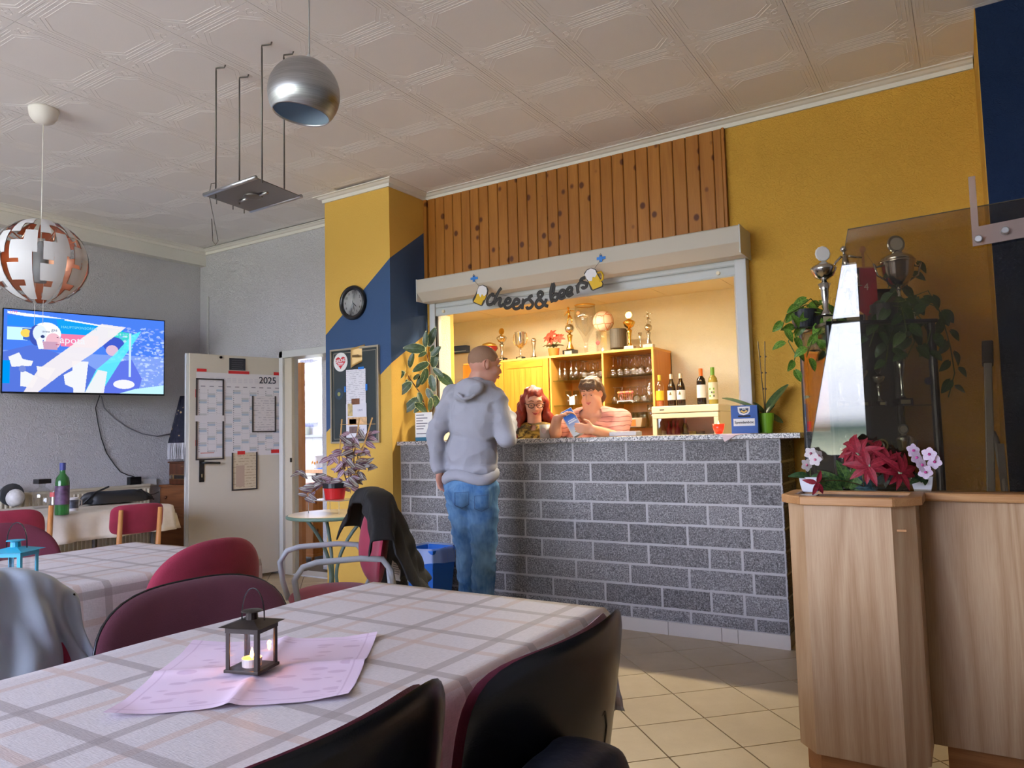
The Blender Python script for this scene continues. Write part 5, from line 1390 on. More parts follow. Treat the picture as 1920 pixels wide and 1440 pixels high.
HM = hh(1133, 621, 0)
m = MB(); m.lathe([(.075, 0), (.078, .01), (.078, HM), (.07, HM), (.068, .02), (0, .02)], 16); part('glass_body', m, GLS, mg, smooth=False)
m = MB(); m.tube([(.075, 0, HM * .85), (.12, 0, HM * .8), (.125, 0, HM * .35), (.076, 0, HM * .2)], .009, 8); part('handle', m, GLS, mg, smooth=True)
m = MB(); m.lathe([(.02, 0), (.02, .003)], 12, M=frame((-.03, -.076, HM * .45), (1, 0, 0), (0, 0, 1))); part('red_crest', m, P('red_cap', (190, 40, 36), .5), mg)
fb = thing('football', 'cream football with orange seams and signatures resting on a glass mug', 'ball', mg.location + Vector((0, 0, HM + .094)))
def ballmat():
    g = N('signed_football'); v = g.co()
    vo = g.n('ShaderNodeTexVoronoi', {'feature': 'DISTANCE_TO_EDGE'}, Vector=v, Scale=13.0); vo.inputs['Randomness'].default_value = .25
    c = g.mix(g.ramp(vo.outputs[0], [(.02, (1, 1, 1)), (.05, (0, 0, 0))]), lin((232, 204, 176)), lin((214, 110, 70)))
    return g.pbsdf(c, .5)
m = MB(); m.ball((0, 0, 0), .1, 28, 18); part('ball_skin', m, ballmat(), fb, smooth=True)
for k, (x, z) in enumerate([(-.055, .03), (-.02, .045), (.01, .035)]):
    m = MB(); pts = [(x + .008 * i, -sqrt(max(.0001, .1015 ** 2 - (x + .008 * i) ** 2 - (z + .006 * sin(i * 2.2)) ** 2)), z + .006 * sin(i * 2.2)) for i in range(5)]; m.tube(pts, .0012, 5); part('signature', m, M_dark, fb)
bt = thing('black_cylinder', 'matt black cylinder canister with clear base beside the football', 'canister', tp_(1160))
HB = hh(1160, 617, 0); m = MB(); m.lathe([(.075, HB * .15), (.078, HB * .17), (.078, HB * .98), (.072, HB), (0, HB)], 24); part('body', m, P('matt_charcoal', (70, 64, 58), .6), bt, smooth=False)
m = MB(); m.lathe([(.074, 0), (.074, HB * .15)], 24); part('clear_base', m, GLS, bt)
trophy('bowldisc', 'golden trophy with laurel disc between canister and small silver vase', tp_(1181), hh(1181, 583, 0), M_gold, M_gold, base=M_whmarble, rz=0)
trophy('vase', 'little silver vase trophy on black base at cabinet right', tp_(1201), hh(1201, 621, 0), M_silver, rz=0)
trophy('figball', 'silver footballer trophy on ball at the cabinet\'s right corner', tp_(1217), hh(1217, 581, 0), P('pale_silver', (214, 206, 190), .25, 1), M_silver, base=M_whmarble, rz=0)

# back-room door and left cabinet seen past the wall reveal
w0 = bx(850, 720, 6.55)
dr = thing('white_door', 'white panelled door at back left of the bar room behind the plant', 'door', (bx(858, 700, 6.55).x, 6.58, 0))
m = MB(); m.box(-.16, .14, -.02, .01, 0, bx(858, 664, 6.58).z); part('leaf', m, P('warm_white_door', (206, 190, 164), .5), dr, bev=.003)
m = MB(); m.box(-.10, .1, -.028, -.018, 1.1, 1.85); part('raised_panel', m, P('warm_white_door', (206, 190, 164), .5), dr, bev=.006)
bb = thing('blue_crate', 'dark blue box end lying above the white door at back left', 'box', (bx(858, 660, 6.5).x, 6.53, bx(858, 664, 6.58).z + .002))
m = MB(); m.box(-.12, .12, -.04, .04, 0, bx(858, 652, 6.5).z - bx(858, 665, 6.5).z); part('box_body', m, P('navy_box', (38, 58, 92), .5), bb, bev=.004)
m = MB(); m.box(-.121, .121, -.041, -.0395, .01, .018); part('stripe', m, P('pale_stripe', (150, 160, 176), .5), bb)

# ---- fridge with bottles
FY = 5.98
f0, f1 = bx(1222, 760, FY), bx(1346, 757, FY); FZ = f1.z
fr_ = thing('glass_door_fridge', 'cream glass-fronted drinks fridge behind the bar with bottles inside and on top', 'fridge', ((f0.x + f1.x) / 2, 6.25, .62))
xa, xb = f0.x, f1.x; z0, z1 = .62, FZ
M_fr = P('cream_enamel', (224, 216, 188), .35)
bxp('side_wall', xa, xa + .03, FY + .05, 6.55, z0, z1 - .06, M_fr, fr_); bxp('side_wall', xb - .03, xb, FY + .05, 6.55, z0, z1 - .06, M_fr, fr_)
bxp('back_wall', xa + .03, xb - .03, 6.52, 6.55, z0, z1 - .06, M_fr, fr_); bxp('floor_plate', xa + .03, xb - .03, FY + .05, 6.52, z0, z0 + .03, M_fr, fr_)
bxp('lid', xa - .005, xb + .005, FY + .0, 6.56, z1 - .06, z1, M_fr, fr_, bev=.008)
for a, b_, c, d in ((xa, xb, z1 - .105, z1 - .065), (xa, xb, z0, z0 + .04), (xa, xa + .04, z0 + .04, z1 - .105), (xb - .04, xb, z0 + .04, z1 - .105)): bxp('door_frame', a, b_, FY, FY + .045, c, d, M_fr, fr_, bev=.004)
m = MB(); m.box(xa + .04, xb - .04, FY + .02, FY + .024, z0 + .04, z1 - .105); part('door_glass', m, thin_glass('fridge_glass', (.8, .82, .8), 1.5), fr_, world=True)
m = MB(); m.box(xa + .07, xa + .11, FY - .0015, FY, z1 - .036, z1 - .028); part('badge', m, M_dark, fr_, world=True)
for z in (z0 + .25, z0 + .48): bxp('wire_shelf', xa + .04, xb - .04, FY + .08, 6.5, z, z + .006, P('shelf_grey', (120, 112, 98), .5), fr_, bev=0)
bs_ = thing('base_unit', 'plain dark base unit carrying the drinks fridge', 'cabinet', ((xa + xb) / 2, 6.25, 0))
bxp('body', xa, xb, FY, 6.55, 0, .615, M_darkwood, bs_)
BEER = [(.03, 0), (.031, .004), (.031, .13), (.027, .15), (.0135, .185), (.012, .225), (.0135, .228), (.0135, .235)]
WINE = [(.036, 0), (.0375, .005), (.0375, .19), (.033, .215), (.015, .24), (.014, .295), (.0155, .297), (.0155, .302)]
def bottle(label, loc, prof, body, lab=None, cap=None, capz=.2, labz=(.04, .12), s=1.0, parent=None, neck=None, group=None, cat='bottle', name='bottle', rz=0):
    t = thing(name, label, cat, loc, rz, group); pr2 = [(r * s, z * s) for r, z in prof]
    m = MB(); m.lathe(pr2, 18); part('glass_body', m, body, t, smooth=True)
    R0 = prof[2][0] * s + .0006
    if lab: m = MB(); m.lathe([(R0, labz[0] * s), (R0, labz[1] * s)], 18, cap=False); part('label_band', m, lab, t, smooth=True)
    if cap:
        top = prof[-1][1] * s; rr = prof[-1][0] * s + .001; m = MB(); m.lathe([(rr, capz * s), (rr, top + .001), (0, top + .002)], 14); part('cap', m, cap, t)
    return t
B_brown = P('brown_glass', (40, 24, 14), .1, spec=.6); B_green = P('green_glass', (16, 52, 30), .1, Transmission_Weight=.4); B_white = P('white_wine_glass', (206, 190, 92), .1, Transmission_Weight=.5); B_dark = P('dark_wine_glass', (22, 18, 20), .08)
L_w = P('white_label', (228, 228, 226), .6); L_y = P('yellow_label', (236, 196, 40), .5)
FT = FZ + .001
def ft(px_, y=6.12): p = bx(px_, 750, y); return (p.x, y, FT)
b1 = bottle('clear spirit bottle with yellow label and cap at left on the fridge', ft(1238), WINE, thin_glass('spirit_glass', (.95, .88, .7), 1.5, 1.5, .04), L_y, P('yellow_cap', (226, 190, 60), .4), .25, (.06, .15), .92)
m = MB(); m.lathe([(.031, .004), (.031, .05), (0, .05)], 16); part('amber_liquor', m, P('amber', (190, 96, 30), .2), b1)
b2 = bottle('left of two brown beer bottles with white label on the fridge', ft(1260), BEER, B_brown, L_w, P('silver_foil', (206, 200, 180), .4, .6), .2, (.045, .115), 1.18)
b3 = bottle('right of two brown beer bottles with white label on the fridge', ft(1277.5), BEER, B_brown, L_w, P('silver_foil', (206, 200, 180), .4, .6), .2, (.045, .115), 1.18)
for q in (b2, b3):
    m = MB(); m.lathe([(.0045, 0), (.0045, .001)], 8, M=frame((0, -.0375, .115), (1, 0, 0), (0, 0, 1))); m.prism([(-.012, .095), (.012, .095), (.002, .125)], -.0385, -.0375, 'y'); part('label_print', m, P('olive_print', (120, 110, 60), .6), q)
b4 = bottle('dark red wine bottle with orange capsule on the fridge', ft(1316), WINE, B_dark, None, P('orange_capsule', (232, 110, 24), .4), .24, s=1.02)
m = MB(); m.lathe([(.0388, .06), (.0388, .17)], 18, cap=False); m.f = [f for f in m.f if m.v[f[0]][1] < -.003]; part('label_band', m, L_w, b4, smooth=True)
b5 = bottle('white wine bottle with green capsule and checked label on the fridge', ft(1338), WINE, B_white, P('cream_label', (214, 212, 186), .6), P('green_capsule', (96, 150, 40), .4), .24, (.04, .18), 1.03)
for i, (x, z, cc) in enumerate([(-.016, .13, 'g'), (.016, .13, 'g'), (0, .1, 'd'), (-.016, .07, 'g'), (.016, .07, 'd'), (.016, .1, 'g')]):
    m = MB(); y = -sqrt(.0402 ** 2 - x ** 2) - .001; m.box(x - .006, x + .006, y - .0008, y, z - .008, z + .008); part('label_square', m, P('label_green', (120, 160, 50), .6) if cc == 'g' else P('label_dark', (70, 74, 70), .6), b5)
gl2 = z0 + .486
for k, (px_, kind) in enumerate([(1255, 'p'), (1263, 'p'), (1270, 'p'), (1285, 'w'), (1300, 'y'), (1313, 'g'), (1243, 'w2')]):
    x = bx(px_, 800, 6.15).x; lc = (x, 6.15, gl2)
    if kind == 'p': bottle(['pink drink bottle at left inside the fridge', 'middle pink drink bottle inside the fridge', 'right pink drink bottle inside the fridge'][k], lc, BEER, P('pink_drink', (170, 50, 70), .2), None, P('dark_red_cap', (110, 24, 30), .4), .21, s=.85)
    elif kind == 'w': bottle('small dark sparkling wine bottle with red neck inside the fridge', lc, BEER, B_dark, P('gold_label', (196, 170, 90), .4), P('dark_red_cap', (110, 24, 30), .4), .16, (.05, .08), .95)
    elif kind == 'w2': bottle('tall pale bottle at the fridge\'s left side wall', lc, BEER, thin_glass('spirit_glass', (.95, .88, .7), 1.5, 1.5, .04), L_w, s=.95)
    else:
        t = thing('snack_can', {'y': 'yellow green tin can inside the fridge', 'g': 'dull green tin can at right inside the fridge'}[kind], 'can', lc); m = MB(); m.lathe([(.036, 0), (.038, .004), (.038, .1), (.034, .106), (0, .106)], 18); part('body', m, P('can_' + kind, (176, 176, 40) if kind == 'y' else (90, 112, 84), .3, .3, var=.3, vscale=30), t)

# ---- things on the counter
SZ = 1.189
def sp(px_, y, py_=815): p = pxh(px_, py_, 1, y); return Vector((p.x, y, SZ))
cd = thing('candle_glass', 'red glass candle bowl burning on the counter beside the fridge', 'candle', sp(1348, 4.45))
g = N('glowing_red_glass'); g.pbsdf(lin((226, 60, 30)), .2); bs = [n_ for n_ in g.t.nodes if n_.type == 'BSDF_PRINCIPLED'][0]; bs.inputs['Emission Color'].default_value = (*lin((255, 50, 16)), 1); bs.inputs['Emission Strength'].default_value = .8
m = MB(); m.lathe([(.014, 0), (.022, .006), (.032, .03), (.036, .062), (.034, .062), (.03, .045), (0, .042)], 20); part('glass_bowl', m, g.m, cd, smooth=True)
m = MB(); m.lathe([(.001, .046), (.005, .052), (.005, .06), (.002, .072), (.0003, .08)], 10); part('flame', m, emit('flame', (255, 206, 110), 22), cd, smooth=True)
nk = thing('paper_napkin', 'pale pink paper napkin with a corner hanging over the counter edge under the candle', 'napkin', sp(1362, 4.3))
m = MB(); y0 = 4.246; xc = nk.location.x
m.add([(xc - .13, 4.42, SZ + .001), (xc - .1, y0, SZ + .001), (xc + .15, y0, SZ + .001), (xc + .2, 4.42, SZ + .001), (xc - .01, y0 - .006, SZ - .008), (xc + .07, y0 - .008, SZ - .008), (xc + .005, y0 - .008, SZ - .045), (xc - .03, y0 - .002, SZ - .0)], [(0, 1, 2, 3), (7, 4, 5, 2), (4, 6, 5)])
part('paper', m, P('napkin_pink', (232, 206, 204), .7), nk, world=True, solid=.001)
sx_ = sp(1399, 4.42)
sbx = thing('donation_box', 'blue cardboard donation box labelled with a club crest on the counter', 'box', sx_, radians(8))
m = MB(); m.box(-.075, .075, -.05, .05, 0, .165); part('box_body', m, P('cobalt_card', (34, 84, 160), .5), sbx, bev=.002)
m = MB(); m.box(-.062, .058, -.0525, -.0505, .045, .088); part('paper_label', m, L_w, sbx)
fx = wmat(sbx); 
def onbox(s, size, mat, x, z, nm, off=.0008): text(s, size, mat, fx @ Vector((x, -.0533 - off, z)), sbx, fx.to_3x3() @ Vector((1, 0, 0)), (0, 0, 1), name=nm, bold=.0003)
onbox('Spendenbox', .0215, P('black_ink', (34, 34, 38), .6), -.002, .066, 'label_lettering')
m = MB(); m.box(-.035, .035, -.0515, -.0505, .098, .106); part('coin_slot', m, M_dark, sbx)
m = MB(); m.prism([(-.036, .158), (-.034, .128), (-.026, .115), (-.003, .108), (.022, .115), (.032, .128), (.034, .158)], -.0515, -.0505, 'y'); m.f = [f[::-1] for f in m.f]; part('crest_shield', m, L_w, sbx)
m = MB(); m.prism([(-.026, .148), (-.024, .130), (-.018, .122), (-.001, .116), (.016, .122), (.024, .130), (.026, .148)], -.0523, -.0516, 'y'); m.f = [f[::-1] for f in m.f]; part('crest_field', m, P('crest_navy', (44, 56, 84), .5), sbx)
m = MB(); m.prism([(-.022, .131), (-.012, .137), (0, .128), (.012, .137), (.022, .131), (.012, .125), (0, .119), (-.012, .125)][::-1], -.0530, -.0524, 'y'); part('crest_gold', m, P('crest_gold', (220, 180, 70), .4), sbx)
onbox('SVB', .012, L_w, 0, .1425, 'crest_letters', -.0001)
oc = thing('orchid_plant', 'flowerless orchid with two bare stalks in lime green pot at counter right end', 'plant', sp(1437, 4.5))
m = MB(); m.lathe([(.036, 0), (.037, .003), (.05, .118), (.046, .118), (.044, .1), (0, .1)], 24); part('pot', m, P('lime_glaze', (128, 184, 44), .35), oc, smooth=False)
m = MB(); m.lathe([(.043, .103), (0, .112)], 12); part('bark', m, M_soil, oc)
LO = leafmesh('orchid_leaf', leafmat('orchid_leaf_green', (52, 82, 50), (82, 112, 66), rough=.3), W_=.42, tip=.15, base=.45, droop=.12, fold=.22, nu=6, nv=8)
b = oc.location + Vector((0, 0, .11)); dO = (b - CAMP).dot(FW)
def dirp(px_, py_): return pxd(px_, py_, dO) - b
for (tx, ty, upv, s_) in [((1358), 750, (0, -.3, 1), .27), (1475, 722, (-.6, -.6, .4), .225), (1460, 790, (.5, -.5, .5), .12), (1420, 762, (0, -.5, 1), .10), (1450, 762, (0, -.5, 1), .08)]:
    d = dirp(tx, ty); leaf(LO, oc, b, d.normalized() * 1 + Vector((0, 0, .15)), upv, s_ * 1.0, 'leaf')
for (x1, y1) in ((1421, 640), (1434, 640)):
    m = MB(); p1 = pxd(x1, y1, dO); mid = b.lerp(p1, .5); m.tube([b, mid, p1], .003, 6)
    for k in range(3): q = b.lerp(p1, .35 + .22 * k); m.ball(tuple(q + RT * .004), .006, 8, 6)
    part('flower_stalk', m, P('brown_stalk', (92, 74, 52), .6), oc, world=True, smooth=True)
tr = thing('clear_tray', 'low clear plastic tray with paper on the counter near the fridge', 'tray', sp(1173, 4.5))
m = MB(); m.box(-.095, .095, -.05, .05, .002, .03); part('tray_body', m, P('hazy_clear', (206, 206, 210), .2, Transmission_Weight=.5), tr, bev=.003)
m = MB(); m.box(-.085, .085, -.04, .04, .031, .033); part('paper', m, L_w, tr)
cu = thing('white_beaker', 'translucent white beaker on the counter before the red haired woman', 'cup', sp(1022, 4.36))
m = MB(); m.lathe([(.034, 0), (.035, .003), (.037, .092), (.035, .092), (.033, .006), (0, .006)], 24); part('beaker_body', m, P('milky_plastic', (214, 208, 200), .4, Transmission_Weight=.3), cu, smooth=True)
m = MB(); m.lathe([(.02, 0), (.02, .001)], 16, M=frame((.012, -.037, .05), (1, 0, 0), (0, 0, 1))); part('pale_print', m, P('pale_pink_print', (206, 182, 176), .5), cu)
pt_ = thing('paper_plates', 'white sheet of paper on the counter beside the man\'s elbow', 'paper', sp(980, 4.5)); m = MB(); m.box(-.09, .09, -.06, .06, .001, .006); part('sheets', m, L_w, pt_)

# menu card and rubber plant at the left end
mc = thing('menu_card', 'white menu card in clear upright holder on blue stand at the counter left end', 'sign', sp(795, 4.36), radians(6))
m = MB(); m.box(-.075, .075, -.003, .001, .028, .215); part('card', m, L_w, mc)
m = MB(); m.box(-.06, .06, -.03, .03, 0, .028); part('blue_stand', m, P('teal_block', (20, 100, 130), .5), mc, bev=.003)
INK = P('grey_ink', (110, 110, 120), .6)
for k, (w_, z) in enumerate([(.07, .195), (.10, .172), (.06, .152), (.10, .132), (.08, .112), (.065, .092), (.09, .055)]):
    m = MB(); m.box(-.065, -.065 + w_, -.0036, -.0030, z - .0035, z + .0035); part('menu_line', m, INK, mc)
rb = thing('rubber_plant', 'variegated rubber plant with cream edged leaves at the left end of the counter', 'plant', sp(806, 4.5))
pot(rb, (0, 0, 0), .07, .09, .15, P('dark_teal_pot', (30, 66, 70), .4))
LR = leafmesh('rubber_leaf', leafmat('variegated_rubber', (52, 72, 46), (74, 96, 62), edge=(214, 212, 150), thr=.84, rough=.35), W_=.46, tip=.3, base=.62, droop=.15, fold=.15, nu=8, nv=10)
b = rb.location + Vector((0, 0, .14)); dR = (b - CAMP).dot(FW)
s1 = [b, pxd(790, 740, dR), pxd(770, 712, dR), pxd(752, 683, dR)]; s2 = [b, pxd(806, 740, dR), pxd(806, 690, dR), pxd(799, 655, dR), pxd(800, 640, dR)]; s3 = [b, pxd(820, 740, dR + .05), pxd(822, 705, dR + .05)]
for s_ in (s1, s2): stem(rb, s_, .006, P('red_brown_stem', (112, 66, 44), .6), r1=.003)
stem(rb, s3, .005, M_brownstem)
for k, (bx_, by_, ex, ey, s_) in enumerate([(752, 683, 744, 647, .15), (752, 683, 724, 705, .14), (760, 697, 720, 718, .17), (768, 690, 773, 662, .13), (765, 712, 742, 745, .15), (772, 716, 745, 740, .12), (775, 712, 782, 705, .09), (799, 655, 758, 652, .155), (798, 652, 797, 622, .14), (803, 650, 815, 615, .14), (800, 660, 785, 668, .09), (808, 668, 824, 650, .12), (812, 690, 816, 664, .17), (805, 680, 774, 694, .16), (812, 690, 829, 705, .13), (800, 690, 792, 720, .12), (808, 702, 813, 733, .14), (820, 700, 849, 722, .13), (795, 700, 780, 725, .1), (788, 745, 756, 772, .15), (785, 735, 790, 755, .1), (800, 728, 812, 752, .11), (808, 745, 806, 770, .1), (778, 755, 800, 772, .13), (815, 740, 822, 770, .1), (795, 755, 776, 772, .12), (806, 660, 812, 650, .08)]):
    p0, p1 = pxd(bx_, by_, dR - .03 * (k % 3)), pxd(ex, ey, dR - .03 * (k % 3) - .03); rnd = random.Random(k)
    leaf(LR, rb, p0, p1 - p0, -FW + RT * rnd.uniform(-.6, .6) + Vector((0, 0, rnd.uniform(0, .5))), max((p1 - p0).length * 1.05, s_ * .85), sx_=rnd.uniform(.85, 1.1))

# ================================================================== cheers & beers garland
gy = 4.392
ga = thing('letter_garland', 'black script cheers and beers garland with two beer mug cut-outs taped on shutter box', 'banner', pxh(1008, 560, 1, gy))
M_ltr = P('black_card', (44, 40, 38), .6)
def G(px_, py_): return pxh(px_, py_, 1, gy)
# letters as brush strokes measured in a crop (4.8 px per photo px, origin 760,460)
def ST(pts, r=.0118): 
    P3 = [G(760 + x / 4.8, 460 + y / 4.8) for x, y in pts]
    # smooth with catmull-rom
    out = []
    n_ = len(P3)
    for i in range(n_ - 1):
        p0, p1, p2, p3 = P3[max(i - 1, 0)], P3[i], P3[i + 1], P3[min(i + 2, n_ - 1)]
        for t in (0, .25, .5, .75): out.append(.5 * ((2 * p1) + (-p0 + p2) * t + (2 * p0 - 5 * p1 + 4 * p2 - p3) * t * t + (-p0 + 3 * p1 - 3 * p2 + p3) * t ** 3))
    out.append(P3[-1]); return out, r
def letter(nm, strokes):
    m = MB()
    for pts, r in [ST(*s_) if isinstance(s_, tuple) else ST(s_) for s_ in strokes]: m.tube(pts, r, 8)
    m.v = [(x, gy + (y - gy) * .22, z) for x, y, z in m.v]; return part(nm, m, M_ltr, ga, world=True, smooth=True)
letter('letter_c', [[(795, 462), (785, 440), (755, 460), (737, 500), (745, 532), (775, 530), (800, 505)]])
letter('letter_h', [[(865, 385), (840, 415), (808, 480), (795, 535)], [(800, 520), (825, 490), (850, 478), (858, 490), (845, 525), (858, 548), (885, 530)]])
letter('letter_e', [[(895, 525), (935, 515), (945, 490), (925, 478), (905, 495), (892, 535), (908, 565), (945, 555), (965, 530)]])
letter('letter_e', [[(975, 535), (1015, 520), (1022, 495), (1000, 483), (980, 500), (968, 540), (985, 570), (1020, 565), (1045, 535)]])
letter('letter_r', [[(1050, 490), (1060, 500), (1055, 540), (1052, 575)], [(1055, 535), (1075, 500), (1100, 488), (1105, 500)]])
letter('letter_s', [[(1145, 452), (1120, 462), (1112, 480), (1135, 505), (1148, 530), (1130, 560), (1100, 568), (1092, 550)]])
letter('ampersand', [[(1285, 548), (1255, 535), (1205, 470), (1195, 435), (1215, 418), (1235, 435), (1225, 460), (1185, 500), (1175, 540), (1200, 562), (1235, 545), (1262, 505), (1268, 480)]])
letter('letter_b', [[(1328, 340), (1310, 400), (1308, 460), (1322, 515)], [(1315, 480), (1335, 445), (1365, 440), (1372, 465), (1355, 495), (1328, 490)], [(1328, 340), (1338, 370), (1330, 430)]])
letter('letter_e', [[(1395, 455), (1425, 440), (1430, 410), (1408, 405), (1388, 430), (1385, 465), (1405, 480), (1440, 460)]])
letter('letter_e', [[(1460, 430), (1492, 415), (1497, 385), (1475, 380), (1455, 405), (1452, 440), (1475, 455), (1510, 430)]])
letter('letter_r', [[(1540, 355), (1548, 375), (1552, 410), (1558, 430)], [(1550, 400), (1560, 350), (1590, 330), (1600, 345)]])
letter('letter_s', [[(1620, 290), (1590, 300), (1578, 320), (1605, 335), (1632, 345), (1625, 375), (1600, 385), (1590, 370)]])
def mugcut(nm, ox, oy, pts_out, foam, beer_, hand=None):
    t = thing('mug_cutout', nm, 'decoration', G(760 + ox / 4.8, 460 + oy / 4.8))
    def poly(pts, y, mat, pn): m = MB(); q = [G(760 + x / 4.8, 460 + yy / 4.8) for x, yy in pts]; m.prism([(p.x, p.z) for p in q], y - .0012, y + .0012, 'y'); return part(pn, m, mat, t, world=True)
    poly(pts_out, gy - .004, M_ltr, 'black_outline'); poly(foam, gy - .0075, P('white_glitter', (224, 222, 226), .6), 'foam'); poly(beer_, gy - .0068, P('gold_glitter', (214, 172, 30), .5, .2, bump=.4, bscale=300), 'beer_body')
    if hand: m = MB(); m.tube([G(760 + x / 4.8, 460 + yy / 4.8) + Vector((0, -.006, 0)) for x, yy in hand], .007, 8); part('handle', m, P('gold_glitter', (214, 172, 30), .5), t, world=True, smooth=True)
mugcut('beer mug cut-out at the left end of the garland', 680, 450, [(650, 400), (665, 365), (700, 355), (735, 370), (750, 400), (745, 440), (730, 480), (700, 540), (685, 548), (612, 515), (608, 490), (640, 430)], [(656, 400), (670, 370), (700, 362), (732, 378), (742, 410), (735, 440), (715, 460), (695, 440), (680, 470), (665, 435), (650, 440)], [(650, 435), (735, 445), (722, 485), (705, 500), (688, 540), (618, 508), (640, 470)])
mugcut('beer mug cut-out at the right end of the garland', 1690, 300, [(1610, 255), (1635, 220), (1675, 203), (1715, 215), (1735, 250), (1785, 345), (1780, 375), (1690, 410), (1672, 400), (1640, 320)], [(1618, 265), (1640, 228), (1675, 210), (1712, 222), (1728, 260), (1712, 290), (1690, 285), (1685, 320), (1655, 325), (1635, 300)], [(1650, 320), (1690, 290), (1728, 262), (1778, 345), (1772, 368), (1692, 400)], [(1735, 250), (1765, 240), (1782, 270), (1780, 310), (1755, 320)])
m = MB(); m.tube([G(888, 525), G(898, 536)], .0012, 5); part('cord_end', m, M_dark, ga, world=True); m = MB(); m.tube([G(1115, 503), G(1126, 488)], .0012, 5); part('cord_end', m, M_dark, ga, world=True)
m = MB(); m.tube([G(920, 548), G(955, 556), G(1000, 557), G(1050, 548), G(1095, 528)], .001, 5); part('thread', m, M_dark, ga, world=True)
for k, (x, y) in enumerate(((889, 522), (1127, 484))):
    t = thing('tape_strip', ['blue tape cross holding the left end of the garland', 'blue tape cross holding the right end of the garland'][k], 'tape', pxh(x, y, 1, 4.396))
    for j, (a, b_, c, d) in enumerate(((-.032, .032, -.009, .009), (-.012, .008, -.025, .02))): m = MB(); m.box(a, b_, -.001 - .001 * j, .0005 - .001 * j, c, d); part('tape', m, P('blue_tape', (30, 120, 210), .5), t)
    m = MB(); m.tube([(0, -.004, .03), (.006, -.006, .022), (0, -.004, .012), (-.006, -.006, .022)], .0015, 5, closed=True); part('hook_wire', m, M_dark, t)
# ================================================================== left side of the room
def pxp(px_, py_, p0, nrm):
    d = RT * ((px_ - 960) / FPX) - UP * ((py_ - 720) / FPX) + FW; nrm = Vector(nrm)
    return CAMP + d * ((Vector(p0) - CAMP).dot(nrm) / d.dot(nrm))
XW = -6.68
M_blk = P('black_gloss', (16, 17, 20), .25)
# television on a swivel arm
A_ = pxh(5, 577, 0, -6.55); s_ = .94 * (-6.68) ; B_ = pxh(309, 600, 0, -6.20)
A_b = pxh(-5, 737, 0, -6.55)
tv = thing('television', 'large flat television showing a winter sports broadcast on the left wall', 'television', ((A_.x + B_.x) / 2, (A_.y + B_.y) / 2, A_b.z), atan2(B_.y - A_.y, B_.x - A_.x))
TW = math.hypot(B_.x - A_.x, B_.y - A_.y); TH = A_.z - A_b.z
m = MB(); m.box(-TW / 2, TW / 2, .0, .035, 0, TH); part('casing', m, M_blk, tv, bev=.004)
m = MB(); m.box(-.14, .14, .035, .10, TH * .3, TH * .7); m.box(-.05, .05, .10, .30, TH * .42, TH * .58); part('wall_arm', m, M_blk, tv)
for nm, x0, x1, z0, z1 in (('bezel', -TW / 2, TW / 2, 0, .014), ('bezel', -TW / 2, TW / 2, TH - .008, TH), ('bezel', -TW / 2, -TW / 2 + .008, .014, TH - .008), ('bezel', TW / 2 - .008, TW / 2, .014, TH - .008)):
    m = MB(); m.box(x0, x1, -.006, 0, z0, z1); part(nm, m, M_blk, tv)
cv = Canvas(400, 222, (120, 150, 225))
cv.rect(0, 0, 1, .5, (70, 120, 225)); rs = np.random.RandomState(4)
cv.poly([(.02, .02), (.25, .05), (.7, .14), (.7, .17), (.2, .09), (.02, .05)], (235, 240, 250))
cv.rect(.02, .07, .35, .2, (40, 130, 230)); cv.poly([(.3, .08), (.72, .16), (.75, .38), (.33, .3)], (20, 150, 225)); cv.rect(.02, .21, .18, .37, (190, 232, 246))
cv.rect(.33, .26, .56, .42, (226, 120, 160)); cv.poly([(.105, .22), (.17, .22), (.18, .38), (.11, .36)], (60, 100, 190)); cv.ell(.125, .28, .03, .05, (236, 200, 90))
cv.poly([(.62, .17), (.78, .2), (.78, .42), (.62, .4)], (60, 200, 190))
for k in range(420):
    x, y = .62 + .38 * rs.rand(), .12 + .8 * rs.rand(); c = int(110 + 110 * rs.rand()); cv.ell(x, y, .004 + .012 * rs.rand(), .004 + .012 * rs.rand(), (c, c + 20, 255), .5)
cv.poly([(.0, .52), (.06, .48), (.16, .42), (.3, .5), (.45, .58), (.55, .7), (.5, 1), (.0, 1)], (80, 110, 205))
for pts in ([(.03, .58), (.09, .52), (.11, .6), (.17, .62), (.16, .68), (.05, .7)], [(.1, .72), (.2, .82), (.17, .95), (.1, .93)], [(.19, .68), (.3, .7), (.26, .85), (.2, .8)], [(.4, .6), (.5, .6), (.48, 1), (.41, 1)], [(.35, .78), (.42, .7), (.42, .95), (.36, .9)]): cv.poly(pts, (222, 224, 228))
cv.ell(.11, .72, .02, .04, (110, 130, 200)); cv.rect(.0, .62, .04, .9, (0, 140, 225))
cv.ell(.245, .27, .085, .14, (232, 238, 248)); cv.ell(.19, .3, .045, .13, (60, 80, 170)); cv.ell(.205, .27, .04, .1, (210, 222, 244)); cv.ell(.285, .36, .045, .1, (222, 176, 190)); cv.rect(.22, .37, .31, .47, (190, 150, 175)); cv.poly([(.215, .3), (.23, .46), (.2, .47), (.185, .36)], (225, 230, 245)); cv.ell(.222, .31, .012, .02, (50, 60, 110))
cv.ell(.31, .31, .006, .006, (60, 50, 80)); cv.rect(.30, .395, .32, .405, (170, 90, 120))
cv.ell(.66, .36, .07, .1, (60, 84, 190)); cv.ell(.65, .44, .04, .07, (206, 176, 200)); cv.poly([(.6, .62), (.78, .55), (.85, .8), (.82, 1), (.5, 1), (.55, .72)], (90, 110, 215)); cv.ell(.73, .88, .07, .06, (225, 225, 235))
cv.poly([(.72, .12), (.58, .1), (.2, .72), (.12, 1), (.2, 1), (.33, .78), (.52, .5), (.74, .12)], (226, 220, 222), .93)
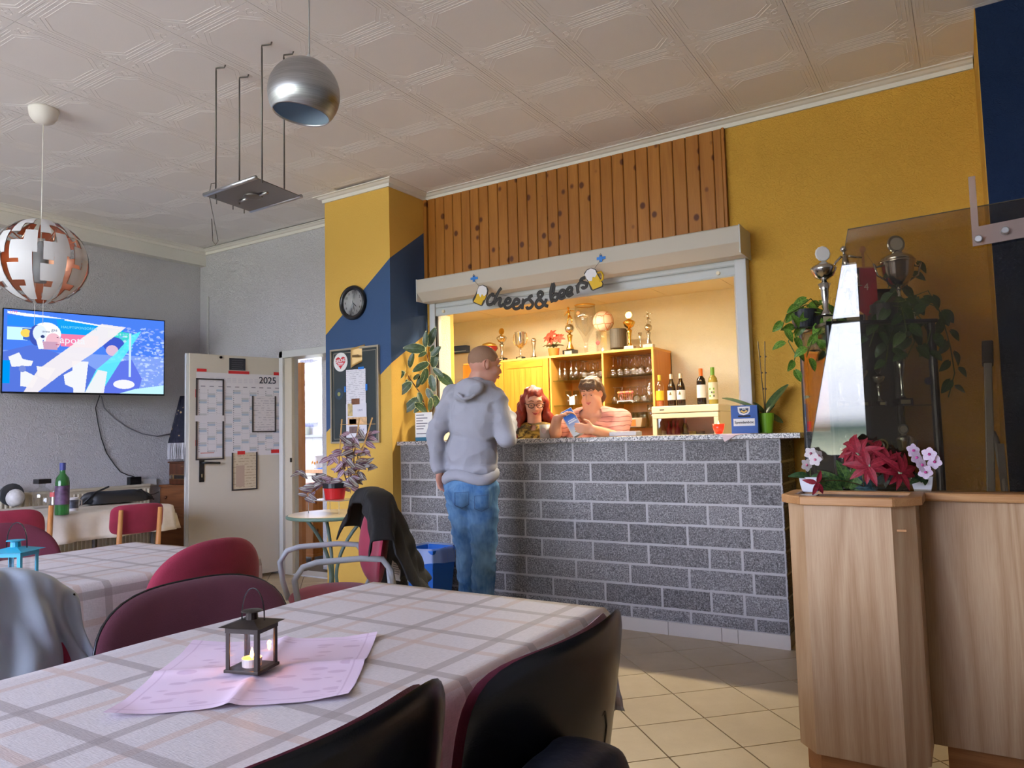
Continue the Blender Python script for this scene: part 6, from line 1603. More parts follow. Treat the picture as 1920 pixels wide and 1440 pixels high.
cv.poly([(.84, .16), (.78, .22), (.66, .5), (.55, .7), (.48, 1), (.58, 1), (.64, .8), (.7, .6), (.82, .24)], (90, 226, 232), .8); cv.poly([(.56, .7), (.48, 1), (.6, 1), (.62, .72)], (226, 222, 224), .9)
cv.rect(.76, .2, .775, .78, (190, 214, 240)); cv.poly([(.8, .94), (1, .88), (1, 1), (.7, 1)], (180, 224, 240))
cv.a *= 1.0
MTV = vcol('tv_screen', emis=1.15)
TM = wmat(tv)
cv.obj('screen', MTV, (TW - .016, TH - .022), TM @ frame((0, -.0065, TH / 2 + .003), (1, 0, 0), (0, 0, 1)), tv)
def tvt(s, u, v, size, mat): text(s, size, mat, TM @ Vector(((u - .5) * (TW - .016), -.0085, .003 + TH / 2 + (.5 - v) * (TH - .022))), tv, TM.to_3x3() @ Vector((1, 0, 0)), (0, 0, 1), name='screen_lettering', depth=.0003)
E_w = emit('screen_white', (235, 240, 250), 1.0); E_d = emit('screen_dark', (60, 60, 100), .8); E_p = emit('screen_pink', (240, 90, 140), 1)
tvt('apota', .40, .34, .085, E_w); tvt('LIVE', .055, .03, .028, E_p); tvt('HAUPTSPONSOREN', .44, .175, .03, emit('screen_cyan', (130, 220, 240), 1)); tvt('uvex', .24, .245, .03, E_d); tvt('gas', .29, .22, .035, E_d)

# cables, sockets
def wire(name, pts, r, mat, lab, cat='cable'):
    t = thing(name, lab, cat, pts[0]); m = MB(); m.tube(pts, r, 6); part('wire', m, mat, t, world=True, smooth=True); return t
cw = [pxh(x, y, 0, XW + .012) for x, y in ((177, 742), (179, 765), (184, 795), (190, 822), (200, 850), (215, 872), (226, 885), (240, 891), (252, 894), (258, 900))]
cw[0].x = XW + .1
wire('power_cable', cw, .004, M_dark, 'black cable hanging from the television down to the black adapter')
cw = [pxh(x, y, 0, XW + .012) for x, y in ((180, 744), (195, 765), (215, 785), (240, 802), (268, 814), (295, 818), (322, 813))]; cw[0].x = XW + .1
wire('aerial_cable', cw, .005, P('grey_cable', (126, 126, 134), .6), 'grey cable sagging from the television towards the floral shawl')
p = pxh(248, 902, 0, XW); ad = thing('power_adapter', 'black plug-in power adapter above the radiator', 'adapter', p)
m = MB(); m.box(0, .06, -.055, .055, -.04, .04); part('adapter_body', m, M_blk, ad, bev=.006)
p = pxh(272, 908, 0, XW); so = thing('socket_strip', 'white wall socket strip beside the black adapter', 'socket', p)
m = MB(); m.box(0, .03, -.08, .10, -.02, .05); part('strip_body', m, M_frame, so, bev=.004)
wire('adapter_lead', [pxh(x, y, 0, XW + .04) for x, y in ((243, 912), (246, 922), (255, 927), (275, 929), (290, 926), (298, 922))], .003, M_dark, 'thin black lead looping from the adapter to the drawer cabinet')

# radiator
r0, r1 = pxh(128, 920, 0, XW + .1), pxh(283, 907, 0, XW + .1); RZ = r1.z
rad = thing('radiator', 'cream ribbed panel radiator under the television', 'radiator', (XW + .08, (r0.y + r1.y) / 2, .15))
y0, y1 = r0.y - .7, r1.y
m = MB(); m.box(XW + .03, XW + .10, y0, y1, RZ - .02, RZ); part('top_grille', m, P('radiator_cream', (208, 198, 176), .45), rad, world=True, bev=.003)
m = MB(); m.box(XW + .07, XW + .085, y0, y1, .15, RZ - .02); part('panel', m, P('radiator_cream', (208, 198, 176), .45), rad, world=True)
nr = int((y1 - y0) / .035)
for k in range(nr):
    y = y0 + (y1 - y0) * (k + .5) / nr; m = MB(); m.tube([(XW + .088, y, .18), (XW + .088, y, RZ - .045)], .0105, 6); part('rib', m, P('radiator_cream', (208, 198, 176), .45), rad, world=True)

# corner cabinet with radio and shawl
c0 = pxh(300, 909, 0, XW + .02); CZt = c0.z; cy = c0.y
cc_ = thing('drawer_cabinet', 'brown wooden corner cabinet with a drawer behind the open door', 'cabinet', (XW + .3, cy + .22, 0))
def cbx(nm, x0, x1, y0, y1, z0, z1, mat, par=cc_, bev=.002, **k): m = MB(); m.box(x0, x1, y0, y1, z0, z1); return part(nm, m, mat, par, world=True, bev=bev, **k)
M_cb = wood('brown_oak', (150, 98, 62), (112, 68, 42), rings=4, axis='x')
x0, x1 = XW + .02, XW + .60
cbx('carcass', x0, x1, cy + .005, cy + .36, .02, CZt - .02, M_cb); cbx('top_board', x0 - .005, x1 + .01, cy - .01, cy + .37, CZt - .02, CZt, M_cb)
d_ = cbx('drawer', x0 + .02, x1 - .02, cy - .012, cy + .005, CZt - .20, CZt - .035, M_cb); m = MB(); m.ball((x0 + .13, cy - .025, CZt - .115), .014, 10, 8); part('knob', m, M_darkwood, d_, world=True, smooth=True)
d_ = cbx('door', x0 + .02, x1 - .02, cy - .012, cy + .005, .08, CZt - .22, M_cb); m = MB(); m.tube([(x0 + .06, cy - .014, CZt - .40), (x0 + .1, cy - .014, CZt - .31), (x0 + .29, cy - .014, CZt - .27), (x1 - .1, cy - .014, CZt - .31), (x1 - .06, cy - .014, CZt - .40)], .008, 6); part('arched_moulding', m, M_cb, d_, world=True, smooth=True)
ra = thing('radio', 'old fashioned dark wooden radio with two dials on the corner cabinet', 'radio', (x0 + .24, cy + .16, CZt + .001))
def rbx(nm, a, b, c, d, e, f, mat, bev=.002): m = MB(); m.box(a, b, c, d, e, f); return part(nm, m, mat, ra, bev=bev)
rh = pxh(318, 866, 0, XW + .15).z - CZt; rh = max(.17, min(rh, .26))
rbx('case', -.19, .19, -.1, .12, 0, rh - .015, M_darkwood, .006); rbx('lid', -.2, .2, -.11, .13, rh - .015, rh, M_darkwood, .004)
rbx('dial_strip', -.165, .165, -.104, -.1, .05, .095, P('brass_dull', (150, 124, 84), .4, .6)); rbx('dial_window', -.1, .06, -.107, -.103, .055, .09, P('dark_glass_dial', (40, 34, 32), .2)); rbx('lid_plate', .0, .04, -.104, -.1, rh - .05, rh - .04, P('brass_dull', (150, 124, 84), .4, .6))
for x in (-.14, .1): m = MB(); m.lathe([(.018, 0), (.016, .02), (0, .021)], 14, M=frame((x, -.103, .072), (1, 0, 0), (0, 0, 1))); part('dial_knob', m, P('satin_steel', (196, 198, 200), .3, 1), ra, smooth=False)
sh_ = thing('fringed_shawl', 'dark floral shawl with long white fringe hanging in the corner above the radio', 'textile', (x0 + .11, cy + .08, CZt + rh + .01))
def shawlmat():
    g = N('floral_shawl'); v = g.co((1, 1, 1)); vo = g.n('ShaderNodeTexVoronoi', Vector=v, Scale=22); n_ = g.noise(v, 9, 3)
    c = g.ramp(g.math('ADD', vo.outputs['Distance'], g.math('MULTIPLY', n_, .6)), [(.45, lin((198, 168, 120))), (.55, lin((40, 40, 62))), (.9, lin((26, 28, 48)))])
    return g.pbsdf(c, .8)
Hs = .62
def shf(u, v):
    a = (u - .5) * 2; w_ = .05 + .19 * v; return (.1 + a * w_ * 1.0 + .03, -.05 * (1 - a * a) * v + .02 * sin(u * 25) * v, Hs - v * (Hs - .17) + .0 * a)
m = MB(); m.grid(shf, 24, 14); part('cloth', m, shawlmat(), sh_, smooth=True, solid=.004)
fm_ = MB()
for k in range(70):
    u = k / 69; x, y, z = shf(u, 1); fm_.tube([(x, y, z), (x + .006 * sin(k * 3), y - .004, z - .08), (x, y, z - .155)], .0028, 4)
o = part('fringe', fm_, P('white_fringe', (206, 204, 210), .8), sh_); o['kind'] = 'stuff'
pi_ = thing('wall_pipe', 'white painted cable duct running down the wall behind the open door', 'pipe', pxh(389, 556, 1, 4.655))
ptop = pxh(389, 556, 1, 4.66); m = MB(); m.box(-.012, .012, -.0, .012, -ptop.z + .01, 0); part('duct', m, P('duct_white', (206, 206, 206), .5), pi_, bev=.002)

# things on the side table
ZF = ZT + .0045
def onT(px_, py_): return pxh(px_, py_, 2, ZF)
lc = onT(116, 965); bottle('green glass bottle with dark label and blue cap on the side table', lc, WINE, P('green_bottle_clear', (60, 140, 70), .1, Transmission_Weight=.6), P('label_gold_blue', (92, 66, 96), .5, var=.6, vscale=30), P('blue_cap', (60, 70, 140), .4), .26, (.06, .17), 1.16)
lc = onT(101, 964); bottle('small clear bottle with red label left of the green bottle', lc, [(.025, 0), (.026, .004), (.026, .12), (.01, .16), (.01, .19)], GLS, P('red_white_label', (190, 80, 80), .5), None, labz=(.12, .15))
p = onT(84, 955); jr = thing('coffee_jug', 'clear jug with square black lid on the side table', 'jug', p + Vector((-.15, .05, 0)))
m = MB(); m.lathe([(.05, 0), (.06, .01), (.062, .10), (.05, .14), (.022, .16), (.022, .185)], 18); part('glass_body', m, GLS, jr, smooth=True)
m = MB(); m.box(-.045, .045, -.045, .045, .185, .22); part('black_lid', m, M_blk, jr, bev=.003)
for k, (x, y, r, h, nm) in enumerate([(52, 952, .05, .13, 'white ceramic pot behind the tall crimson chair'), (42, 950, .055, .16, 'dark round pan standing upright at the side table')]):
    p = onT(x, y); t = thing('pot' if k == 0 else 'dark_pan', nm, 'pot', p + Vector((-.2, 0, 0)))
    m = MB()
    if k == 0: m.ball((0, 0, .07), (.065, .065, .07), 14, 10); part('pot_body', m, P('speckled_white', (208, 206, 204), .3, var=.15, vscale=40), t, smooth=True)
    else: m.lathe([(.085, 0), (.09, .03), (.085, .035), (0, .01)], 20, M=frame((0, 0, .09), (0, 1, 0), (0, 0, 1))); part('pan_body', m, P('dark_enamel', (62, 66, 70), .3), t, smooth=True)
p = onT(135, 958); mu_ = thing('photo_mug', 'white mug with dark photo print beside the green bottle', 'mug', p)
m = MB(); m.lathe([(.038, 0), (.04, .003), (.04, .095), (.037, .095), (.036, .008), (0, .008)], 20); part('mug_body', m, P('white_ceramic', (214, 212, 214), .25), mu_, smooth=True)
m = MB(); m.lathe([(.0406, .02), (.0406, .08)], 20, cap=False); m.f = [f for f in m.f if m.v[f[0]][0] > .01 and m.v[f[0]][1] < .03]; part('photo_print', m, P('dark_print', (70, 76, 92), .4, var=.5, vscale=40), mu_, smooth=True)
m = MB(); m.tube([(.0, .038, .08), (.0, .066, .07), (.0, .066, .035), (0, .038, .02)], .005, 6); part('handle', m, P('white_ceramic', (214, 212, 214), .25), mu_, smooth=True)
p = onT(232, 945); hb = thing('handbag', 'soft black handbag with straps slumped on the cream cloth', 'bag', p + Vector((-.12, .02, 0)), radians(80))
m = MB(); m.grid(lambda u, v: (.24 * cos(pi * (1 - u)) * (1 - .15 * sin(v * 9)), .09 * cos(pi * v) * sin(pi * u) ** .5, .01 + .13 * sin(pi * v) ** .7 * (sin(pi * u) ** .6) * (1 - .45 * u + .08 * sin(u * 11))), 20, 12); part('bag_body', m, P('soft_black_leather', (24, 24, 30), .5, bump=.3, bscale=20), hb, smooth=True)
m = MB(); m.tube([(-.23, 0, .03), (-.28, -.03, .01), (-.26, -.06, .03), (-.18, -.05, .1), (-.08, -.04, .14)], .008, 6); part('strap', m, P('soft_black_leather', (24, 24, 30), .5), hb, smooth=True)
m = MB(); m.tube([(.05, -.02, .08), (.16, -.05, .10), (.24, -.02, .03), (.28, 0, .01)], .007, 6); part('strap', m, P('soft_black_leather', (24, 24, 30), .5), hb, smooth=True)
m = MB(); m.box(.02, .2, -.03, .05, .075, .082); part('maroon_wallet', m, P('maroon_leather', (110, 44, 58), .5), hb)

# ------------------------------------------------------------------ open door leaf and its notices
H0, H1 = Vector((-5.452, 4.655, 0)), Vector((-5.650, 3.850, 0)); du = (H0 - H1).normalized(); dn = Vector((du.y, -du.x, 0))
door = sthing('door_1', H0)
DL = (H0 - H1).length; ZD = 1.988
DM = frame(H1, du, (0, 0, 1))   # local x along leaf (from free edge), y up, z towards viewer
def dbox(nm, x0, x1, z0, z1, t0, t1, mat, par=door, bev=0):
    m = MB(); m.box(x0, x1, z0, z1, t0, t1, DM); return part(nm, m, mat, par, world=True, bev=bev)
M_door = P('cream_door_paint', (206, 198, 184), .45)
dbox('leaf', 0, DL, .03, ZD, -.055, 0, M_door, bev=.002)
dbox('edge_rebate', -.022, 0.0, .03, ZD, -.05, -.015, M_steelpaint); 
dbox('lock_plate', -.0235, -.0215, .93, 1.18, -.042, -.022, P('satin_steel', (196, 198, 200), .3, 1))
for z in (.25, 1.75): m = MB(); m.tube([DM @ Vector((DL + .012, z, .0)), DM @ Vector((DL + .012, z + .12, .0))], .011, 8); part('hinge', m, P('satin_steel', (196, 198, 200), .3, 1), door, world=True)
def dc(px_, py_, off=.003):
    q = DM.inverted() @ pxp(px_, py_, H1 + dn * off, dn); return q.x, q.y
def dthing(nm, lab, cat, px_, py_): x, y = dc(px_, py_); return thing(nm, lab, cat, DM @ Vector((x, y, .0)))
def rectp(par, nm, a, b, t, mat, th=.002):
    (x0, z1), (x1, z0) = a, b; m = MB(); m.box(min(x0, x1), max(x0, x1), min(z0, z1), max(z0, z1), t, t + th, DM); return part(nm, m, mat, par, world=True)
hd = bpy.data.objects.new('door_handle', None); COL.objects.link(hd); hd.parent = door
x, z = dc(378, 882); 
m = MB(); m.box(x - .022, x + .022, z - .1, z + .1, 0, .008, DM); part('rose_plate', m, M_blackpl, hd, world=True, bev=.01)
m = MB(); m.tube([DM @ Vector((x, z + .065, .004)), DM @ Vector((x, z + .065, .045)), DM @ Vector((x + .03, z + .064, .05)), DM @ Vector((x + .14, z + .058, .05))], .0105, 8); part('lever', m, M_blackpl, hd, world=True, smooth=True)
m = MB(); m.box(x - .006, x + .006, z - .06, z - .03, .008, .010, DM); part('key_cylinder', m, P('satin_steel', (196, 198, 200), .3, 1), hd, world=True)
ca = dthing('wall_calendar', 'large 2025 year planner taped with red tape to the open door', 'calendar', 450, 775)
(cx0, cz1), (cx1, cz0) = dc(368, 695), dc(527, 852)
cz1 = (cz1 + dc(527, 706)[1]) / 2; cw_, ch_ = cx1 - cx0, cz1 - cz0
cv = Canvas(240, 200, (218, 214, 218))
for k in range(10):
    x = .03 + .097 * k
    for r in range(31):
        y = .2 + .024 * r
        if y > .96: break
        ph_c = (r + k * 3) % 7
        if ph_c in (5,): cv.rect(x, y, x + .085, y + .024, (190, 190, 192))
        if ph_c == 6: cv.rect(x, y, x + .085, y + .024, (170, 186, 204))
        cv.rect(x, y + .006, x + .006, y + .014, (110, 108, 118)); cv.rect(x, y + .023, x + .085, y + .0245, (200, 197, 202))
    cv.rect(x + .02, .16, x + .07, .172, (130, 128, 138)); 
    for q in range(3): cv.rect(.15 + .065 * k, .06 + .02 * q, .15 + .065 * k + .045, .07 + .02 * q, (204, 200, 208))
cv.rect(.05, .945, .2, .955, (200, 120, 110))
cv.obj('planner_sheet', vcol('printed_paper', .65), (cw_, ch_), DM @ Matrix.Translation(((cx0 + cx1) / 2, (cz0 + cz1) / 2, .004)), ca)
duv = du
text('2025', .085, P('calendar_ink', (60, 62, 78), .6), DM @ Vector((cx1 - .13, cz1 - .055, .0055)), ca, du, (0, 0, 1), name='year_lettering', bold=.001)
TN = ['top left corner', 'top edge middle, below the black plaque', 'top right corner', 'left edge upper part', 'right edge upper part', 'right edge lower part', 'left edge lower part', 'bottom edge middle', 'bottom right corner']
for (a, b, c, d) in ((369, 691, 387, 697), (428, 695, 467, 702), (513, 698, 526, 704), (366, 730, 370, 745), (523, 735, 529, 751), (523, 795, 529, 817), (366, 825, 370, 836), (445, 846, 459, 852), (508, 843, 527, 849)):
    t = thing('red_tape', 'red tape strip at the planner\'s ' + TN.pop(0), 'tape', DM @ Vector((*dc((a + c) / 2, (b + d) / 2), 0)), group='red tape strips on the planner')
    (u0, v1), (u1, v0) = dc(a, b), dc(c, d); m = MB(); m.box(u0, u1, v0, v1, .006, .0075, DM); part('tape', m, P('red_tape', (206, 44, 48), .5), t, world=True)
def dframe(lab, a, b, mat, parts_, th=.006, inner=None, t0=.007):
    (x0, z1), (x1, z0) = dc(*a), dc(*b); t = thing('framed_notice', lab, 'frame', DM @ Vector(((x0 + x1) / 2, z0, 0)))
    w_ = .012
    sel = dict(l=(x0, x0 + w_, z0, z1), r=(x1 - w_, x1, z0, z1), t=(x0 + w_, x1 - w_, z1 - w_, z1), b=(x0 + w_, x1 - w_, z0, z0 + w_))
    for k in parts_: q = sel[k]; m = MB(); m.box(q[0], q[1], q[2], q[3], t0, t0 + th, DM); part('frame_bar', m, mat, t, world=True)
    if inner is not None: m = MB(); m.box(x0 + .003, x1 - .003, z0 + .003, z1 - .003, t0 - .0015, t0 - .0003, DM); part('sheet', m, inner, t, world=True)
    return t, (x0, x1, z0, z1)
F_dk = P('dark_magnet_frame', (58, 52, 54), .5)
dframe('tall dark magnetic frame over the left months of the planner', (367, 709), (419, 861), F_dk, 'lrtb')
m = MB(); (x0, z1), (x1, z0) = dc(365, 779), dc(420, 790); m.box(x0, x1, z0, z1, .0125, .0138, DM); t = thing('paper_strip', 'white paper strip crossing the tall dark frame on the planner', 'paper', DM @ Vector((x0, z0, 0))); part('strip', m, P('planner_white', (216, 212, 216), .6), t, world=True)
def noticemat(nm, bgc, ink, sc=46):
    g = N(nm); v = g.n('ShaderNodeTexCoord').outputs['Object']; s = g.n('ShaderNodeSeparateXYZ'); g.t.links.new(v, s.inputs[0])
    ln = g.math('LESS_THAN', g.math('FRACT', g.math('MULTIPLY', s.outputs[2], sc)), .34); nn_ = g.noise(g.co((20, 20, 46)), 1.6, 2)
    k = g.math('MULTIPLY', ln, g.math('GREATER_THAN', nn_, .5)); c = g.mix(g.math('MULTIPLY', k, .6), lin(bgc), lin(ink)); return g.pbsdf(c, .5)
M_notice = noticemat('typed_notice', (214, 208, 210), (150, 146, 156))
t, q = dframe('dark framed typed notice in plastic sleeve over the planner\'s right half', (472, 742), (517, 810), F_dk, 'lrb', inner=M_notice)
t, q = dframe('dark framed notice hanging below the planner beside the handle', (434, 849), (482, 917), F_dk, 'lrb', inner=noticemat('beige_notice', (206, 190, 164), (150, 128, 104), 40))
(x0, z1), (x1, z0) = dc(442, 873), dc(458, 912); m = MB(); m.box(x0, x1, z0, z1, .0075, .0085, DM); part('photo_strip', m, P('brownish_photo', (182, 158, 140), .5), t, world=True)
t = dthing('black_plaque', 'small black plaque with fine lettering above the planner', 'sign', 445, 683); (x0, z1), (x1, z0) = dc(430, 671), dc(460, 695); m = MB(); m.box(x0, x1, z0, z1, 0, .006, DM); part('plaque', m, P('slate_plaque', (44, 46, 56), .5), t, world=True)
for k in range(5): m = MB(); zz = z1 - .02 - .019 * k; m.box(x0 + .02, x1 - .02 - .01 * (k % 2), zz - .0015, zz + .0015, .006, .0068, DM); part('text_line', m, P('grey_ink', (110, 110, 120), .6), t, world=True)
t = dthing('round_magnet', 'small round black magnet left of the black plaque', 'magnet', 414, 670); m = MB(); x, z = dc(414, 670); m.lathe([(.012, 0), (.012, .008), (0, .008)], 14, M=DM @ Matrix.Translation((x, z, 0))); part('disc', m, M_blk, t, world=True)
# steel door frame
fr3 = sthing('trim_5', (-5.4, 4.67, 0))
m = MB(); m.box(-5.445, -5.395, 4.63, 4.82, 0, 2.05); part('jamb', m, M_steelpaint, fr3, world=True, bev=.004)
m = MB(); m.box(-5.395, -5.30, 4.655, 4.69, 0, 1.985); part('jamb', m, P('jamb_beige', (196, 186, 168), .5), fr3, world=True, bev=.003)
m = MB(); m.box(-5.445, -4.38, 4.63, 4.82, 1.985, 2.05); part('head', m, M_steelpaint, fr3, world=True, bev=.004)
m = MB(); m.box(-5.32, -5.30, 4.649, 4.656, 1.02, 1.06); part('strike_hole', m, M_blk, fr3, world=True)
m = MB(); m.box(-5.30, -4.40, 4.66, 4.84, 0, .012); part('threshold', m, M_frame, fr3, world=True)
# kitchen contents
def kp(px_, py_, Y): return pxh(px_, py_, 1, Y)
a, b = kp(547, 672, 4.98), kp(565, 1068, 4.98)
t = thing('wood_panel_post', 'orange brown wooden post just inside the kitchen doorway', 'post', ((a.x + b.x) / 2, 5.0, 0)); m = MB(); m.box(a.x - .0, kp(565, 800, 4.98).x, 4.985, 5.03, 0, 1.98); part('board', m, P('ochre_board', (190, 128, 62), .5, var=.1), t, world=True)
tl = sthing('trim_6', (-7.0, 6.4, .9)); zt_ = kp(590, 820, 6.44).z; zb_ = .9
for r in range(3):
    for c in range(10):
        x0 = -7.7 + .15 * c; m = MB(); m.box(x0 + .001, x0 + .149, 6.436, 6.449, zt_ - .15 * (r + 1) + .001, zt_ - .15 * r - .001); part('tile', m, P('white_wall_tile', (206, 206, 208), .25), tl, world=True)
t = thing('window_sill', 'grey stone sill under the kitchen window', 'sill', (-7.0, 6.4, zt_)); m = MB(); m.box(-7.7, -6.2, 6.33, 6.449, zt_ + .002, zt_ + .03); part('sill_slab', m, P('grey_sill', (150, 152, 160), .4), t, world=True)
cu_ = thing('net_curtain', 'sheer patterned curtain hanging inside the left window pane', 'curtain', (kp(576, 700, 6.42).x, 6.42, zt_ + .05))
a, b = kp(563, 676, 6.42), kp(589, 800, 6.42)
m = MB(); m.grid(lambda u, v: (a.x + (b.x - a.x) * u, 6.42 + .012 * sin(u * 30), b.z + (a.z - b.z) * v), 30, 4)
g = N('sheer_curtain'); tr_ = g.n('ShaderNodeBsdfTransparent'); df = g.n('ShaderNodeBsdfTranslucent'); df.inputs[0].default_value = (.28, .28, .36, 1); n_ = g.noise(g.co((1, 1, .4)), 30, 4); ms = g.n('ShaderNodeMixShader'); g.t.links.new(g.ramp(n_, [(.4, (.55,) * 3), (.6, (.95,) * 3)]), ms.inputs[0]); g.t.links.new(tr_.outputs[0], ms.inputs[1]); g.t.links.new(df.outputs[0], ms.inputs[2]); g.t.links.new(ms.outputs[0], g.out.inputs[0])
part('fabric', m, g.m, cu_, world=True, smooth=True)
p = kp(572, 823, 6.38); t = thing('sill_pot', 'pale green flower pot on the kitchen window sill', 'pot', (p.x, 6.38, zt_ + .031)); pot(t, (0, 0, 0), .045, .055, .10, P('pale_green_pot', (206, 214, 196), .5))
KYc = 5.75; a = kp(566, 880, KYc); kz = a.z
t = thing('kitchen_unit', 'kitchen unit with white worktop and wood edge beyond the doorway', 'cabinet', (-5.9, KYc + .3, 0))
m = MB(); m.box(a.x, -5.3, KYc, KYc + .6, kz - .03, kz); part('worktop', m, P('white_worktop', (214, 208, 196), .4), t, world=True); m = MB(); m.box(a.x + .05, -5.3, KYc - .006, KYc, kz - .04, kz - .004); part('wood_edge', m, M_beech, t, world=True)
m = MB(); m.box(kp(603, 900, KYc).x, -5.3, KYc + .02, KYc + .58, 0, kz - .035); part('drawer_stack', m, P('ochre_board', (190, 128, 62), .5), t, world=True)
m = MB(); m.box(kp(588, 900, KYc).x, kp(602, 900, KYc).x, KYc + .03, KYc + .5, 0, kz - .035); part('dark_recess', m, M_dark, t, world=True)
for zz in (.25, .5): m = MB(); m.box(kp(603, 900, KYc).x + .01, -5.31, KYc + .014, KYc + .02, zz, zz + .004); part('drawer_gap', m, M_dark, t, world=True)
m = MB(); m.box(a.x, kp(588, 900, KYc).x - .005, KYc + .05, KYc + .5, 0, kz - .035); part('side_board', m, P('white_worktop', (214, 208, 196), .4), t, world=True)
p = kp(595, 872, KYc + .2); t = thing('biscuit_tin', 'white canister with orange flower motif and lid on the kitchen worktop', 'canister', (p.x, KYc + .2, kz + .001))
m = MB(); m.lathe([(.055, 0), (.058, .004), (.058, .125), (.056, .13)], 20); part('canister_body', m, P('white_ceramic', (214, 212, 214), .25), t, smooth=False); m = MB(); m.lathe([(.06, .13), (.06, .142), (.05, .15), (0, .152)], 20); part('lid', m, P('white_ceramic', (214, 212, 214), .25), t)
for k in range(4): m = MB(); an = -2.3 + .5 * k; m.ball((.058 * cos(an), .058 * sin(an), .06 + .012 * (k % 2)), (.01, .01, .018), 8, 6); part('flower_motif', m, P('orange_motif', (206, 140, 60), .5), t)
t = thing('blue_cloth', 'blue cleaning cloth on the kitchen worktop', 'cloth', (kp(603, 878, KYc + .05).x, KYc + .06, kz + .001)); m = MB(); m.grid(lambda u, v: (-.07 + .14 * u, -.04 + .08 * v, .004 + .012 * sin(u * 5) ** 2 * sin(v * 6) ** 2), 12, 8); part('cloth_sheet', m, P('cleaning_blue', (50, 110, 190), .7), t, smooth=True)
a, b = kp(565, 908, 5.25), kp(588, 1052, 5.25)
t = thing('pine_cupboard', 'small orange pine cupboard with turned feet just inside the kitchen', 'cupboard', ((a.x + b.x) / 2, 5.4, 0)); m = MB(); m.box(a.x - .15, b.x, 5.25, 5.6, .06, a.z); part('cupboard_body', m, M_pine, t, world=True, bev=.004); m = MB(); m.box(a.x - .17, b.x + .015, 5.23, 5.62, .05, .075); part('base_moulding', m, M_pine, t, world=True)
for x in (a.x - .1, b.x - .03): m = MB(); m.tube([(x, 5.27, 0), (x, 5.27, .05)], .016, 8); part('foot', m, M_pine, t, world=True)

# ------------------------------------------------------------------ column: clock, board
def cf(px_, py_, y=4.2): return pxh(px_, py_, 1, y)
cp_ = cf(664, 568); ck = thing('wall_clock', 'round black rimmed wall clock on the blue and yellow column', 'clock', (cp_.x, 4.2, cp_.z))
FC = frame((0, 0, 0), (1, 0, 0), (0, 0, 1))
m = MB(); m.lathe([(.135, 0), (.138, .015), (.13, .032), (.118, .034), (.104, .022), (.102, .012)], 40, M=FC, cap=False); part('rim', m, M_blackpl, ck, smooth=True)
m = MB(); m.lathe([(.104, .0), (.104, .012), (0, .012)], 40, M=FC); part('dial', m, P('dial_white', (214, 216, 218), .5), ck)
for k in range(1, 13):
    a = pi / 2 - k * pi / 6; text(str(k), .028, M_dark, ck.location + Vector((.082 * cos(a), -.0135, .082 * sin(a))), ck, name='numeral', depth=.0004)
def hand(nm, mins, L, w_, y):
    a = pi / 2 - mins * pi / 30; m = MB(); d = Vector((cos(a), 0, sin(a))); s_ = Vector((-sin(a), 0, cos(a))); P0 = Vector((0, y, 0))
    q = [P0 - d * L * .2 - s_ * w_ * .5, P0 + d * L * .6 - s_ * w_, P0 + d * L, P0 + d * L * .6 + s_ * w_, P0 - d * L * .2 + s_ * w_ * .5]
    m.add([tuple(v + Vector((0, dy, 0))) for dy in (0, .001) for v in q], [(0, 1, 2, 3, 4), (9, 8, 7, 6, 5)]); part(nm, m, M_dark, ck)
hand('hour_hand', 22.2, .055, .004, -.0145); hand('minute_hand', 27.5, .075, .003, -.016)
m = MB(); m.tube([(-.03, -.0175, -.055), (.01, -.0175, .02)], .0007, 4); part('second_hand', m, M_dark, ck)
m = MB(); m.lathe([(.103, .024), (.09, .026), (0, .027)], 40, M=FC); part('cover_glass', m, thin_glass('clock_glass', (.98, .98, .98), 1.0), ck, smooth=True)

bd0, bd1 = cf(622, 657), cf(717, 829); bX0, bX1, bZ1, bZ0 = -4.313, -3.80, 1.93, 1.185
bo_ = thing('notice_board', 'dark green slate notice board in slim champagne frame on the column', 'notice board', ((bX0 + bX1) / 2, 4.2, bZ0))
def bb_(nm, x0, x1, z0, z1, y0, y1, mat, par=bo_): m = MB(); m.box(x0, x1, y0, y1, z0, z1); return part(nm, m, mat, par, world=True)
bb_('slate_panel', bX0 + .01, bX1 - .01, bZ0 + .01, bZ1 - .01, 4.188, 4.199, P('slate_green', (44, 54, 56), .5, var=.08))
M_cf = P('champagne_frame', (190, 180, 158), .3, .7)
for q in ((bX0, bX1, bZ1 - .014, bZ1), (bX0, bX1, bZ0, bZ0 + .014), (bX0, bX0 + .014, bZ0 + .014, bZ1 - .014), (bX1 - .014, bX1, bZ0 + .014, bZ1 - .014)): bb_('frame_bar', *q, 4.178, 4.199, M_cf)
for q in ((bX0 + .03, bX1 - .03, bZ1 - .036, bZ1 - .033), (bX0 + .03, bX1 - .03, bZ0 + .033, bZ0 + .036), (bX0 + .03, bX0 + .033, bZ0 + .036, bZ1 - .036), (bX1 - .033, bX1 - .03, bZ0 + .036, bZ1 - .036)): bb_('gold_line', *q, 4.187, 4.1885, M_cf)
hs_ = cf(639, 679, 4.187); hs = thing('heart_sticker', 'round white sticker with red heart on the notice board', 'sticker', (hs_.x, 4.187, hs_.z))
m = MB(); m.lathe([(.075, 0), (.075, .002), (0, .002)], 32, M=FC); part('disc', m, L_w, hs)
hp_ = [(.0, -.055)] + [(.058 * (16 * sin(t) ** 3) / 17, .058 * (13 * cos(t) - 5 * cos(2 * t) - 2 * cos(3 * t) - cos(4 * t)) / 17) for t in [2 * pi * (k + 13) / 24 for k in range(23)]]
m = MB(); m.prism([(x, z) for x, z in hp_[1:]], -.0035, -.002, 'y'); part('heart', m, P('heart_red', (206, 40, 52), .5), hs)
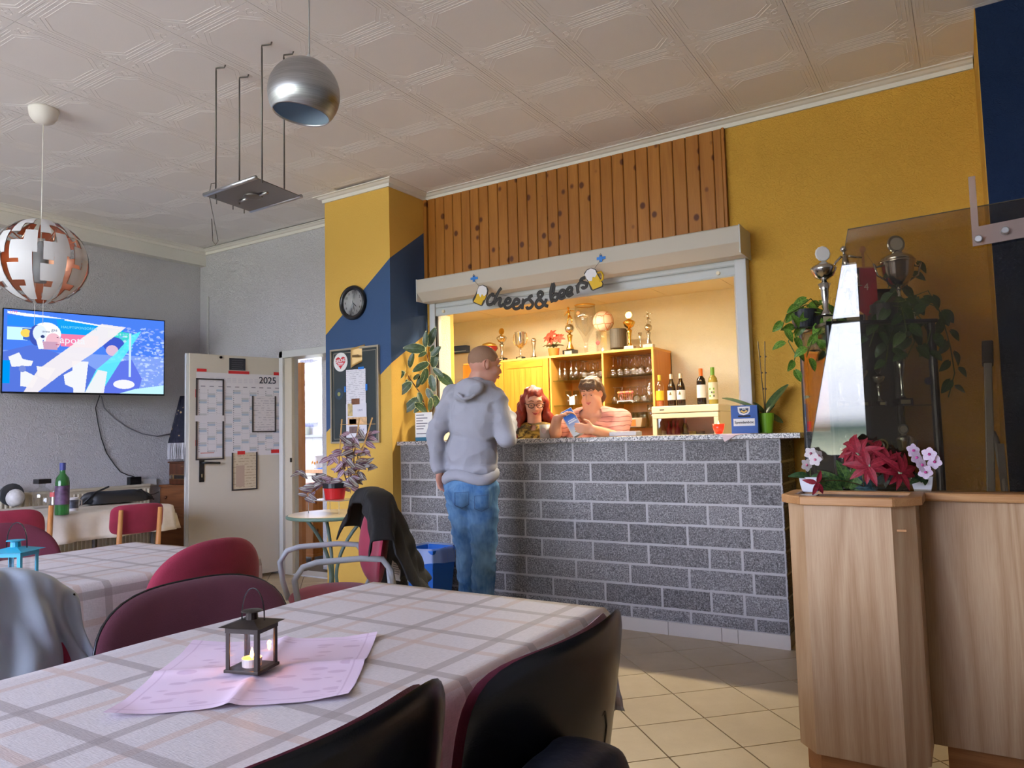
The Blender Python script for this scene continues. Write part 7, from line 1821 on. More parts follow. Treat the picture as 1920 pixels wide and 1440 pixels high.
text('GESUND', .030, L_w, hs.location + Vector((0, -.0042, .010)), hs, (1, 0, .08), (0, 0, 1), name='sticker_lettering', bold=.001)
for z, w_ in ((-.010, .032), (-.022, .024)): m = MB(); m.box(-w_, w_, -.0045, -.0036, z - .004, z + .003); part('sticker_print', m, L_w, hs)
p = cf(670, 668, 4.18); t = thing('gold_leaflet', 'curled gold leaflet at the top of the notice board', 'leaflet', (p.x, 4.18, p.z)); m = MB(); m.grid(lambda u, v: (-.045 + .11 * u, -.02 * cos(u * 3) - .006, -.06 + .12 * v + .03 * u - (.03 * (1 - u) if v < .3 else 0)), 10, 6); part('sheet', m, P('gold_paper', (196, 160, 96), .4, .2), t, smooth=True, solid=.001)
m = MB(); m.box(-.02, .045, -.036, -.034, -.01, .008); part('leaflet_print', m, P('brown_print', (110, 84, 44), .6), t)
def paper(lab, a, b, mat, y=4.186, nm='notice_sheet'):
    p, q = cf(*a, y), cf(*b, y); t = thing(nm, lab, 'paper', ((p.x + q.x) / 2, y, q.z)); m = MB(); m.box(p.x, q.x, y - .0012, y, q.z, p.z); part('sheet', m, mat, t, world=True); return t, p, q
t, p, q = paper('long white price list taped to the notice board', (649, 694), (686, 757), noticemat('price_list', (222, 220, 226), (150, 148, 160), 70))
t, p, q = paper('white sheet with cake pictures below the price list', (649, 758), (688, 820), P('paper_white', (216, 214, 222), .6), 4.184)
for (a_, b_, c_, d_, col, nm_) in ((659, 748, 674, 758, (120, 76, 50), 'brown_photo'), (652, 783, 688, 796, (216, 176, 130), 'cake_photo'), (655, 786, 668, 795, (190, 60, 70), 'red_photo'), (652, 757, 661, 780, (200, 176, 120), 'yellow_photo'), (655, 800, 670, 812, (110, 90, 90), 'dark_photo')):
    u, w_ = cf(a_, b_, 4.182), cf(c_, d_, 4.182); m = MB(); m.box(min(u.x, w_.x), max(u.x, w_.x), 4.1815, 4.183, min(u.z, w_.z), max(u.z, w_.z)); part(nm_, m, P('photo_' + nm_, col, .5, var=.3, vscale=40), t, world=True)
text('1,20 €', .022, P('pen_blue', (70, 76, 130), .6), cf(678, 806, 4.1825), t, name='handwriting', depth=.0002); text('1,50 €', .02, P('pen_blue', (70, 76, 130), .6), cf(675, 769, 4.1825), t, name='handwriting', depth=.0002)
for k, (x, y, w_, h_) in enumerate(((677, 690, .06, .018), (647, 730, .015, .045), (687, 726, .02, .05))):
    p = cf(x, y, 4.183); t = thing('blue_tape_piece', ['blue tape piece on top of the price list', 'blue tape piece on the left edge of the price list', 'blue tape piece on the right edge of the price list'][k], 'tape', (p.x, 4.183, p.z)); m = MB(); m.box(-w_ / 2, w_ / 2, -.0015, .0005, -h_ / 2, h_ / 2); part('tape', m, P('blue_tape', (30, 120, 210), .5), t)
p = cf(636, 739, 4.187); t = thing('round_badge', 'faint dark blue round badge with yellow centre on the board', 'sticker', (p.x, 4.187, p.z)); m = MB(); m.lathe([(.045, 0), (.045, .0015), (0, .0015)], 24, M=FC); part('disc', m, P('dim_blue', (44, 66, 84), .5), t); m = MB(); m.lathe([(.016, .0016), (.016, .003), (0, .003)], 16, M=FC); part('centre', m, P('dim_yellow', (150, 150, 90), .5), t)

# poster on the column side behind the rubber plant
# ------------------------------------------------------------------ round table with plant
rt = thing('round_table', 'small round bistro table with green rim beside the column', 'table', (-3.70, 3.60, 0))
m = MB(); m.lathe([(.0, .697), (.28, .697), (.295, .705), (.295, .715), (.285, .72), (0, .72)], 40, cap=False); part('tabletop', m, P('cream_laminate', (206, 186, 150), .35), rt)
m = MB(); m.tube([(.295 * cos(2 * pi * k / 40), .295 * sin(2 * pi * k / 40), .706) for k in range(40)], .012, 8, closed=True); part('green_rim', m, P('green_rim', (96, 120, 104), .4), rt, smooth=True)
for k in range(3):
    a = 2.6 + k * 2 * pi / 3; m = MB(); m.tube(bez((.22 * cos(a), .22 * sin(a), .69), (.03 * cos(a), .03 * sin(a), .5), (.02 * cos(a), .02 * sin(a), .3)) + bez((.02 * cos(a), .02 * sin(a), .3), (.03 * cos(a), .03 * sin(a), .08), (.25 * cos(a), .25 * sin(a), .015))[1:], .012, 8); part('leg', m, P('green_metal', (88, 108, 100), .4), rt, smooth=True)
rs_ = thing('acrylic_riser', 'clear acrylic plant riser on the round table', 'stand', (-3.72, 3.62, .7215))
m = MB(); m.box(-.13, .16, -.10, .10, .085, .09); part('shelf', m, P('clear_acrylic2', (220, 214, 204), .15, Transmission_Weight=.6), rs_)
for x in (-.13, .157):
    for y in (-.1, .097): m = MB(); m.box(x, x + .003, y, y + .003, 0, .085); part('leg', m, P('clear_acrylic2', (220, 214, 204), .15), rs_)
td = thing('tradescantia_plant', 'purple striped trailing plant tied to wooden stakes in a red and black pot', 'plant', (-3.71, 3.63, .812))
m = MB(); m.lathe([(.062, 0), (.064, .003), (.074, .075)], 24); part('red_pot', m, P('red_plastic', (190, 30, 34), .35), td); m = MB(); m.lathe([(.076, .075), (.082, .078), (.082, .108), (.075, .108), (.07, .09), (0, .09)], 24); part('black_rim', m, M_blackpl, td)
b = td.location + Vector((0, 0, .10)); dT = (b - CAMP).dot(FW)
M_bam = P('bamboo', (190, 150, 92), .6)
for (x0, y0, x1, y1) in ((633, 905, 641, 786), (657, 905, 674, 784), (662, 900, 698, 783)):
    m = MB(); m.tube([pxd(x0, y0, dT), pxd(x1, y1, dT)], .005, 6); part('stake', m, M_bam, td, world=True, smooth=True)
m = MB(); m.tube([pxd(638, 796, dT), pxd(704, 795, dT)], .002, 5); part('tie_wire', m, M_bam, td, world=True)
LT_ = leafmesh('leaf', leafmat('purple_striped_leaf', (84, 56, 72), (104, 78, 80), mid=(150, 154, 140), rough=.4), W_=.52, tip=.45, base=.7, droop=.3, fold=.3)
LT2 = leafmesh('leaf', leafmat('pink_striped_leaf', (122, 78, 104), (140, 100, 116), mid=(170, 158, 164), rough=.4), W_=.52, tip=.45, base=.7, droop=.3, fold=.3)
rnd = random.Random(12); LTS = [LT_, LT2]
for k, path in enumerate([[(650, 905), (600, 905), (580, 925), (570, 935)], [(650, 905), (620, 900), (598, 905), (590, 925)], [(645, 905), (610, 890), (575, 893), (560, 880)], [(650, 905), (640, 870), (625, 855), (612, 862)], [(655, 905), (650, 860), (645, 825), (636, 815)], [(655, 905), (660, 860), (668, 830), (655, 808)], [(660, 905), (680, 870), (692, 860), (690, 885)], [(660, 905), (672, 850), (690, 820), (700, 808)], [(655, 905), (665, 870), (660, 835), (675, 800)], [(650, 905), (645, 880), (640, 850), (642, 840)], [(655, 905), (670, 885), (676, 868), (668, 850)], [(655, 900), (655, 905), (658, 915), (657, 925)]]):
    dd = dT - .03 + .02 * (k % 4); pts = [pxd(x, y, dd) for x, y in path]; stem(td, pts, .0028, P('purple_stem', (110, 80, 70), .6), r1=.0018)
    nseg = 8 if k < 11 else 3
    for j in range(nseg):
        t_ = (j + .6) / nseg * (len(pts) - 1); i0 = min(int(t_), len(pts) - 2); p = pts[i0].lerp(pts[i0 + 1], t_ - i0)
        sd = RT * rnd.choice((-1, 1)) * rnd.uniform(.5, 1) + Vector((0, 0, rnd.uniform(-.9, .5))) - FW * rnd.uniform(0, .6)
        leaf(LTS[k % 2], td, p, sd, -FW + Vector((0, 0, rnd.uniform(0, 1))), rnd.uniform(.06, .09))
# ------------------------------------------------------------------ blue bin
p = pxh(812, 1040, 1, 4.05)
bi = thing('waste_bin', 'blue plastic waste bin with clear bag overhanging beside the block counter', 'bin', (-3.25, 4.08, 0))
m = MB(); vs = []; 
for z, r in ((0, .095), (.42, .13), (.425, .138), (.45, .138), (.45, .128), (.42, .124), (.02, .09)): vs += [(-r * .95, -r, z), (r * .95, -r, z), (r * .95, r, z), (-r * .95, r, z)]
m.add(vs, [(3, 2, 1, 0)] + [(4 * k + i, 4 * k + (i + 1) % 4, 4 * k + 4 + (i + 1) % 4, 4 * k + 4 + i) for k in range(6) for i in range(4)] + [(24, 25, 26, 27)]); part('bin_body', m, P('bin_blue', (24, 104, 196), .4), bi, bev=.008)
m = MB(); rr = [(.143, .46), (.148, .45), (.15, .40), (.155, .34), (.14, .30)]
for i in range(len(rr)): pass
m.grid(lambda u, v: ((.14 + .018 * v + .004 * sin(u * 60)) * (abs(cos(2 * pi * u)) ** .5) * (1 if cos(2 * pi * u) > 0 else -1), (.145 + .02 * v + .004 * cos(u * 50)) * (abs(sin(2 * pi * u)) ** .5) * (1 if sin(2 * pi * u) > 0 else -1), .462 - .14 * v * (1 + .35 * sin(2 * pi * u - .8))), 60, 6)
g = N('bag_film'); tr_ = g.n('ShaderNodeBsdfTransparent'); tr_.inputs[0].default_value = (.85, .9, 1, 1); pb = g.n('ShaderNodeBsdfPrincipled'); pb.inputs['Base Color'].default_value = (.5, .62, .85, 1); pb.inputs['Roughness'].default_value = .25; ms = g.n('ShaderNodeMixShader'); ms.inputs[0].default_value = .4; g.t.links.new(tr_.outputs[0], ms.inputs[1]); g.t.links.new(pb.outputs[0], ms.inputs[2]); g.t.links.new(ms.outputs[0], g.out.inputs[0])
part('clear_bag', m, g.m, bi, smooth=True)
# navy jacket on the chair at the bottom edge
c3 = pxd(1052, 1472, .98)
iso_chair('black chair mostly below the photo edge under the navy jacket', (c3.x + .24, c3.y + .02, 0), PL, F_burg, back_h=.36, top=c3.z - .03, n=3)
drape('jacket', 'navy jacket over the chair back at the bottom edge of the photo', (c3.x - .0, c3.y + .02, 0), PR, .42, .3, .3, c3.z + .03, .05, P('navy_nylon', (18, 24, 40), .5, bump=.3, bscale=60), lump=.008, waves=2, seed=2, round_=.16, flare=.1)
# ================================================================== people
def skinmat(nm, rgb):
    g = N(nm); c = lin(rgb); n_ = g.noise(g.co(), 14, 4)
    return g.pbsdf(g.ramp(n_, [(.3, tuple(x * .9 for x in c)), (.7, c)]), .5, 0, None, .4, Subsurface_Weight=.12, Subsurface_Scale=.02)
def blob(name, prims, mat, parent, vox=.01, sm=6, fold=None, cut=None):
    """one continuous surface: overlapping limbs fused by voxel remesh, smoothed, then creased by fold(p)"""
    m = MB()
    for p in prims:
        if p[0] == 'e': m.ball((0, 0, 0), p[2], 20, 14, M=Matrix.Translation(p[1]) @ (p[3] if len(p) > 3 else Matrix.Identity(4)))
        else:
            _, a, b, r0, r1 = p; m.tube([a, b], r0, 14, r1=r1); m.ball(tuple(a), r0, 14, 9); m.ball(tuple(b), r1, 14, 9)
    me = m.mesh(name, mat); o = link(name, me)
    r = o.modifiers.new('r', 'REMESH'); r.mode = 'VOXEL'; r.voxel_size = vox
    s_ = o.modifiers.new('s', 'SMOOTH'); s_.factor = .5; s_.iterations = sm
    dg = bpy.context.evaluated_depsgraph_get(); me2 = bpy.data.meshes.new_from_object(o.evaluated_get(dg))
    bpy.data.objects.remove(o); n_ = len(me2.vertices); co = np.empty(n_ * 3, np.float32); me2.vertices.foreach_get('co', co); co = co.reshape(-1, 3)
    if fold:
        nr = np.empty(n_ * 3, np.float32); me2.vertices.foreach_get('normal', nr); nr = nr.reshape(-1, 3); co = co + nr * fold(co)[:, None]
    if parent is not None:
        I = np.array(wmat(parent).inverted()); co = co @ I[:3, :3].T + I[:3, 3]
    me2.vertices.foreach_set('co', co.astype(np.float32).ravel()); me2.materials.clear(); me2.materials.append(mat); me2.shade_smooth(); me2.update()
    return link(name, me2, parent)
def caps(pts, rs): return [('c', Vector(pts[i]), Vector(pts[i + 1]), rs[i], rs[i + 1]) for i in range(len(pts) - 1)]
def rot3(f, up=(0, 0, 1)):
    y = Vector(f).normalized(); x = y.cross(Vector(up)).normalized(); z = x.cross(y); return Matrix((x, y, z)).transposed().to_4x4()
def headprims(c, f, s=1.0, up=(0, 0, 1), jowl=0.0, female=False):
    """head of height .235*s centred at c facing f: skull, jaw, nose, brow, cheeks, ears, lips"""
    R_ = rot3(f, up); 
    def L(x, y, z): return Vector(c) + (R_ @ Vector((x, y, z))) * s
    P_ = [('e', L(0, -.012, .028), (.076 * s, .094 * s, .088 * s), R_), ('e', L(0, .02, -.03), (.062 * s, .07 * s, .075 * s), R_), ('e', L(0, .048, -.078), (.034 * s, .032 * s, .028 * s), R_),
          ('e', L(-.034, .05, -.028), (.028 * s, .028 * s, .03 * s), R_), ('e', L(.034, .05, -.028), (.028 * s, .028 * s, .03 * s), R_), ('e', L(0, .066, .036), (.055 * s, .022 * s, .022 * s), R_),
          ('c', L(0, .084, .01), L(0, .101, -.026), .009 * s, .0125 * s), ('e', L(-.012, .088, -.028), (.009 * s, .01 * s, .008 * s), R_), ('e', L(.012, .088, -.028), (.009 * s, .01 * s, .008 * s), R_),
          ('e', L(-.078, -.008, -.005), (.010 * s, .018 * s, .032 * s), R_), ('e', L(.078, -.008, -.005), (.010 * s, .018 * s, .032 * s), R_),
          ('e', L(0, .078, -.052), (.024 * s, .012 * s, .008 * s), R_), ('e', L(0, .074, -.062), (.02 * s, .013 * s, .008 * s), R_)]
    if jowl: P_ += [('e', L(0, .015, -.085), (.062 * s, .062 * s, .04 * s), R_), ('e', L(-.045, .03, -.055), (.034 * s, .04 * s, .036 * s), R_), ('e', L(.045, .03, -.055), (.034 * s, .04 * s, .036 * s), R_)]
    return P_, L, R_
M_eye = P('eye_white', (226, 218, 208), .2); M_iris = P('eye_iris', (60, 44, 34), .2)
def face(parent, L, R_, s, lip, brow, closed=.5):
    for sd in (-1, 1):
        m = MB(); m.ball((0, 0, 0), (.0115 * s, .010 * s, .005 * s), 12, 8, M=Matrix.Translation(L(sd * .031, .074, .008)) @ R_); part('eye', m, M_eye, parent, world=True, smooth=True)
        m = MB(); m.ball((0, 0, 0), (.005 * s, .004 * s, .0045 * s), 10, 6, M=Matrix.Translation(L(sd * .031, .0815, .004)) @ R_); part('iris', m, M_iris, parent, world=True, smooth=True)
        m = MB(); m.tube([L(sd * .016, .083, .012), L(sd * .031, .0865, .0135), L(sd * .047, .075, .009)], .0046 * s, 6); part('upper_lid', m, parent_skin[parent.name], parent, world=True, smooth=True)
        m = MB(); m.tube([L(sd * .013, .090, .038), L(sd * .032, .088, .0415), L(sd * .052, .072, .033)], [.003 * s, .0035 * s, .0015 * s], 6); part('eyebrow', m, brow, parent, world=True, smooth=True)
    m = MB(); m.tube([L(-.026, .080, -.050), L(-.011, .0925, -.054), L(0, .0945, -.0555), L(.011, .0925, -.054), L(.026, .080, -.050)], [.0015 * s, .0042 * s, .004 * s, .0042 * s, .0015 * s], 8)
    m.tube([L(-.018, .082, -.061), L(0, .0925, -.064), L(.018, .082, -.061)], [.0015 * s, .0048 * s, .0015 * s], 8); part('lips', m, lip, parent, world=True, smooth=True)
parent_skin = {}
def hand(wr, d, side, palmn, curl=.5, s=1.0, spread=.12):
    """palm plus five bent fingers; d = direction of fingers, palmn = palm normal, side = thumb direction"""
    d = Vector(d).normalized(); n_ = Vector(palmn); n_ = (n_ - d * n_.dot(d)).normalized(); t = Vector(side); t = (t - d * t.dot(d) - n_ * t.dot(n_)).normalized()
    out = [('e', Vector(wr) + d * .045 * s, (.040 * s, .050 * s, .016 * s), Matrix((t, d, n_)).transposed().to_4x4())]
    for k, (o_, ln) in enumerate(((.030, .070), (.010, .080), (-.010, .074), (-.029, .058))):
        b = Vector(wr) + d * .08 * s + t * o_ * s; q = b; dd = (d + t * o_ * spread * 20 * .3).normalized(); a = 0
        for j, fr_ in enumerate((.45, .32, .23)):
            a += curl * (.7 if j == 0 else .9); v = dd * cos(a) + n_ * sin(a); q2 = q + v * ln * fr_ * s; out.append(('c', q, q2, (.0092 - .0012 * j) * s, (.0084 - .0012 * j) * s)); q = q2
    b = Vector(wr) + d * .02 * s + t * .03 * s; q = b + (d * .6 + t * .8 + n_ * .2).normalized() * .035 * s; q2 = q + (d * .9 + t * .25 + n_ * (.2 + .5 * curl)).normalized() * .034 * s
    out += [('c', b, q, .014 * s, .0105 * s), ('c', q, q2, .0105 * s, .0085 * s)]
    return out
def creases(a, f, seed=0):
    rs_ = np.random.RandomState(seed); W_ = rs_.normal(size=(7, 3)) * f; ph = rs_.rand(7) * 6.28
    def fn(p):
        s_ = np.zeros(len(p))
        for w_, q in zip(W_, ph): s_ += np.sin(p @ w_ + q + 1.3 * np.sin(p @ w_[::-1] * .5))
        s_ /= 7 ** .5; return a * (1 - 2 * np.abs(np.tanh(s_ * 1.2))) * .7
    return fn
# ---- the man at the counter, seen from behind
DM_ = 4.58
def K(x, y, d=0): return pxd(x, y, DM_ + d)
bsk = skinmat('skin_man', (206, 150, 128))
foot = K(885, 1190); man = thing('person', 'man in grey hoodie and blue jeans standing with his back turned at the counter', 'person', (foot.x, foot.y, 0))
parent_skin[man.name] = bsk
fmn = Vector((.12, .95, 0)).normalized(); hf = Vector((.62, .78, -.12)).normalized()
hc = K(909, 686, .02); HP, HL, HR = headprims(hc, hf, 1.04)
Sh_L, Sh_R = K(850, 742, .06), K(930, 748, -.06); El_L, El_R = K(815, 815, -.02), K(950, 822, -.12); Wr_L, Wr_R = K(823, 885, .03), K(956, 778, .22)
Hip_L, Hip_R = K(862, 915, .05), K(905, 920, -.05); Kn_L, Kn_R = K(878, 1040, .08), K(908, 1035, -.05); An_L, An_R = K(880, 1172, .08), K(903, 1172, -.05)
for v, z in ((An_L, .09), (An_R, .09)): v.z = z
nk_ = K(893, 718, .02); chest, waist, pelv = K(889, 780, 0), K(884, 850, 0), K(882, 905, 0)
torso = [('e', chest, (.165, .115, .20), rot3(fmn)), ('e', K(888, 745, 0), (.17, .095, .085), rot3(fmn)), ('e', waist, (.155, .115, .17), rot3(fmn)), ('e', pelv, (.165, .125, .13), rot3(fmn))]
limbs = caps([Sh_L, El_L, Wr_L], [.05, .038, .028]) + caps([Sh_R, El_R, Wr_R], [.05, .038, .028])
legs = caps([Hip_L, Kn_L, An_L], [.082, .056, .04]) + caps([Hip_R, Kn_R, An_R], [.082, .056, .04])
hands = hand(Wr_L, (.05, .1, -1), (0, 1, 0), (1, 0, 0), .55, .95) + hand(Wr_R, (-.6, .7, .1), (0, 0, 1), (-.7, -.6, 0), .5, .95)
body = HP + caps([K(902, 700, .02), nk_], [.062, .062]) + torso + limbs + legs + hands
blob('body', body, bsk, man, .0085, 4)
def grow(pr, g_): return [('e', p[1], tuple(x + g_ for x in p[2])) + tuple(p[3:]) if p[0] == 'e' else ('c', p[1], p[2], p[3] + g_, p[4] + g_) for p in pr]
hood = grow(torso[:3], .026) + [('e', K(883, 878, 0), (.185, .135, .075), rot3(fmn))] + caps([Sh_L, El_L, Wr_L + (El_L - Wr_L) * .12], [.072, .062, .044]) + caps([Sh_R, El_R, Wr_R + (El_R - Wr_R) * .12], [.072, .064, .046])
hood += [('c', K(896, 722, -.02), K(852, 742, 0), .06, .055), ('c', K(896, 722, -.02), K(928, 746, -.05), .06, .055)]
hood += [('e', K(880, 728, -.13), (.115, .05, .06), rot3(fmn)), ('e', K(868, 740, -.13), (.075, .03, .045), rot3(fmn)), ('e', K(905, 722, -.05), (.085, .075, .032), rot3(fmn))]
M_hood = P('grey_melange_jersey', (160, 161, 170), .9, bump=.35, bscale=220, var=.06, vscale=6)
ho = blob('hoodie', hood, M_hood, man, .010, 5, creases(.009, 17, 2)); ho['label'] = 'light grey hooded sweatshirt'
hem = MB(); hemc = K(882, 893, 0); R3 = rot3(fmn)
hem.tube([hemc + R3 @ Vector((.178 * cos(a), .132 * sin(a), .012 * sin(3 * a))) for a in [2 * pi * k / 36 for k in range(36)]], .024, 10, closed=True)
hem.v = [(x, y, hemc.z + (z - hemc.z) * 1.5) for x, y, z in hem.v]; part('hem_band', hem, M_hood, man, world=True, smooth=True)
for (a, b) in ((El_L, Wr_L), (El_R, Wr_R)):
    q = b + (a - b) * .1; m = MB(); m.tube([q, q + (a - b).normalized() * .05], .040, 14); part('cuff', m, M_hood, man, world=True, smooth=True)
m = MB(); m.tube([K(858, 738, -.19), K(868, 748, -.2), K(882, 746, -.2), K(900, 732, -.16), K(915, 722, -.1)], .011, 8); part('hood_edge', m, M_hood, man, world=True, smooth=True)
jeans = grow([('e', K(883, 915, 0), (.168, .128, .12), rot3(fmn))] + legs, .022)
jeans += [('e', K(866, 925, -.09), (.075, .06, .09), rot3(fmn)), ('e', K(902, 930, -.12), (.075, .06, .09), rot3(fmn))]
def denim():
    g = N('washed_denim'); v = g.co(); n1 = g.noise(v, 5, 4); n2 = g.noise(g.co((1, 1, .3)), 60, 2)
    c = g.ramp(g.math('ADD', g.math('MULTIPLY', n1, .8), g.math('MULTIPLY', n2, .2)), [(.36, lin((46, 92, 142))), (.62, lin((112, 154, 192)))])
    return g.pbsdf(c, .85, 0, g.bump(n2, .3, .003), .3)
M_den = denim()
jn = blob('jeans', jeans, M_den, man, .010, 5, creases(.010, 19, 5)); jn['label'] = 'washed light blue jeans'
# back pockets and seams
for (x, y) in ((866, 938), (903, 944)):
    pts = [K(x + dx, y + dy, -.21 if x < 880 else -.23) for dx, dy in ((-13, -14), (13, -16), (13, 8), (0, 15), (-13, 10))]
    m = MB(); m.tube(pts, .0022, 5, closed=True); part('pocket_seam', m, P('denim_seam', (60, 90, 130), .8), man, world=True, smooth=True)
for (b, d_) in ((An_L, -.02), (An_R, .02)):
    m = [('e', Vector((b.x + .02, b.y + .06, .045)), (.048, .13, .045), rot3(fmn)), ('e', Vector((b.x, b.y - .02, .06)), (.044, .06, .06), rot3(fmn))]; blob('shoe', m, P('dark_shoe', (40, 40, 46), .5), man, .01, 4)
hs2 = [('e', HL(0, -.014, .036), (.0775 * 1.04, .0955 * 1.04, .086 * 1.04), HR)]
stb = blob('stubble_hair', hs2, P('cropped_hair', (150, 116, 92), .8, bump=.5, bscale=300), man, .008, 2)
# crop stubble to the scalp: drop faces below ear line and in front
def trim(o, keep):
    me = o.data; bmv = [v.co.copy() for v in me.vertices]; W_ = wmat(o.parent)
    kf = [tuple(p.vertices) for p in me.polygons if all(keep(W_ @ bmv[i]) for i in p.vertices)]
    n2 = bpy.data.meshes.new(me.name); n2.from_pydata([tuple(c) for c in bmv], [], kf); n2.materials.append(me.materials[0]); n2.shade_smooth(); o.data = n2
HRi = HR.inverted()
def lo_(p, c=hc): return HRi @ (p - c)
trim(stb, lambda p: lo_(p).z > .012 - .02 * (lo_(p).y < -.03) + .5 * max(0, lo_(p).y - .02))
parent_skin[man.name] = bsk
face(man, HL, HR, 1.04, P('man_lips', (190, 132, 116), .5), P('man_brow', (130, 96, 70), .8))
m = MB(); pts = [(.078, -.02, .022), (.084, -.03, .012), (.085, -.03, -.012), (.08, -.012, -.032)]; m.tube([HL(*p) for p in pts], .004, 6); part('ear_rim', m, bsk, man, world=True, smooth=True)
m = MB(); m.tube([Wr_L + Vector((0, 0, .012)), Wr_L + Vector((0, 0, .032))], .034, 14); part('dark_wristband', m, M_blk, man, world=True, smooth=True)

# ---- woman with long red hair
def woman(label, hx, hy, D, s, f, skin, up=(0, 0, 1), jowl=0):
    c = pxd(hx, hy, D); w_ = thing('person', label, 'person', (c.x, 5.28, 0)); parent_skin[w_.name] = skin; return w_, c
skw = skinmat('skin_woman', (226, 168, 138))
hd_ = Vector((.62, -.80, -.26))
w1, c1 = woman('woman with long wavy red hair and black glasses leaning behind the counter', 1001, 757, 5.22, 1, hd_, skw)
HP, HL, HR = headprims(c1, hd_, .93)
bf = Vector((.35, -.93, 0)).normalized(); RB = rot3(bf)
def B1(x, y, z): return Vector((c1.x, c1.y, 0)) + RB @ Vector((x, y, 0)) + Vector((0, 0, z))
zs = c1.z - .20
tor = [('e', B1(0, -.03, zs - .14), (.16, .11, .20), RB), ('e', B1(0, -.02, zs), (.16, .08, .06), RB), ('e', B1(0, -.08, zs - .42), (.16, .12, .22), RB)]
arms = caps([B1(-.17, -.02, zs - .01), B1(-.23, .0, zs - .26), B1(-.14, .10, zs - .46)], [.045, .036, .026]) + caps([B1(.17, -.02, zs - .01), B1(.23, .0, zs - .26), B1(.14, .1, zs - .46)], [.045, .036, .026])
lg = caps([B1(-.09, -.1, zs - .55), B1(-.1, -.08, .5), B1(-.1, -.1, .06)], [.085, .06, .04]) + caps([B1(.09, -.1, zs - .55), B1(.1, -.08, .5), B1(.1, -.1, .06)], [.085, .06, .04])
hn = hand(B1(-.14, .10, zs - .46), RB @ Vector((.8, .3, 0)), (0, 0, 1), RB @ Vector((0, -1, -.3)), .3, .9) + hand(B1(.14, .1, zs - .46), RB @ Vector((-.8, .3, 0)), (0, 0, 1), RB @ Vector((0, -1, -.3)), .3, .9)
blob('body', HP + caps([c1 + Vector((0, 0, -.05)) - hd_.normalized() * .0, B1(0, -.02, zs)], [.05, .052]) + tor + arms + lg + hn, skw, w1, .007, 3)
face(w1, HL, HR, .93, P('woman_lips', (196, 88, 84), .4), P('auburn_brow', (110, 56, 36), .8))
def camo():
    g = N('olive_gold_pattern'); n_ = g.noise(g.co((1, 1, 1.4)), 14, 3, .6, 1.5); return g.pbsdf(g.ramp(n_, [(.40, lin((60, 46, 20))), (.5, lin((134, 104, 36))), (.60, lin((196, 158, 66)))]), .8)
o = blob('patterned_top', grow(tor, .014) + grow(arms, .016)[:], camo(), w1, .008, 4, creases(.005, 22, 7)); o['label'] = 'olive and gold patterned top'
# trim sleeves so the hands stay bare, and the neckline open
trim(o, lambda p: not ((p - B1(0, .1, zs + .05)).length < .045))
M_redhair = P('red_hair', (136, 44, 26), .45, bump=.9, bscale=90, var=.25, vscale=30, Anisotropic=.5)
hair = [('e', HL(0, -.03, .045), (.080, .086, .080), HR), ('e', HL(0, .012, .086), (.062, .062, .034), HR)]
for sd in (-1, 1):
    hair += caps([HL(sd * .045, -.015, .095), HL(sd * .085, -.01, .02), HL(sd * .098, -.01, -.07), HL(sd * .11, .0, -.15), HL(sd * .115, .02, -.23), HL(sd * .10, .04, -.30)], [.022, .024, .032, .04, .042, .02])
    hair += caps([HL(sd * .06, -.05, .03), HL(sd * .09, -.05, -.08), HL(sd * .13, -.04, -.18), HL(sd * .13, -.02, -.27)], [.04, .045, .05, .03])
hair += caps([HL(0, -.08, .03), HL(0, -.09, -.1), HL(0, -.08, -.25)], [.07, .075, .06])
hw = blob('long_hair', hair, M_redhair, w1, .007, 3, lambda p: .006 * np.sin(p[:, 2] * 60 + 4 * np.sin(p[:, 0] * 30)) + .003 * np.sin(p[:, 0] * 190 + p[:, 2] * 25)); hw['label'] = 'long wavy copper red hair'
for sd in (-1, 1):
    m = MB(); m.tube([HL(sd * .031 + .024 * cos(a), .097 - .006 * abs(cos(a)), .004 + .017 * sin(a)) for a in [2 * pi * k / 20 for k in range(20)]], .0022, 6, closed=True); part('glasses_rim', m, M_blk, w1, world=True, smooth=True)
m = MB(); m.tube([HL(-.008, .098, .008), HL(0, .101, .011), HL(.008, .098, .008)], .002, 6)
for sd in (-1, 1): m.tube([HL(sd * .054, .09, .01), HL(sd * .078, .03, .012), HL(sd * .08, 0, .01)], .0018, 6)
part('glasses_frame', m, M_blk, w1, world=True, smooth=True)

# ---- woman with short brown hair holding a carton
hd2 = Vector((.05, -.95, -.30))
sk2 = skinmat('skin_woman_b', (226, 164, 130))
w2, c2 = woman('woman with short brown hair in pink ribbed top holding a blue carton', 1109, 737, 5.12, 1, hd2, sk2)
HP, HL, HR = headprims(c2, hd2, .90, jowl=1)
bf = Vector((.2, -.97, 0)).normalized(); RB2 = rot3(bf)
def B2(x, y, z): return Vector((c2.x, c2.y, 0)) + RB2 @ Vector((x, y, 0)) + Vector((0, 0, z))
zs2 = c2.z - .168
DW = 5.02
Sa, Sb = B2(.19, -.05, zs2 - .02), B2(-.19, -.05, zs2 - .02)      # camera-left and camera-right shoulders
Ea, Wa = pxd(1040, 812, 5.0), pxd(1044, 786, 4.86); Eb, Wb = pxd(1158, 822, 4.98), pxd(1112, 806, 4.82)
tor = [('e', B2(0, -.06, zs2 - .14), (.205, .14, .20), RB2), ('e', B2(0, -.05, zs2 - .0), (.20, .095, .065), RB2), ('e', B2(0, -.10, zs2 - .42), (.22, .16, .24), RB2), ('e', B2(-.08, .05, zs2 - .17), (.08, .07, .08), RB2), ('e', B2(.08, .05, zs2 - .17), (.08, .07, .08), RB2)]
arms = caps([Sa, Ea, Wa], [.055, .046, .032]) + caps([Sb, Eb, Wb], [.058, .048, .032])
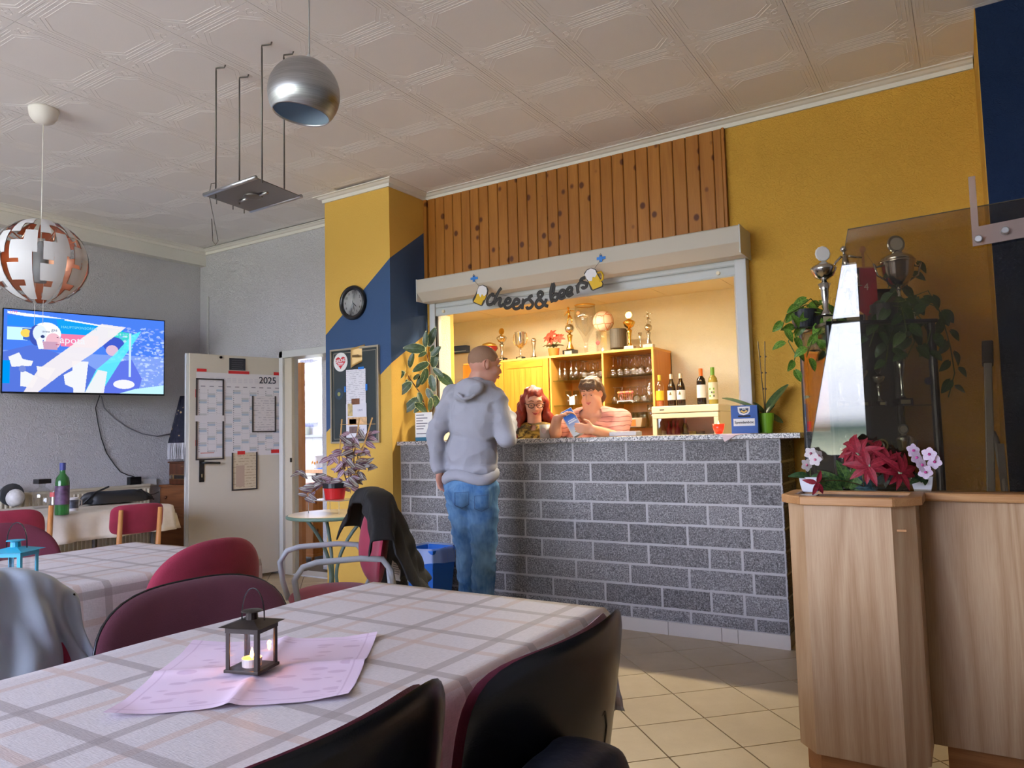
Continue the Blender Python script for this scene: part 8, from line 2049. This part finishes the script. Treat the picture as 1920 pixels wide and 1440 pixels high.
lg = caps([B2(-.1, -.12, zs2 - .6), B2(-.1, -.1, .5), B2(-.1, -.12, .06)], [.1, .07, .045]) + caps([B2(.1, -.12, zs2 - .6), B2(.1, -.1, .5), B2(.1, -.12, .06)], [.1, .07, .045])
hn = hand(Wa, RT * .85 + Vector((0, 0, .45)), (0, 0, 1), -UP * .8 - FW * .3, .55, .92) + hand(Wb, -RT * 1 + Vector((0, 0, .12)) - FW * .25, (0, 0, 1), FW * 1.0 - RT * .2, .5, .92)
blob('body', HP + caps([c2 + Vector((0, 0, -.05)), B2(0, -.04, zs2)], [.068, .072]) + tor + arms + lg + hn, sk2, w2, .007, 3)
face(w2, HL, HR, .90, P('woman_lips_b', (186, 92, 84), .4), P('brown_brow', (96, 66, 44), .8))
def ribbed():
    g = N('pink_ribbed_knit'); s = g.n('ShaderNodeSeparateXYZ'); g.t.links.new(g.co(), s.inputs[0])
    wv = g.math('FRACT', g.math('MULTIPLY', g.math('ADD', s.outputs[2], g.math('MULTIPLY', g.noise(g.co(), 6, 2), .05)), 32.0)); ln = g.math('LESS_THAN', wv, .16)
    return g.pbsdf(g.mix(g.math('MULTIPLY', ln, .8), lin((204, 138, 124)), lin((120, 70, 62))), .85)
o = blob('pink_top', grow(tor, .016) + caps([Sa, Sa.lerp(Ea, .75)], [.075, .066]) + caps([Sb, Sb.lerp(Eb, .95)], [.078, .068]), ribbed(), w2, .008, 4, creases(.004, 20, 9)); o['label'] = 'pale pink ribbed top with short sleeves'
trim(o, lambda p: not ((p - B2(0, .08, zs2 + .04)).length < .085))
M_brhair = P('short_brown_hair', (92, 66, 42), .5, bump=.9, bscale=120, var=.25, vscale=40)
hair = [('e', HL(0, -.028, .042), (.077, .090, .080), HR), ('e', HL(0, .042, .080), (.058, .038, .024), HR)]
for k in range(7): x = -.06 + .02 * k; hair += caps([HL(x * .8, .03, .105), HL(x * 1.05, .082 - abs(x) * .35, .07), HL(x * 1.1 - .004, .086 - abs(x) * .4, .048 - .01 * (k % 2))], [.017, .012, .006])
for sd in (-1, 1): hair += caps([HL(sd * .06, .0, .08), HL(sd * .088, -.002, .04), HL(sd * .09, -.02, -.005)], [.022, .013, .008]) + caps([HL(sd * .055, -.05, .02), HL(sd * .066, -.055, -.05), HL(sd * .06, -.05, -.085)], [.034, .026, .012])
hw = blob('short_hair', hair, M_brhair, w2, .006, 5, lambda p: .0012 * np.sin(p[:, 0] * 160 + 5 * np.sin(p[:, 2] * 30))); hw['label'] = 'short brown hair with fringe'
# carton in her hands
q0, q1, q2, q3 = pxd(1050, 774, 4.86), pxd(1070, 766, 4.86), pxd(1097, 806, 4.80), pxd(1076, 819, 4.80)
ct = thing('drink_carton', 'tilted blue and white drink carton held by the short haired woman', 'carton', (q0 + q2) / 2)
X_ = (q1 - q0); Y_ = (q0 - q3); X_ = X_ - Y_ * (X_.dot(Y_) / Y_.dot(Y_)); cwid, chei = .082, Y_.length
CM = frame((q0 + q1 + q2 + q3) / 4, X_, Y_)
m = MB(); m.box(-cwid / 2, cwid / 2, -chei / 2, chei / 2, -.06, 0, CM); part('carton_body', m, P('carton_white', (222, 222, 218), .4), ct, world=True, bev=.002)
cv = Canvas(24, 48, (222, 222, 218))
for j in range(48):
    t_ = min(1, max(0, (j / 48 - .3) / .5)); cv.a[j, :] = np.array(lin((60, 120, 214))) * (1 - t_) + np.array(lin((214, 218, 216))) * t_
cv.rect(.3, .04, .62, .2, (210, 220, 236)); cv.rect(.36, .07, .56, .17, (80, 130, 210)); cv.rect(.2, .40, .85, .43, (232, 238, 244)); cv.rect(.15, .46, .9, .53, (236, 240, 244)); cv.rect(.5, .62, .7, .68, (150, 160, 170)); cv.rect(.3, .85, .42, .89, (200, 170, 90)); cv.rect(.55, .88, .63, .92, (214, 110, 60))
cv.obj('carton_print', vcol('printed_paper', .65), (cwid - .004, chei - .006), CM @ Matrix.Translation((0, 0, .0008)), ct)
bt_ = thing('paper_packets', 'small bundle of white paper packets on the cabinet shelf between the two women', 'packet', (bx(1073, 755, 6.2).x, 6.2, shz['d'] + .001))
for k in range(3): m = MB(); m.box(-.028 + .019 * k, -.011 + .019 * k, -.004, .004, 0, .075 + .006 * k); part('packet', m, L_w, bt_)
